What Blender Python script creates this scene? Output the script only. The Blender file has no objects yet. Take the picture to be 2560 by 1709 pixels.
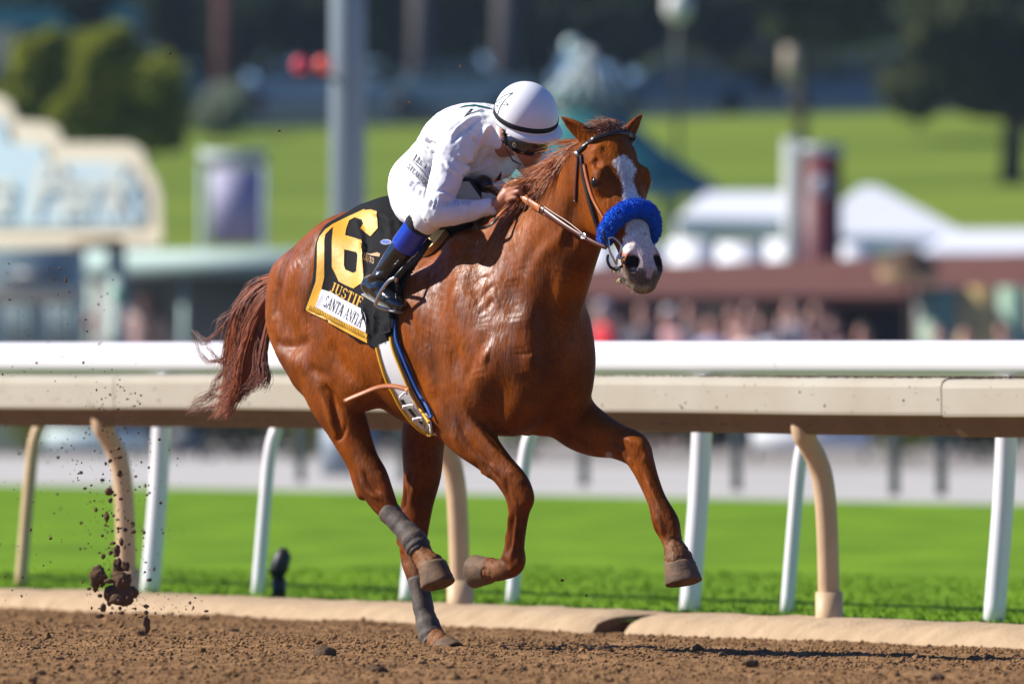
import bpy, bmesh, math, random
import numpy as np
from mathutils import Vector, Matrix, noise as mnoise
from mathutils.bvhtree import BVHTree

random.seed(7)
rng = np.random.default_rng(7)
scene = bpy.context.scene
C = scene.collection

# ---------------------------------------------------------------- camera, sky, sun, exposure
FPX, CX, HY, CAMZ = 29070.0, 1280.0, 893.6, 1.13      # focal length in photo pixels, horizon row, eye height
cam_d = bpy.data.cameras.new('camera'); cam = bpy.data.objects.new('camera', cam_d); C.objects.link(cam)
cam.location = (0, 0, CAMZ)
cam.rotation_euler = (math.pi/2 + math.atan((HY-854.5)/FPX), 0, 0)
cam_d.sensor_width = 36.0
cam_d.lens = 36.0*FPX/2560.0
cam_d.clip_start = 0.5; cam_d.clip_end = 3000
cam_d.dof.use_dof = True; cam_d.dof.focus_distance = 44.1; cam_d.dof.aperture_fstop = 3.6
scene.camera = cam

SUN_EL, SUN_AZ = math.radians(37), math.radians(-98)     # azimuth: from behind the camera axis, towards the left
sun_dir = Vector((math.sin(SUN_AZ)*math.cos(SUN_EL), -math.cos(SUN_AZ)*math.cos(SUN_EL), math.sin(SUN_EL)))
sd = bpy.data.lights.new('sun', 'SUN'); sun = bpy.data.objects.new('sun', sd); C.objects.link(sun)
sd.energy = 5.0; sd.angle = math.radians(0.5); sd.color = (1.0, 0.95, 0.87)
sun.rotation_euler = sun_dir.to_track_quat('Z', 'Y').to_euler()
world = bpy.data.worlds.new('World'); scene.world = world; world.use_nodes = True
wn = world.node_tree; bg = wn.nodes['Background']
sky = wn.nodes.new('ShaderNodeTexSky'); sky.sky_type = 'NISHITA'; sky.sun_disc = False
sky.sun_elevation = SUN_EL
sky.sun_rotation = math.atan2(sun_dir.x, sun_dir.y)
sky.dust_density = .3; sky.air_density = .75; sky.ozone_density = 2.5
tint = wn.nodes.new('ShaderNodeMix'); tint.data_type = 'RGBA'; tint.blend_type = 'MULTIPLY'; tint.inputs[0].default_value = 1.0
tint.inputs[7].default_value = (.58, .85, 1.45, 1)        # deep clear blue over the whole sky
wn.links.new(sky.outputs[0], tint.inputs[6]); wn.links.new(tint.outputs[2], bg.inputs[0]); bg.inputs[1].default_value = 0.055
scene.view_settings.view_transform = 'Standard'; scene.view_settings.look = 'None'
scene.view_settings.exposure = 0.72; scene.view_settings.gamma = 1.0
scene.view_settings.use_curve_mapping = False
scene.render.engine = 'CYCLES'
scene.cycles.use_denoising = True
scene.cycles.max_bounces = 6; scene.cycles.diffuse_bounces = 3; scene.cycles.glossy_bounces = 3
scene.cycles.transparent_max_bounces = 6

# ---------------------------------------------------------------- helpers
def W(px, py, y):
    """point at distance y seen at photo pixel (px, py)"""
    return Vector(((px-CX)*y/FPX, y, CAMZ-(py-HY)*y/FPX))
def PX(p):
    return ((p[0]/p[1])*FPX+CX, HY-(p[2]-CAMZ)/p[1]*FPX)

TH = math.radians(53); ct, st = math.cos(TH), math.sin(TH)
OX, OY = (1118-CX)*44.7/FPX, 44.7
def HL(px, py, l):
    """horse frame (forward s, left -l, up z) for a photo pixel and a lateral offset l to the horse's right"""
    k = (px-CX)/FPX
    s = (k*(OY-l*ct)-OX+l*st)/(ct+k*st)
    Y = OY-s*st-l*ct
    return np.array((s, -l, CAMZ-(py-HY)*Y/FPX))
def h2w(v):
    v = np.asarray(v, dtype=float)
    s, yl, z = v[..., 0], v[..., 1], v[..., 2]
    return np.stack((OX+s*ct+yl*st, OY-s*st+yl*ct, z), -1)
def w2h(v):
    v = np.asarray(v, dtype=float); x, y, z = v[..., 0]-OX, v[..., 1]-OY, v[..., 2]
    return np.stack((x*ct-y*st, x*st+y*ct, z), -1)

def setp(o, label=None, cat=None, group=None, kind=None):
    if label: o['label'] = label
    if cat: o['category'] = cat
    if group: o['group'] = group
    if kind: o['kind'] = kind
    return o
def thing(name, loc, label, cat, group=None, rz=0.0):
    o = bpy.data.objects.new(name, None); C.objects.link(o)
    o.location = loc; o.rotation_euler = (0, 0, rz); o.empty_display_size = .1
    return setp(o, label, cat, group)
def mesh_obj(name, verts, faces, mat, parent=None, smooth=True, origin=None):
    """mesh from WORLD coordinates; parent is an unrotated Empty (or a mesh whose origin is its location)"""
    verts = np.asarray(verts, dtype=float).reshape(-1, 3)
    if origin is None:
        origin = gloc(parent) if parent is not None else Vector(verts.mean(0)) if len(verts) else Vector((0, 0, 0))
    me = bpy.data.meshes.new(name)
    v2 = verts-np.array(origin)
    if isinstance(faces, np.ndarray) and faces.ndim == 2:
        n = len(faces); k = faces.shape[1]
        me.vertices.add(len(v2)); me.vertices.foreach_set('co', v2.astype(np.float32).ravel())
        me.loops.add(n*k); me.loops.foreach_set('vertex_index', faces.astype(np.int32).ravel())
        me.polygons.add(n); me.polygons.foreach_set('loop_start', np.arange(0, n*k, k, dtype=np.int32))
        me.update(calc_edges=True)
    else:
        me.from_pydata([tuple(v) for v in v2], [], [tuple(f) for f in faces]); me.update()
    if smooth and len(me.polygons):
        me.polygons.foreach_set('use_smooth', np.ones(len(me.polygons), dtype=bool))
    if mat: me.materials.append(mat)
    o = bpy.data.objects.new(name, me); C.objects.link(o)
    if parent is not None:
        o.parent = parent
        o.location = Vector(origin)-gloc(parent)
    else:
        o.location = origin
    return o
def gloc(o):
    v = Vector(o.location)
    p = o.parent
    while p is not None:
        v = v+Vector(p.location); p = p.parent
    return v

class MB:
    """collects shapes (world coordinates) into one mesh"""
    def __init__(self): self.v = []; self.f = []
    def add(self, vs, fs):
        b = len(self.v); self.v.extend([tuple(map(float, p)) for p in vs]); self.f.extend([tuple(i+b for i in f) for f in fs]); return self
    def box(self, c, sx, sy, sz, rz=0.0, bev=0.0):
        bm = bmesh.new(); bmesh.ops.create_cube(bm, size=1.0)
        bmesh.ops.scale(bm, verts=bm.verts, vec=(sx, sy, sz))
        if bev: bmesh.ops.bevel(bm, geom=bm.edges[:], offset=bev, segments=2, affect='EDGES')
        m = Matrix.Translation(c) @ Matrix.Rotation(rz, 4, 'Z')
        bm.verts.index_update()
        self.add([m @ v.co for v in bm.verts], [[v.index for v in f.verts] for f in bm.faces]); bm.free(); return self
    def tube(self, pts, rad, seg=8, cap=True, flat=None):
        pts = [Vector(p) for p in pts]; n = len(pts)
        if not hasattr(rad, '__len__'): rad = [rad]*n
        up = None; vs = []; fs = []
        for i, p in enumerate(pts):
            t = (pts[min(i+1, n-1)]-pts[max(i-1, 0)]).normalized()
            if up is None:
                up = Vector((0, 0, 1)) if abs(t.z) < .9 else Vector((1, 0, 0))
                if flat is not None: up = Vector(flat)
            a = t.cross(up).normalized(); up = a.cross(t).normalized()
            r = rad[i]; ra, rb = (r if hasattr(r, '__len__') else (r, r))
            for k in range(seg):
                w = 2*math.pi*k/seg
                vs.append(p+a*(ra*math.cos(w))+up*(rb*math.sin(w)))
        for i in range(n-1):
            for k in range(seg):
                fs.append((i*seg+k, i*seg+(k+1) % seg, (i+1)*seg+(k+1) % seg, (i+1)*seg+k))
        if cap:
            fs.append(tuple(reversed(range(seg)))); fs.append(tuple((n-1)*seg+k for k in range(seg)))
        return self.add(vs, fs)
    def ball(self, c, r, nu=12, nv=8, sc=(1, 1, 1)):
        vs = []; fs = []
        for j in range(nv+1):
            ph = math.pi*j/nv
            for i in range(nu):
                a = 2*math.pi*i/nu
                vs.append((c[0]+r*sc[0]*math.sin(ph)*math.cos(a), c[1]+r*sc[1]*math.sin(ph)*math.sin(a), c[2]+r*sc[2]*math.cos(ph)))
        for j in range(nv):
            for i in range(nu):
                fs.append((j*nu+i, (j+1)*nu+i, (j+1)*nu+(i+1) % nu, j*nu+(i+1) % nu))
        return self.add(vs, fs)
    def build(self, name, mat, parent=None, smooth=True, origin=None):
        return mesh_obj(name, self.v, self.f, mat, parent, smooth, origin)

def catmull(P, n):
    P = np.asarray(P, dtype=float); out = []
    m = len(P)
    for i in range(m-1):
        p0 = P[max(i-1, 0)]; p1 = P[i]; p2 = P[i+1]; p3 = P[min(i+2, m-1)]
        for k in range(n):
            t = k/n
            out.append(.5*((2*p1)+(-p0+p2)*t+(2*p0-5*p1+4*p2-p3)*t*t+(-p0+3*p1-3*p2+p3)*t**3))
    out.append(P[-1]); return np.array(out)

# ---------------------------------------------------------------- signed-distance modelling of bodies
class Field:
    def __init__(self, lo, hi, h):
        self.lo = np.array(lo, float); self.h = h
        self.n = np.ceil((np.array(hi)-self.lo)/h).astype(int)+1
        self.a = np.full(self.n, 1.0, np.float32)
    def sub(self, lo, hi):
        i0 = np.clip(np.floor((lo-self.lo)/self.h).astype(int), 0, self.n-1)
        i1 = np.clip(np.ceil((hi-self.lo)/self.h).astype(int)+1, 1, self.n)
        i1 = np.maximum(i1, i0+1)
        ax = [(self.lo[k]+self.h*np.arange(i0[k], i1[k])).astype(np.float32) for k in range(3)]
        return tuple(slice(i0[k], i1[k]) for k in range(3)), ax
    def chain(self, P, e=None, n=5, pad=None):
        """P rows: x y z ra rb; e is the axis ra is measured along. returns (slices, distance)"""
        P = np.asarray(P, float)
        Q = catmull(P, n) if n > 1 else P
        Q[:, 3:5] = np.maximum(Q[:, 3:5], .002)
        if e is None: e = np.array((0, 1, 0.))
        e = np.asarray(e, float); e = e/np.linalg.norm(e)
        rm = Q[:, 3:5].max(); pad = pad or (rm*0+.05)
        lo = (Q[:, :3]-Q[:, 3:5].max(1)[:, None]).min(0)-pad; hi = (Q[:, :3]+Q[:, 3:5].max(1)[:, None]).max(0)+pad
        sl, ax = self.sub(lo, hi)
        base = np.array([s.start for s in sl])
        D = np.full([len(a) for a in ax], 1.0, np.float32)
        for i in range(len(Q)-1):
            A, B = Q[i], Q[i+1]
            r = max(A[3:5].max(), B[3:5].max())+pad
            l2 = np.minimum(A[:3], B[:3])-r; h2 = np.maximum(A[:3], B[:3])+r
            s2, a2 = self.sub(l2, h2)
            loc = []
            ok = True
            for k in range(3):
                b0 = max(s2[k].start, sl[k].start); b1 = min(s2[k].stop, sl[k].stop)
                if b1 <= b0: ok = False
                loc.append(slice(b0-base[k], b1-base[k]))
            if not ok: continue
            X = ax[0][loc[0]][:, None, None]; Y = ax[1][loc[1]][None, :, None]; Z = ax[2][loc[2]][None, None, :]
            d = (B-A)[:3]; L2 = float(d@d)+1e-9
            dx, dy, dz = X-np.float32(A[0]), Y-np.float32(A[1]), Z-np.float32(A[2])
            t = np.clip((dx*np.float32(d[0])+dy*np.float32(d[1])+dz*np.float32(d[2]))/np.float32(L2), 0, 1)
            dx = dx-t*np.float32(d[0]); dy = dy-t*np.float32(d[1]); dz = dz-t*np.float32(d[2])
            ra = np.float32(A[3])+t*np.float32(B[3]-A[3]); rb = np.float32(A[4])+t*np.float32(B[4]-A[4])
            de = dx*np.float32(e[0])+dy*np.float32(e[1])+dz*np.float32(e[2])
            q2 = dx*dx+dy*dy+dz*dz
            rest2 = np.maximum(q2-de*de, 0)
            rr = np.sqrt((de/ra)**2+rest2/(rb*rb))+1e-6
            val = np.sqrt(q2)*(1-1/rr)
            val = np.where(rr < .05, -np.minimum(ra, rb), val)
            tg = D[loc[0], loc[1], loc[2]]
            np.minimum(tg, val, out=tg)
        return sl, D
    def add(self, P, k=.03, e=None, n=5):
        sl, D = self.chain(P, e, n, pad=.03+k)
        A = self.a[sl]
        h = np.clip(.5+.5*(A-D)/k, 0, 1)
        self.a[sl] = A+(D-A)*h-k*h*(1-h)
    def carve(self, P, k=.01, e=None, n=5):
        sl, D = self.chain(P, e, n, pad=.03+k)
        A = self.a[sl]; D = -D
        h = np.clip(.5-.5*(A-D)/k, 0, 1)
        self.a[sl] = A+(D-A)*h+k*h*(1-h)
    def mesh(self, smooth=2):
        a = self.a; ins = a < 0
        nx, ny, nz = a.shape
        c = [ins[i:nx-1+i, j:ny-1+j, k:nz-1+k] for i in (0, 1) for j in (0, 1) for k in (0, 1)]
        cnt = sum(x.astype(np.int8) for x in c)
        act = (cnt > 0) & (cnt < 8)
        idx = np.argwhere(act)
        vid = np.full(act.shape, -1, np.int32); vid[act] = np.arange(len(idx))
        pos = np.zeros((len(idx), 3)); num = np.zeros(len(idx))
        cor = [np.array((i, j, k)) for i in (0, 1) for j in (0, 1) for k in (0, 1)]
        val = [a[tuple((idx+q).T)] for q in cor]
        for p in range(8):
            for q in range(p+1, 8):
                if np.abs(cor[p]-cor[q]).sum() != 1: continue
                m = (val[p] < 0) != (val[q] < 0)
                t = val[p][m]/(val[p][m]-val[q][m])
                pos[m] += cor[p]+t[:, None]*(cor[q]-cor[p]); num[m] += 1
        V = self.lo+self.h*(idx+pos/num[:, None])
        F = []
        for ax in range(3):
            sl0 = [slice(None)]*3; sl1 = [slice(None)]*3; sl0[ax] = slice(0, -1); sl1[ax] = slice(1, None)
            s0 = ins[tuple(sl0)]; s1 = ins[tuple(sl1)]
            o1, o2 = [(1, 2), (2, 0), (0, 1)][ax]
            E = np.argwhere(s0 != s1)
            E = E[(E[:, o1] > 0) & (E[:, o2] > 0) & (E[:, o1] < a.shape[o1]-1) & (E[:, o2] < a.shape[o2]-1)]
            fl = s0[tuple(E.T)]
            d1 = np.zeros(3, int); d1[o1] = 1; d2 = np.zeros(3, int); d2[o2] = 1
            q = np.stack([vid[tuple((E-d1-d2).T)], vid[tuple((E-d2).T)], vid[tuple(E.T)], vid[tuple((E-d1).T)]], 1)
            q[~fl] = q[~fl][:, ::-1]
            F.append(q)
        F = np.concatenate(F); F = F[(F >= 0).all(1)]
        V = lap(V, F, smooth)
        return V, F
def lap(V, F, it, lam=.5):
    if not it: return V
    e = np.concatenate([F[:, [0, 1]], F[:, [1, 2]], F[:, [2, 3]], F[:, [3, 0]]])
    deg = np.bincount(e[:, 0], minlength=len(V))+np.bincount(e[:, 1], minlength=len(V))
    for i in range(it):
        S = np.zeros_like(V)
        for k in range(3):
            S[:, k] = np.bincount(e[:, 0], weights=V[e[:, 1], k], minlength=len(V))+np.bincount(e[:, 1], weights=V[e[:, 0], k], minlength=len(V))
        V = V+lam*(S/np.maximum(deg, 1)[:, None]-V)
    return V
def vnormals(V, F):
    n = np.cross(V[F[:, 2]]-V[F[:, 0]], V[F[:, 3]]-V[F[:, 1]])
    N = np.zeros_like(V)
    for k in range(4):
        for j in range(3):
            N[:, j] += np.bincount(F[:, k], weights=n[:, j], minlength=len(V))
    return N/np.maximum(np.linalg.norm(N, axis=1), 1e-9)[:, None]

# ---------------------------------------------------------------- materials
def mat(name, col, rough=.6, spec=.5, metal=0.0, noise=None, bump=None, coat=0.0, sheen=0.0, emit=None):
    """noise=(scale, amount 0..1, second colour)  bump=(scale, strength, distance)"""
    m = bpy.data.materials.new(name); m.use_nodes = True; nt = m.node_tree; b = nt.nodes['Principled BSDF']
    b.inputs['Base Color'].default_value = (*col, 1); b.inputs['Roughness'].default_value = rough
    b.inputs['Specular IOR Level'].default_value = spec; b.inputs['Metallic'].default_value = metal
    b.inputs['Coat Weight'].default_value = coat; b.inputs['Coat Roughness'].default_value = .15
    b.inputs['Sheen Weight'].default_value = sheen
    tc = nt.nodes.new('ShaderNodeTexCoord')
    if noise:
        n = nt.nodes.new('ShaderNodeTexNoise'); n.inputs['Scale'].default_value = noise[0]; n.inputs['Detail'].default_value = 5
        nt.links.new(tc.outputs['Object'], n.inputs['Vector'])
        r = nt.nodes.new('ShaderNodeValToRGB'); r.color_ramp.elements[0].position = .5-.25; r.color_ramp.elements[1].position = .5+.25
        r.color_ramp.elements[0].color = (*col, 1)
        c2 = noise[2]; r.color_ramp.elements[1].color = tuple(col[i]+(c2[i]-col[i])*noise[1] for i in range(3))+(1,)
        nt.links.new(n.outputs[0], r.inputs[0]); nt.links.new(r.outputs[0], b.inputs['Base Color'])
    if bump:
        n2 = nt.nodes.new('ShaderNodeTexNoise'); n2.inputs['Scale'].default_value = bump[0]; n2.inputs['Detail'].default_value = 4
        nt.links.new(tc.outputs['Object'], n2.inputs['Vector'])
        bp = nt.nodes.new('ShaderNodeBump'); bp.inputs['Strength'].default_value = bump[1]; bp.inputs['Distance'].default_value = bump[2]
        nt.links.new(n2.outputs[0], bp.inputs['Height']); nt.links.new(bp.outputs[0], b.inputs['Normal'])
    if emit:
        b.inputs['Emission Color'].default_value = (*emit[0], 1); b.inputs['Emission Strength'].default_value = emit[1]
    return m
# ================================================================ THE SETTING
DS = 1.0898                                             # display pixel -> photo pixel
def WD(px, py, y): return W(px*DS, py*DS, y)
RT = np.array((3.163, -5.3)); RT /= np.linalg.norm(RT)  # along the rail, towards the right and the camera
RN = np.array((RT[1], -RT[0]))                          # from the rail towards the track
RP0 = np.array(((300-CX)*54.3/FPX, 54.3))               # foot of the left rail post
def rail_pt(k, a, z, p0=RP0): q = p0+RT*k+RN*a; return np.array((q[0], q[1], z))
def perp(x, y): return (x-RP0[0])*RN[0]+(y-RP0[1])*RN[1]   # distance from the rail line, positive on the track

def vnoise(x, y, sc, seed):
    r = np.random.default_rng(seed); G_ = r.uniform(-1, 1, (256, 256))
    u = x/sc; v = y/sc; i = np.floor(u).astype(int); j = np.floor(v).astype(int); fu = u-i; fv = v-j
    fu = fu*fu*(3-2*fu); fv = fv*fv*(3-2*fv); g = lambda a, b: G_[a % 256, b % 256]
    return (g(i, j)*(1-fu)+g(i+1, j)*fu)*(1-fv)+(g(i, j+1)*(1-fu)+g(i+1, j+1)*fu)*fv
def track_z(x, y):
    p = perp(x, y); return np.where(p > 0, -.07+.0233*np.minimum(p, 4.2), -.07)
def track_h(x, y):
    p = perp(x, y)
    h = track_z(x, y)+.009*vnoise(x, y, .45, 1)+.006*vnoise(x, y, .13, 2)+.006*(1-2*np.abs(vnoise(x, y, .05, 3)))+.005*vnoise(x, y, .022, 4)
    h += .020*np.clip(vnoise(x, y, .7, 8)-.2, 0, 1)
    h -= .040*np.exp(-((p-2.15)/.10)**2)*(.75+.4*vnoise(x, y, .5, 6))
    return h

def dirt_material():
    m = bpy.data.materials.new('track_dirt'); m.use_nodes = True; nt = m.node_tree; b = nt.nodes['Principled BSDF']; L = nt.links.new
    tc = nt.nodes.new('ShaderNodeTexCoord')
    n = nt.nodes.new('ShaderNodeTexNoise'); n.inputs['Scale'].default_value = 5; n.inputs['Detail'].default_value = 9; n.inputs['Roughness'].default_value = .7; L(tc.outputs['Object'], n.inputs['Vector'])
    r = nt.nodes.new('ShaderNodeValToRGB'); r.color_ramp.elements[0].position = .32; r.color_ramp.elements[1].position = .68
    r.color_ramp.elements[0].color = (.140, .070, .026, 1); r.color_ramp.elements[1].color = (.33, .185, .080, 1)
    L(n.outputs[0], r.inputs[0]); L(r.outputs[0], b.inputs['Base Color']); b.inputs['Roughness'].default_value = .95; b.inputs['Specular IOR Level'].default_value = .15
    n2 = nt.nodes.new('ShaderNodeTexNoise'); n2.inputs['Scale'].default_value = 120; n2.inputs['Detail'].default_value = 6; L(tc.outputs['Object'], n2.inputs['Vector'])
    bp = nt.nodes.new('ShaderNodeBump'); bp.inputs['Strength'].default_value = 1.0; bp.inputs['Distance'].default_value = .010; L(n2.outputs[0], bp.inputs['Height']); L(bp.outputs[0], b.inputs['Normal'])
    return m
M_dirt = dirt_material()
M_clod = mat('dark_clod', (.060, .034, .020), .95, .15, noise=(18, .9, (.17, .10, .055)), bump=(90, .7, .006))
M_kerb = mat('packed_sand', (.44, .32, .20), .95, .15, noise=(9, .8, (.32, .22, .13)), bump=(55, .6, .012))
def grass_material(name, c1, c2, sc, mp_=(1, .22, 1)):
    m = bpy.data.materials.new(name); m.use_nodes = True; nt = m.node_tree; b = nt.nodes['Principled BSDF']; L = nt.links.new
    tc = nt.nodes.new('ShaderNodeTexCoord'); mp = nt.nodes.new('ShaderNodeMapping'); mp.inputs['Scale'].default_value = mp_; L(tc.outputs['Object'], mp.inputs['Vector'])
    n = nt.nodes.new('ShaderNodeTexNoise'); n.inputs['Scale'].default_value = sc; n.inputs['Detail'].default_value = 7; L(mp.outputs[0], n.inputs['Vector'])
    r = nt.nodes.new('ShaderNodeValToRGB'); r.color_ramp.elements[0].position = .35; r.color_ramp.elements[1].position = .65
    r.color_ramp.elements[0].color = (*c1, 1); r.color_ramp.elements[1].color = (*c2, 1); L(n.outputs[0], r.inputs[0]); L(r.outputs[0], b.inputs['Base Color'])
    b.inputs['Roughness'].default_value = .9; b.inputs['Specular IOR Level'].default_value = .1
    return m
M_turf = grass_material('turf_grass', (.092, .182, .003), (.142, .262, .006), 1.4)
M_lawn = grass_material('lawn_grass', (.075, .125, .012), (.175, .235, .024), .16, (.10, 1, 1))

# ground to the horizon
def plane(name, pts, m, kind='structure'):
    o = mesh_obj(name, pts, [tuple(range(len(pts)))], m, smooth=False, origin=Vector((0, 0, 0))); return setp(o, kind=kind)
M_ground = mat('far_ground', (.16, .14, .09), .95, .1, noise=(.05, .6, (.09, .11, .04)))
plane('ground', [(-900, -60, -.16), (900, -60, -.16), (900, 1500, -.16), (-900, 1500, -.16)], M_ground)
# dirt track: a fine relief where the photograph looks, a plain sheet around it
def relief(name, x0, x1, nx, ys, m):
    xs = np.linspace(x0, x1, nx); X, Y = np.meshgrid(xs, ys); Z = track_h(X, Y)
    p = perp(X, Y); Z = np.where(p < -.35, Z-.08, Z)
    V = np.stack((X, Y, Z), -1).reshape(-1, 3); n = len(ys)
    i, j = np.meshgrid(np.arange(nx-1), np.arange(n-1)); a = (j*nx+i).ravel()
    F = np.stack((a, a+1, a+1+nx, a+nx), 1)
    cx = V[F].mean(1); F = F[perp(cx[:, 0], cx[:, 1]) > -.6]
    o = mesh_obj(name, V, F, m, origin=Vector((0, 0, 0))); return setp(o, kind='structure')
ys = [34.0]
while ys[-1] < 57.5: ys.append(ys[-1]+.022+.0006*(ys[-1]-34))
relief('dirt_track', -2.9, 2.9, 520, np.array(ys), M_dirt)
n_t = [RP0+RT*-60+RN*0, RP0+RT*80+RN*0, RP0+RT*80+RN*24, RP0+RT*-60+RN*24]
plane('track_base', [(q[0], q[1], -.145) for q in n_t], M_dirt)
# turf course and the paths and lawn beyond
def strip(name, p0, p1, z, m, k0=-75, k1=75):
    c_ = [RP0+RT*k0+RN*p0, RP0+RT*k1+RN*p0, RP0+RT*k1+RN*p1, RP0+RT*k0+RN*p1]
    return plane(name, [(v[0], v[1], z) for v in c_], m)
strip('turf', -.05, -23.5, -.012, M_turf)
strip('path', -23.5, -38.0, -.02, mat('pale_path', (.46, .44, .41), .9, .2, noise=(.6, .5, (.36, .34, .31))))
plane('forecourt', [(-90, 96, -.06), (90, 96, -.06), (90, 176, -.06), (-90, 176, -.06)], mat('paving', (.30, .27, .24), .9, .2, noise=(.8, .6, (.22, .20, .18))))
def lawn_z(d): return max(0.0, (d-172)*.0555)
LV = []; LF = []
ds = [172+i*6 for i in range(23)]; xs = np.linspace(-70, 70, 36)
for d in ds:
    for x in xs: LV.append((x, d, lawn_z(d)-.02+.25*math.sin(x*.13+d*.02)*min(1, (d-172)/40)))
for j in range(len(ds)-1):
    for i in range(35): LF.append((j*36+i, j*36+i+1, (j+1)*36+i+1, (j+1)*36+i))
setp(mesh_obj('lawn', LV, LF, M_lawn, origin=Vector((0, 0, 0))), kind='structure')
RV = [(x, d, lawn_z(304)+(d-304)*.045+(.25*math.sin(x*.13+304*.02) if d < 305 else 0)-.03) for d in (303.5, 316, 352) for x in xs]
setp(mesh_obj('hill_road', RV, [(j*36+i, j*36+i+1, (j+1)*36+i+1, (j+1)*36+i) for j in range(2) for i in range(35)], mat('dark_asphalt', (.014, .026, .036), .9, .1, noise=(.3, .6, (.022, .040, .044))), origin=Vector((0, 0, 0))), kind='structure')
# wooded hillside behind everything
HVv = []; HFf = []
for j in range(22):
    d = 345+j*7
    for i in range(60):
        x = -90+180*i/59; HVv.append((x, d, 9.2+(d-345)*.55+3.2*mnoise.noise(Vector((x*.09, d*.05, 0)))))
for j in range(21):
    for i in range(59): HFf.append((j*60+i, j*60+i+1, (j+1)*60+i+1, (j+1)*60+i))
M_wood = mat('wooded_slope', (.013, .026, .028), .95, .05, noise=(.16, 1.0, (.030, .045, .022)), bump=(.7, 1.0, 1.5))
setp(mesh_obj('wooded_hillside', HVv, HFf, M_wood, origin=Vector((0, 0, 0))), kind='structure')

# clods lying on the track: real pieces, too many to count
def ico(sub):
    bm = bmesh.new(); bmesh.ops.create_icosphere(bm, subdivisions=sub, radius=1.0); bm.verts.index_update()
    v = np.array([tuple(q.co) for q in bm.verts]); f = np.array([[q.index for q in w.verts] for w in bm.faces]); bm.free(); return v, f
IV1, IF1 = ico(1); IV2, IF2 = ico(2); IV3, IF3 = ico(3)
def scatter(n, r_lo, r_hi, seed, y0=38.0, y1=56.5, pw=2.6, ico_=None):
    r = np.random.default_rng(seed); iv, iff = ico_ or (IV1, IF1)
    y = r.uniform(y0, y1, n*2); x = r.uniform(-2.5, 2.5, n*2); ok = perp(x, y) > .17; x = x[ok][:n]; y = y[ok][:n]; n = len(x)
    s = r_lo+(r_hi-r_lo)*r.uniform(size=n)**pw
    ph = r.uniform(0, 6.28, (n, 1, 3)); v = iv[None]
    d = v*(1+.30*np.sin(v[:, :, [1, 2, 0]]*2.3+ph)+.16*np.sin(v[:, :, [2, 0, 1]]*5.3+ph[:, :, ::-1]))
    d = d*r.uniform(.65, 1.5, (n, 1, 3))*np.array((1, 1, .75))*s[:, None, None]
    a = r.uniform(0, 6.28, n); ca, sa = np.cos(a)[:, None], np.sin(a)[:, None]
    d = np.stack((d[:, :, 0]*ca-d[:, :, 1]*sa, d[:, :, 0]*sa+d[:, :, 1]*ca, d[:, :, 2]), 2)
    z = track_h(x, y)+s*.15; d += np.stack((x, y, z), 1)[:, None]
    F = iff[None]+(np.arange(n)*len(iv))[:, None, None]
    return d.reshape(-1, 3), F.reshape(-1, 3)
V1, F1 = scatter(60000, .0022, .0085, 21, y0=36.0, pw=1.7); V2, F2 = scatter(1500, .007, .017, 22, pw=3.0, ico_=(IV2, IF2))
cl = mesh_obj('loose_clods', np.concatenate((V1, V2)), np.concatenate((F1, F2+len(V1))), M_dirt, smooth=False, origin=Vector((0, 0, 0)))
setp(cl, 'small brown clods of harrowed dirt strewn over the track', 'dirt clods', kind='stuff')
# larger dark lumps that can be told apart
def lump(name, c, s, seed, sq=(1, 1, 1), m=None):
    r = np.random.default_rng(seed); v = IV3.copy(); o = r.uniform(0, 50, 3)
    dis = np.array([1+.38*mnoise.noise(Vector(q*1.7+o))+.22*mnoise.noise(Vector(q*4.2+o)) for q in v]); v = v*dis[:, None]*np.array(sq)*s
    return mesh_obj(name, v+np.array(c), IF3, m or M_clod)
for i, (px, py, s, lb) in enumerate([(1385, 1478, .026, 'dark lump of dirt lying just in front of the gap in the sand kerb'), (862, 1538, .027, 'dark clod on the track below the planted hind hoof'), (742, 1506, .034, 'largest dark lump of churned dirt left of the planted hoof'), (535, 1430, .020, 'dark clod at the edge of the sandy kerb, left of the hoof'), (1720, 1535, .024, 'dark lump of dirt in front of the right half of the kerb'), (2150, 1560, .022, 'dark clod at the bottom right corner of the track')]):
    d = 26685*1.10/(py-820); p = WD(px, py, d); z = float(track_h(np.array([p.x]), np.array([p.y]))[0])
    setp(lump('dirt_clod', (p.x, p.y, z+s*.35), s, 40+i, (1.3, 1.2, .7)), lb, 'dirt clod', 'large clods on the track')
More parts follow.
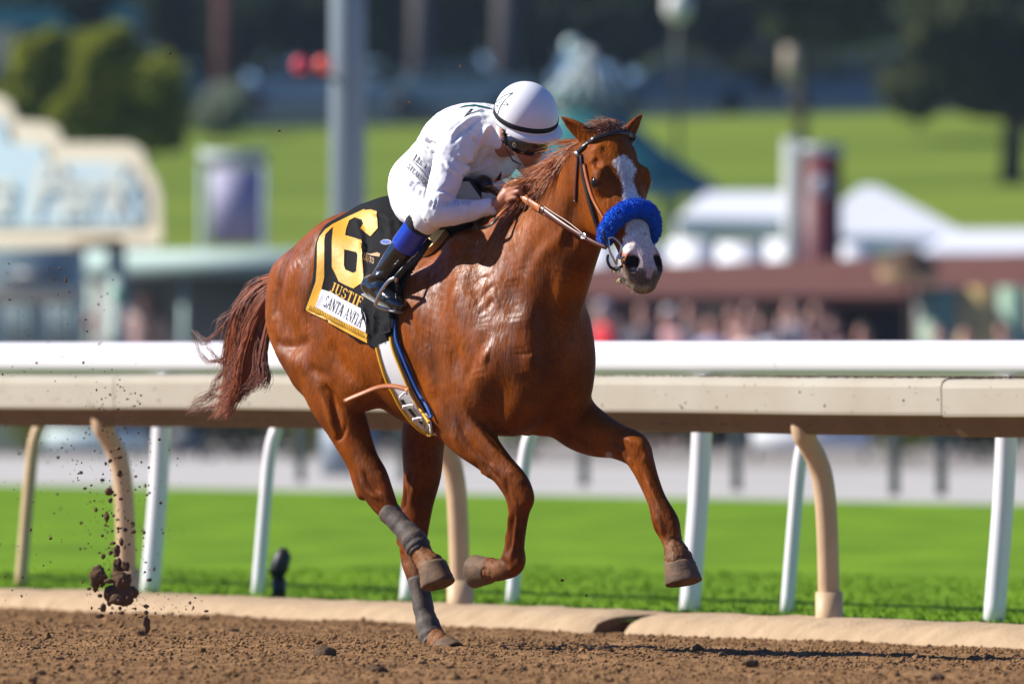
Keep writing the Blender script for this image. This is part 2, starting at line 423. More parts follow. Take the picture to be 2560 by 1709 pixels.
# flying dirt thrown up by the hooves
def cl_(x, y): return (x/2.344/DS, (1040+y/2.344)/DS)
fly_d = 46.4
big = [(572, 935, .036, (1.0, .8, 1.25), 'round dark clod of dirt flying left of the rail post'), (690, 900, .030, (.7, .8, 1.7), 'tall dark clod flying in front of the curved rail post'), (715, 960, .036, (1.2, .8, 1.0), 'broad dark clod in the middle of the flying dirt'), (700, 1040, .045, (1.4, .9, 1.1), 'lowest and largest clod of the flying dirt'), (765, 1030, .030, (1.3, .8, .8), 'brown clod at the right end of the flying dirt'), (640, 965, .014, (1.5, .8, .8), 'small crumb bridging two flying clods'), (560, 1000, .016, (.9, .8, 1.3), 'crumb hanging under the round flying clod'), (640, 440, .017, (1.2, .8, 1.0), 'dark crumb of dirt flying level with the top of the turf'),
       (625, 590, .014, (.7, .8, 1.7), 'slim dark crumb of dirt flying left of the curved post'), (683, 790, .019, (.8, .8, 1.5), 'dark crumb flying just above the main clods'), (645, 492, .010, (1, 1, 1), None), (605, 1120, .015, (.9, .8, 1.3), None), (585, 1170, .012, (1.5, .8, .8), None), (857, 1150, .010, (1, 1, 1), None), (857, 1112, .010, (1.2, 1, .8), None), (712, 1150, .010, (1.3, 1, .8), None), (780, 675, .010, (1.3, 1, .8), None), (735, 665, .009, (1, 1, 1), None), (698, 240, .010, (1.3, 1, .8), None), (700, 335, .012, (1, 1, 1.2), None), (645, 260, .008, (1, 1, 1), None), (475, 330, .008, (1, 1, 1), None), (600, 372, .008, (1.3, 1, .8), None), (562, 548, .008, (1, 1, 1.3), None), (775, 625, .009, (1.3, 1, .8), None), (605, 820, .010, (1, 1, 1.2), None), (665, 742, .009, (1.3, 1, .8), None), (710, 735, .012, (.8, 1, 1.4), None), (735, 880, .018, (1, 1, 1.2), None), (860, 1220, .022, (.7, .8, 1.6), None), (830, 1270, .020, (1.2, .8, 1), None), (640, 1090, .012, (.8, 1, 1.4), None), (680, 1070, .022, (1.3, .8, .9), None), (585, 1050, .010, (1, 1, 1), None), (520, 1010, .008, (1.3, 1, .8), None)]
for i, (x, y, s, sq, lb) in enumerate(big):
    dx, dy = cl_(x, y); c = WD(dx, dy, fly_d+.25*math.sin(i*2.1))
    setp(lump('dirt_clod', c, s*.92, 60+i, sq), lb or 'small dark crumb of dirt flying near the left rail post', 'dirt clod', 'flying clods of dirt' if lb else 'small flying crumbs of dirt')
V = []; F = []; k = 0
r = np.random.default_rng(5)
def speck(px, py, d, s):
    global k
    v = IV1*(1+.25*np.sin(IV1[:, [1, 2, 0]]*3+r.uniform(0, 6, 3)))*s*np.array((r.uniform(.7, 1.5), 1, r.uniform(.7, 1.5))); V.append(v+np.array(WD(px, py, d))); F.append(IF1+k); k += len(IV1)
for i in range(340):
    t = r.uniform(); x = 285+r.normal(0, 26+55*t)-40*t*r.uniform(); y = 1420-460*t**1.1+r.normal(0, 16)
    speck(x, y, r.uniform(45.6, 48), .0018+.006*r.uniform()**3)
for i in range(230): speck(r.uniform(-20, 260), r.uniform(600, 1400), r.uniform(44.5, 51), .0014+.004*r.uniform()**2)
for i in range(60): speck(265+r.normal(0, 40), 930+r.normal(0, 40), r.uniform(46, 48), .0015+.003*r.uniform())
for i in range(70): speck(r.uniform(250, 480), 1395+r.normal(0, 18), r.uniform(45.6, 47), .002+.005*r.uniform()**2)
for x, y in ((1057, 152), (940, 235), (390, 122), (640, 300), (200, 760), (1290, 1330), (1345, 1365), (1135, 1330), (1200, 1180)): speck(x, y, 44.8, .0055)
sp = mesh_obj('flying_dirt', np.concatenate(V), np.concatenate(F), M_clod, origin=Vector((0, 0, 0)))
setp(sp, 'spray of tiny dirt specks thrown up behind the horse', 'dirt spray', kind='stuff')

# sand-covered kerb under the rail: half-round logs with a gap between their ends
def kerb(name, k0, k1, label, seed):
    n = int((k1-k0)/.03); prof = []
    for i in range(15):
        w = math.pi*i/14; c_, s_ = math.cos(w), math.sin(w)
        prof.append((-.17+.30*math.copysign(abs(c_)**.75, c_), -.15+.178*abs(s_)**.62))
    vs = []; fs = []; m = len(prof)
    for i in range(n+1):
        kk = k0+(k1-k0)*i/n; d_ = min(i, n-i)*.03; e = .93+.07*min(1, d_/.05)
        for j, (a, z) in enumerate(prof):
            nz = mnoise.noise(Vector((kk*3.3, a*8, seed)))*.010+mnoise.noise(Vector((kk*13, a*20, seed+3)))*.010+mnoise.noise(Vector((kk*31, a*40, seed+5)))*.005
            lo = mnoise.noise(Vector((kk*.9, 0, seed+7)))*.012
            vs.append(rail_pt(kk, -.17+(a+.17)*e+nz, (z+.15)*e-.15+(nz*.8+lo)*(1 if z > -.12 else 0)))
    for i in range(n):
        for j in range(m-1): fs.append((i*m+j, i*m+j+1, (i+1)*m+j+1, (i+1)*m+j))
    o = mesh_obj(name, vs, fs, M_kerb)
    for i in (0, n):
        ring = [np.array(v) for v in vs[i*m:(i+1)*m]]; c_ = np.mean(ring, 0); sg = -1 if i == 0 else 1
        cv = [c_+np.array((*(RT*sg*.012), 0))]; cf = []
        for q_ in (.45, .8, 1.0):
            for j, v in enumerate(ring): cv.append(c_+(v-c_)*q_+np.array((*(RT*sg*(.010*(1-q_)+.012*mnoise.noise(Vector(v)*30*q_))), 0)))
        for j in range(m-1):
            cf.append((0, 1+j, 2+j))
            for q_ in (0, 1): cf.append((1+q_*m+j, 1+(q_+1)*m+j, 1+(q_+1)*m+j+1, 1+q_*m+j+1))
        mesh_obj('end_face', cv, cf, M_dirt, o)  # end faces take the darker track dirt, its tone standing in for their shade
    return setp(o, label, 'kerb', 'sand kerb pieces under the rail')
# rail coordinate of a display column
def k_at(px):
    t = (px*DS-CX)/FPX; return (t*RP0[1]-RP0[0])/(RT[0]-t*RT[1])
kg = k_at(1400)
kerb('sand_kerb', -9.0, kg, 'long pale sand kerb under the rail, left of the gap', 1.0)
kerb('sand_kerb', k_at(1474), kg+7.5, 'pale sand kerb under the rail, right of the gap', 9.0)

# near rail: cream cover sections on curved posts
M_rail = mat('cream_rail', (.40, .365, .285), .55, .3, noise=(3.0, .75, (.33, .28, .20)), bump=(12, .06, .01))
M_post = mat('cream_post', (.60, .42, .24), .55, .35, noise=(7, .7, (.46, .30, .17)), bump=(30, .15, .01))
M_under = mat('dirty_shaded_rail', (.20, .125, .065), .8, .2, noise=(6, .6, (.13, .08, .04)), bump=(60, .3, .006))  # dirt brown, darkened so the colour carries the shade of the underside
rail = thing('running_rail', rail_pt(0, 0, 0), 'cream running rail on curved posts beside the dirt track', 'rail')
RPROF = [(.000, .893), (.004, .905), (.006, 1.010), (.000, 1.032), (-.020, 1.045), (-.070, 1.050), (-.150, 1.048), (-.190, 1.035), (-.205, 1.0), (-.200, .90), (-.150, .815), (-.105, .806), (-.085, .812), (-.030, .875), (-.012, .890)]
joints = [-12.2, -9.15, -6.1, -3.05, -.05, 2.98, k_at(2162), k_at(2162)+3.05, k_at(2162)+6.1]
for i in range(len(joints)-1):
    k0, k1 = joints[i]+.004, joints[i+1]-.004; vs = []; fs = []; m = len(RPROF); sag = .0 if i != 6 else -.006
    for kk in np.linspace(k0, k1, 9):
        for a, z in RPROF: vs.append(rail_pt(kk, a, z+sag+.003*math.sin(kk*1.7)))
    for j in range(8):
        for q_ in range(m): fs.append((j*m+q_, (j+1)*m+q_, (j+1)*m+(q_+1) % m, j*m+(q_+1) % m))
    fs.append(tuple(range(m))); fs.append(tuple(reversed(range(8*m, 9*m))))
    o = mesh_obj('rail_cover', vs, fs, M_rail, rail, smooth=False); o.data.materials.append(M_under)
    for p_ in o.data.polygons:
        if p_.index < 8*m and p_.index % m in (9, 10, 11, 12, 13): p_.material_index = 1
posts_k = [q_-.36 for q_ in (-9.25, -6.17, -3.085, 0.0, 3.085, 6.17, 9.25)]
for kk in posts_k:
    P = catmull(np.array([rail_pt(kk, -.10, .86), rail_pt(kk, -.115, .79), rail_pt(kk, -.17, .70), rail_pt(kk, -.205, .60), rail_pt(kk, -.225, .40), rail_pt(kk, -.24, -.10)]), 5)
    pm = MB().tube(P, [.052]*6+[.046]*(len(P)-6), 20).build('post', M_post, rail)
    MB().tube([rail_pt(kk, -.237, -.1), rail_pt(kk, -.234, .135)], [.060, .058], 20).build('post_sleeve', M_post, pm)
    MB().box(rail_pt(kk, -.14, .80), .05, .05, .03).build('bracket', mat('rust', (.12, .06, .03), .8) if kk == posts_k[0] else bpy.data.materials['rust'], pm)
# dirt lying along the top of the rail
V = []; F = []; k = 0
for i in range(1700):
    kk = r.uniform(k_at(1350), k_at(2420)); s = .0025+.005*r.uniform()**2
    v = IV1*s*np.array((1.4, 1.4, .8)); V.append(v+rail_pt(kk, -.03-.12*r.uniform(), 1.049)); F.append(IF1+k); k += len(IV1)
for i in range(420):
    kk = r.uniform(k_at(0), k_at(2349)); s = .0018+.0045*r.uniform()**3; a, z = (.0065, r.uniform(.90, 1.02)) if r.uniform() < .3 else (-.055, .845)
    v = IV1*s*np.array((1, .4, 1.0)); V.append(v+rail_pt(kk, a, z)); F.append(IF1+k); k += len(IV1)
setp(mesh_obj('dirt_splashes', np.concatenate(V), np.concatenate(F), M_clod, rail), kind='stuff')
# white turf rail and a second white rail behind it
M_wrail = mat('white_rail', (.80, .765, .785), .35, .45, noise=(2, .15, (.73, .70, .72)))
def far_rail(name, p0, step, ks, z0, z1, lean, rp, label, tan=None):
    p0 = np.array(p0); step = np.array(step); t = step/np.linalg.norm(step); n_ = np.array((-t[1], t[0])); n_ = n_ if n_[0] > 0 else -n_
    def q(kk, a, z): w = p0+step*kk+n_*a; return np.array((w[0], w[1], z))
    th_ = thing(name, q(0, 0, 0), label, 'rail')
    prof = []; hz = (z1-z0)/2
    for i in range(16): w = 2*math.pi*i/16; prof.append((lean+.02+.085*math.cos(w), (z0+z1)/2+hz*math.copysign(abs(math.sin(w))**.75, math.sin(w))))
    for i in range(len(ks)-1):
        vs = []; fs = []
        for kk in (ks[i]+.0006+.27, ks[i+1]-.0006+.27):
            for a, z in prof: vs.append(q(kk, a, z))
        for j in range(16): fs.append((j, 16+j, 16+(j+1) % 16, (j+1) % 16))
        mesh_obj('rail_tube', vs, fs, M_wrail, th_)
    for kk in ks:
        m = tan if (tan and kk == 0) else M_wrail
        MB().tube(catmull(np.array([q(kk, -.02, -.05), q(kk, lean*.45, .5), q(kk, lean*.8, z0-.10), q(kk, lean+.02, z0-.01)]), 4), rp, 18).build('post', m, th_)
    return th_
far_rail('turf_rail', ((350*DS-CX)*57/FPX, 57), (1.29, -2.145), [-3, -2, -1, 0, 1, 2, 3, 4, 5], 1.045, 1.205, .075, .047, 'white running rail along the turf, the higher rail on thick posts')
far_rail('turf_rail', ((54*DS-CX)*58.5/FPX, 58.5), (1.236, -2.06), [-3, -2, -1, 0, 1, 2, 3, 4, 5], .80, .95, .075, .031, 'second white turf rail on thin leaning posts, mostly hidden behind the cream rail', tan=M_post)
# sprinkler beside a white post
b = WD(640, 1368, 55.4); spr = thing('sprinkler', (b.x, b.y, -.01), 'small black sprinkler head standing in the turf by a thin white post', 'sprinkler')
M_dark = mat('black_plastic', (.012, .013, .014), .5, .4)
MB().tube([(b.x, b.y, -.02), (b.x, b.y, .08)], .034, 12).build('riser', M_dark, spr)
MB().tube([(b.x-.01, b.y, .08), (b.x+.0, b.y, .13), (b.x+.02, b.y, .19), (b.x+.026, b.y, .225)], [.03, .046, .040, .015], 12).build('head', M_dark, spr)
MB().tube([(b.x+.02, b.y, .16), (b.x-.045, b.y-.02, .11)], .013, 8).build('arm', M_dark, spr)
# grass tufts at the edge of the turf
V = []; F = []; k = 0
for i in range(14000):
    kk = r.uniform(-7, 9); a = -.45-6*r.uniform()**1.5; b0 = rail_pt(kk, a, -.013); h = r.uniform(.008, .03); w = .004; d = r.normal(0, .008, 2)
    V.append(np.array([b0+(-w, 0, 0), b0+(w, 0, 0), b0+(d[0]+w*.6, d[1], h*.6), b0+(d[0]*2, d[1]*2, h)])); F.append(np.array([[0, 1, 2, 3]])+k); k += 4
setp(mesh_obj('turf_blades', np.concatenate(V), np.concatenate(F), M_turf, origin=Vector((0, 0, 0))), 'green grass blades along the edge of the turf', 'grass', kind='stuff')
# ================================================================ THE HORSE
def horse_material():
    m = bpy.data.materials.new('chestnut_coat'); m.use_nodes = True; nt = m.node_tree; b = nt.nodes['Principled BSDF']
    L = nt.links.new; N = nt.nodes.new
    tc = N('ShaderNodeTexCoord')
    at = N('ShaderNodeAttribute'); at.attribute_name = 'coat'
    n1 = N('ShaderNodeTexNoise'); n1.inputs['Scale'].default_value = 6; n1.inputs['Detail'].default_value = 6; L(tc.outputs['Object'], n1.inputs['Vector'])
    mp = N('ShaderNodeMapping'); mp.inputs['Scale'].default_value = (1, 1, .22); L(tc.outputs['Object'], mp.inputs['Vector'])
    n2 = N('ShaderNodeTexNoise'); n2.inputs['Scale'].default_value = 190; n2.inputs['Detail'].default_value = 3; L(mp.outputs[0], n2.inputs['Vector'])
    hsv = N('ShaderNodeHueSaturation')
    mr = N('ShaderNodeMapRange'); mr.inputs[1].default_value = .3; mr.inputs[2].default_value = .7; mr.inputs[3].default_value = .55; mr.inputs[4].default_value = 1.4
    L(n1.outputs[0], mr.inputs[0]); L(mr.outputs[0], hsv.inputs['Value']); L(at.outputs['Color'], hsv.inputs['Color'])
    mr2 = N('ShaderNodeMapRange'); mr2.inputs[1].default_value = .3; mr2.inputs[2].default_value = .7; mr2.inputs[3].default_value = .66; mr2.inputs[4].default_value = 1.28
    L(n2.outputs[0], mr2.inputs[0])
    mx = N('ShaderNodeMix'); mx.data_type = 'RGBA'; mx.blend_type = 'MULTIPLY'; mx.inputs[0].default_value = 1
    L(hsv.outputs[0], mx.inputs[6]); L(mr2.outputs[0], mx.inputs[7]); L(mx.outputs[2], b.inputs['Base Color'])
    # sweat: an attribute mask lowers the roughness
    rw = N('ShaderNodeMapRange'); rw.inputs[3].default_value = .55; rw.inputs[4].default_value = .42
    n3 = N('ShaderNodeTexNoise'); n3.inputs['Scale'].default_value = 30; n3.inputs['Detail'].default_value = 9; n3.inputs['Roughness'].default_value = .78; L(mp.outputs[0], n3.inputs['Vector'])
    r3 = N('ShaderNodeValToRGB'); r3.color_ramp.elements[0].position = .42; r3.color_ramp.elements[1].position = .58; L(n3.outputs[0], r3.inputs[0])
    mul = N('ShaderNodeMath'); mul.operation = 'MULTIPLY'; L(at.outputs['Alpha'], mul.inputs[0]); L(r3.outputs[0], mul.inputs[1])
    L(mul.outputs[0], rw.inputs[0]); L(rw.outputs[0], b.inputs['Roughness'])
    sp = N('ShaderNodeMapRange'); sp.inputs[3].default_value = .06; sp.inputs[4].default_value = .55; L(mul.outputs[0], sp.inputs[0]); L(sp.outputs[0], b.inputs['Specular IOR Level'])
    bp = N('ShaderNodeBump'); bp.inputs['Strength'].default_value = .7; bp.inputs['Distance'].default_value = .004
    n4 = N('ShaderNodeTexNoise'); n4.inputs['Scale'].default_value = 95; n4.inputs['Detail'].default_value = 5; L(mp.outputs[0], n4.inputs['Vector'])
    L(n4.outputs[0], bp.inputs['Height'])
    bp2 = N('ShaderNodeBump'); bp2.inputs['Strength'].default_value = .06; bp2.inputs['Distance'].default_value = .010
    n5 = N('ShaderNodeTexNoise'); n5.inputs['Scale'].default_value = 22; n5.inputs['Detail'].default_value = 4; L(tc.outputs['Object'], n5.inputs['Vector'])
    L(n5.outputs[0], bp2.inputs['Height']); L(bp.outputs[0], bp2.inputs['Normal']); L(bp2.outputs[0], b.inputs['Normal'])
    return m
M_coat = horse_material()

G = Field((-1.12, -.48, -.06), (1.42, .46, 2.14), .0065)
def both(P, k=.03, e=None, n=5):
    """rows s l z ra rb with l to the right; built on both sides"""
    for sg in (1, -1):
        Q = [(p[0], -sg*p[1], p[2], p[3], p[4]) for p in P]
        ee = None if e is None else (e[0], -sg*e[1], e[2])
        G.add(Q, k, ee, n)
def R(px, py, l, ra, rb=None):
    v = HL(px, py, l); return (v[0], v[1], v[2], ra, rb or ra)

# trunk: s 0 z half-width half-height
G.add([(-.80, 0, 1.38, .16, .15), (-.66, 0, 1.395, .245, .27), (-.50, 0, 1.36, .272, .325), (-.30, 0, 1.30, .268, .345), (-.08, 0, 1.215, .285, .36),
       (.12, 0, 1.20, .285, .37), (.30, 0, 1.205, .245, .375), (.44, 0, 1.17, .225, .33), (.56, 0, 1.13, .19, .20)], .03, n=4)
# withers and croup ridges, spine
G.add([(-.70, 0, 1.60, .08, .06), (-.5, 0, 1.645, .08, .055), (-.2, 0, 1.56, .08, .06), (.1, 0, 1.555, .07, .06), (.3, 0, 1.605, .055, .06), (.45, 0, 1.585, .06, .09)], .06)
# neck
G.add([(.42, 0, 1.32, .19, .28), (.56, 0, 1.425, .155, .255), (.70, 0, 1.55, .118, .205), (.82, 0, 1.675, .095, .165), (.91, -.01, 1.78, .080, .135), (.97, -.02, 1.865, .074, .095)], .07, n=5)
# crest line of the neck
G.add([(.42, 0, 1.60, .04, .05), (.60, 0, 1.70, .035, .05), (.78, 0, 1.83, .035, .05), (.93, -.01, 1.925, .035, .045)], .06)
# shoulders: scapula, triceps, point of shoulder, brisket
both([(.24, .11, 1.50, .07, .10), (.38, .165, 1.33, .07, .12), (.53, .165, 1.14, .085, .125)], .05)
both([(.56, .145, 1.10, .085, .11), (.40, .175, 1.0, .085, .125), (.27, .18, .93, .07, .10)], .05)
both([(.24, .18, 1.22, .07, .13), (.27, .19, 1.04, .075, .12)], .06)
both([(.62, .10, 1.24, .09, .11), (.655, .095, 1.12, .095, .10), (.62, .095, .98, .09, .10), (.52, .08, .90, .08, .07)], .04)
# rump and thigh
both([(-.56, .13, 1.42, .13, .21), (-.44, .17, 1.22, .11, .21), (-.30, .19, 1.06, .085, .14)], .05)
both([(-.83, .115, 1.41, .105, .13), (-.80, .14, 1.26, .11, .12), (-.66, .15, 1.10, .10, .12)], .05)
both([(-.45, .19, 1.50, .05, .07), (-.55, .16, 1.56, .05, .06)], .06)
G.add([(-.80, 0, 1.50, .06, .08), (-.92, 0, 1.49, .04, .05)], .05)     # tail head

# near (right) hind leg, lifted and swinging forward
G.add([(-.60, -.15, 1.10, .10, .14), R(830, 990, .165, .088, .108), R(862, 1050, .165, .080, .092), R(887, 1108, .155, .068, .074), R(910, 1152, .15, .056, .062), R(930, 1195, .145, .058, .070), R(952, 1242, .14, .050, .060), R(976, 1280, .135, .037, .042),
       R(1003, 1314, .13, .032, .037), R(1032, 1346, .125, .040, .046), R(1050, 1376, .12, .036, .042), R(1066, 1400, .12, .042, .044), R(1080, 1414, .12, .052, .050)], .035)
G.add([R(908, 1232, .14, .026, .030), R(896, 1205, .145, .022, .026), R(882, 1160, .15, .022, .024), R(866, 1110, .155, .02, .022)], .03)   # point of hock and tendon
# far (left) hind leg, planted
G.add([(-.42, .17, 1.15, .10, .16), R(1072, 1000, -.18, .088, .120), R(1058, 1100, -.17, .080, .092), R(1056, 1180, -.155, .070, .082), R(1044, 1260, -.145, .056, .068), R(1033, 1345, -.14, .050, .062), R(1034, 1400, -.135, .045, .054), R(1046, 1455, -.125, .036, .043),
       R(1061, 1530, -.12, .033, .040), R(1078, 1588, -.115, .044, .050), R(1100, 1608, -.11, .044, .044), R(1108, 1616, -.11, .050, .048)], .035)
G.add([R(1006, 1350, -.14, .022, .028), R(1010, 1290, -.145, .020, .022), R(1022, 1220, -.15, .018, .02)], .03)
# near (right) fore leg, folded
G.add([R(1140, 1045, .185, .078, .108), R(1172, 1085, .18, .075, .094), R(1215, 1130, .165, .060, .072), R(1254, 1170, .155, .052, .058), R(1285, 1208, .145, .052, .060), R(1299, 1242, .14, .050, .056), R(1297, 1280, .14, .038, .044),
       R(1294, 1322, .14, .032, .036), R(1286, 1368, .14, .034, .044), R(1282, 1404, .14, .045, .052), R(1258, 1423, .14, .037, .040), R(1238, 1424, .135, .042, .044), R(1224, 1424, .135, .046, .048)], .035)
G.add([R(1296, 1222, .145, .032, .038), R(1312, 1245, .14, .028, .034)], .03)
# far (left) fore leg, reaching
G.add([R(1395, 1000, -.16, .090, .128), R(1440, 1052, -.165, .078, .108), R(1488, 1082, -.16, .066, .090), R(1540, 1102, -.155, .054, .068), R(1586, 1122, -.15, .054, .066), R(1604, 1155, -.15, .046, .052), R(1622, 1200, -.15, .037, .043),
       R(1643, 1252, -.15, .034, .041), R(1663, 1302, -.15, .046, .055), R(1672, 1324, -.15, .042, .050), R(1682, 1358, -.15, .036, .038), R(1692, 1384, -.15, .046, .048), R(1698, 1404, -.15, .056, .055)], .035)

# head frame: a down the nose, e to the horse's left, n out of the forehead (world axes, then horse axes)
def w2hd(v): return np.array((v[0]*ct-v[1]*st, v[0]*st+v[1]*ct, v[2]))
ha = np.array((.235, -.40, -.885)); ha /= np.linalg.norm(ha)
he = np.array((.86, .48, .10)); he -= ha*(he@ha); he /= np.linalg.norm(he)
hn = np.cross(ha, he); hn /= np.linalg.norm(hn)
if hn[1] > 0: hn = -hn
POLL_W = h2w(HL(1531, 333, .0))
A_, E_, N_ = w2hd(ha), w2hd(he), w2hd(hn); POLL = w2h(POLL_W)
def HD(q, e, n): return POLL+A_*q+E_*e+N_*n
def hd(q, e, n, ra, rb=None): v = HD(q, e, n); return (v[0], v[1], v[2], ra, rb or ra)
def HDW(q, e, n): return POLL_W+ha*q+he*e+hn*n
G.add([hd(.0, 0, -.06, .074, .075), hd(.09, 0, -.075, .096, .105), hd(.17, 0, -.085, .106, .118), hd(.26, 0, -.085, .093, .114), hd(.36, 0, -.068, .074, .088),
       hd(.46, 0, -.058, .062, .072), hd(.545, 0, -.054, .058, .066), hd(.575, 0, -.062, .061, .060), hd(.600, 0, -.068, .055, .046)], .03, e=E_)
for sg in (1, -1):
    G.add([hd(.13, sg*.070, -.15, .030, .095), hd(.22, sg*.072, -.165, .034, .098), hd(.32, sg*.052, -.135, .028, .06)], .03, e=E_)         # cheek
    G.add([hd(.150, sg*.086, -.018, .028, .034), hd(.182, sg*.092, -.028, .032, .038), hd(.215, sg*.088, -.045, .026, .03)], .02, e=E_)    # brow
    G.add([hd(.25, sg*.082, -.06, .014, .016), hd(.33, sg*.074, -.062, .013, .014), hd(.42, sg*.060, -.060, .010, .010)], .02, e=E_)       # facial crest
    G.add([hd(.49, sg*.042, -.026, .022, .026), hd(.54, sg*.054, -.036, .028, .035), hd(.570, sg*.052, -.058, .022, .028)], .018, e=E_)  # nostril flare
    G.add([hd(.11, sg*.076, -.035, .02, .03), hd(.07, sg*.066, -.03, .02, .03)], .02, e=E_)
G.add([hd(.45, 0, -.105, .038, .03), hd(.53, 0, -.120, .042, .028), hd(.572, 0, -.122, .042, .026)], .018, e=E_)     # lower jaw and chin
nos_w = W(1583, 653, HDW(.545, -.068, -.02)[1]-.004); nv_ = np.array(nos_w)-POLL_W; NOS = (float(nv_@ha), abs(float(nv_@he)), float(nv_@hn))
print('nostril', NOS)
for sg in (1, -1):
    ex = E_*sg
    G.carve([hd(NOS[0]-.016, sg*NOS[1], NOS[2]+.010, .020, .022), hd(NOS[0], sg*(NOS[1]+.004), NOS[2], .027, .026), hd(NOS[0]+.018, sg*NOS[1], NOS[2]-.016, .018, .018)], .008, e=E_)      # nostril
    G.carve([hd(.13, sg*.094, -.004, .010, .016), hd(.115, sg*.096, -.010, .009, .014)], .025, e=E_)                                         # hollow above the eye
    G.carve([hd(.190, sg*.120, -.028, .010, .013), hd(.198, sg*.122, -.034, .010, .012)], .010, e=E_)                                     # eye socket
    G.carve([hd(.55, sg*.05, -.088, .02, .004), hd(.595, sg*.03, -.092, .03, .004)], .008, e=E_)                                          # mouth
# ears
def ear(base, tip, sg, opening):
    b = w2h(h2w(base)) if False else np.array(base); t = np.array(tip)
    ax = (t-b)/np.linalg.norm(t-b); op = np.array(opening); op = op-ax*(op@ax); op /= np.linalg.norm(op)
    side = np.cross(ax, op)
    ln = np.linalg.norm(t-b)
    pts = [(*(b-ax*.02), .030, .026), (*(b+ax*ln*.15), .032, .027), (*(b+ax*ln*.45), .035, .022), (*(b+ax*ln*.75+op*.003), .023, .013), (*(t+op*.006), .004, .004)]
    G.add(pts, .018, e=side)
    pts = [(*(b+ax*ln*.12+op*.020), .017, .014), (*(b+ax*ln*.45+op*.020), .022, .015), (*(b+ax*ln*.72+op*.016), .013, .010), (*(b+ax*ln*.9+op*.014), .003, .004)]
    G.carve(pts, .006, e=side)
hfwd = w2hd(np.array((.1, -1, .1)))
eR_b = HD(.015, -.062, -.045); eR_t = w2h(W(1404, 290, (h2w(eR_b)[1]+.035)))
eL_b = HD(.015, .062, -.045); eL_t = w2h(W(1603, 284, (h2w(eL_b)[1]+.045)))
ear(eR_b, eR_t, -1, w2hd(np.array((-.75, -.6, -.1))))
ear(eL_b, eL_t, 1, w2hd(np.array((.9, -.35, -.1))))
HV, HF = G.mesh(2)
HW_ = h2w(HV)
HN = vnormals(HW_, HF)
CAMP = Vector((0, 0, CAMZ))
def make_bvh(V, F): return BVHTree.FromPolygons([tuple(v) for v in V], [tuple(map(int, f)) for f in F])
bvh = make_bvh(HW_, HF)
def hit(px, py, tree=None, off=0.0):
    """first point of a surface on the ray through a photo pixel: (point, normal)"""
    d = (W(px, py, 10)-CAMP).normalized()
    r = (tree or bvh).ray_cast(CAMP, d)
    if r[0] is None: return None, None
    n = r[1] if r[1].dot(CAMP-r[0]) > 0 else -r[1]
    return r[0]+n*off, n
def cpts(ox, oy, f, pts): return [(ox+x/f, oy+y/f) for x, y in pts]
# ---- muscles, tendons, veins and skin folds modelled into the surface: (photo polyline, radius, height)
def sculpt(V, N, tree, strokes, jump=.25):
    """strokes: (photo polyline, radius m, height m) pressed into or raised out of the mesh V (world)"""
    V = V.copy()
    for pts, r, d in strokes:
        pts = catmull(pts, 4) if len(pts) > 2 else np.array(pts, float)
        P = [hit(x, y, tree)[0] for x, y in pts]; P = [np.array(p) for p in P if p is not None]
        K = P[:1]
        for p in P[1:]:
            if np.linalg.norm(p-K[-1]) < jump: K.append(p)
        if len(K) < 2: continue
        Q = []
        for i in range(len(K)-1):
            n = max(1, int(np.linalg.norm(K[i+1]-K[i])/(r*.35)))
            for k in range(n): Q.append(K[i]+(K[i+1]-K[i])*k/n)
        Q.append(K[-1]); Q = np.array(Q)
        m = np.where(((V > Q.min(0)-2.6*r) & (V < Q.max(0)+2.6*r)).all(1))[0]
        if not len(m): continue
        best = np.full(len(m), 9.0); pos = np.zeros(len(m))
        for i, q in enumerate(Q):
            dd = ((V[m]-q)**2).sum(1)
            w = dd < best; best[w] = dd[w]; pos[w] = i/max(len(Q)-1, 1)
        taper = np.clip(np.minimum(pos, 1-pos)*4+.15, 0, 1)
        V[m] += N[m]*(np.exp(-best/(r*r))*taper*d)[:, None]
    return V
def crop3(p): return cpts(960, 480, 2.614, p)
def crop2(p): return cpts(460, 480, 2.614, p)
def crop5(p): return cpts(1000, 940, 2.614, p)
def crop4(p): return cpts(760, 900, 2.064, p)
def crop6(p): return cpts(1380, 250, 3.137, p)
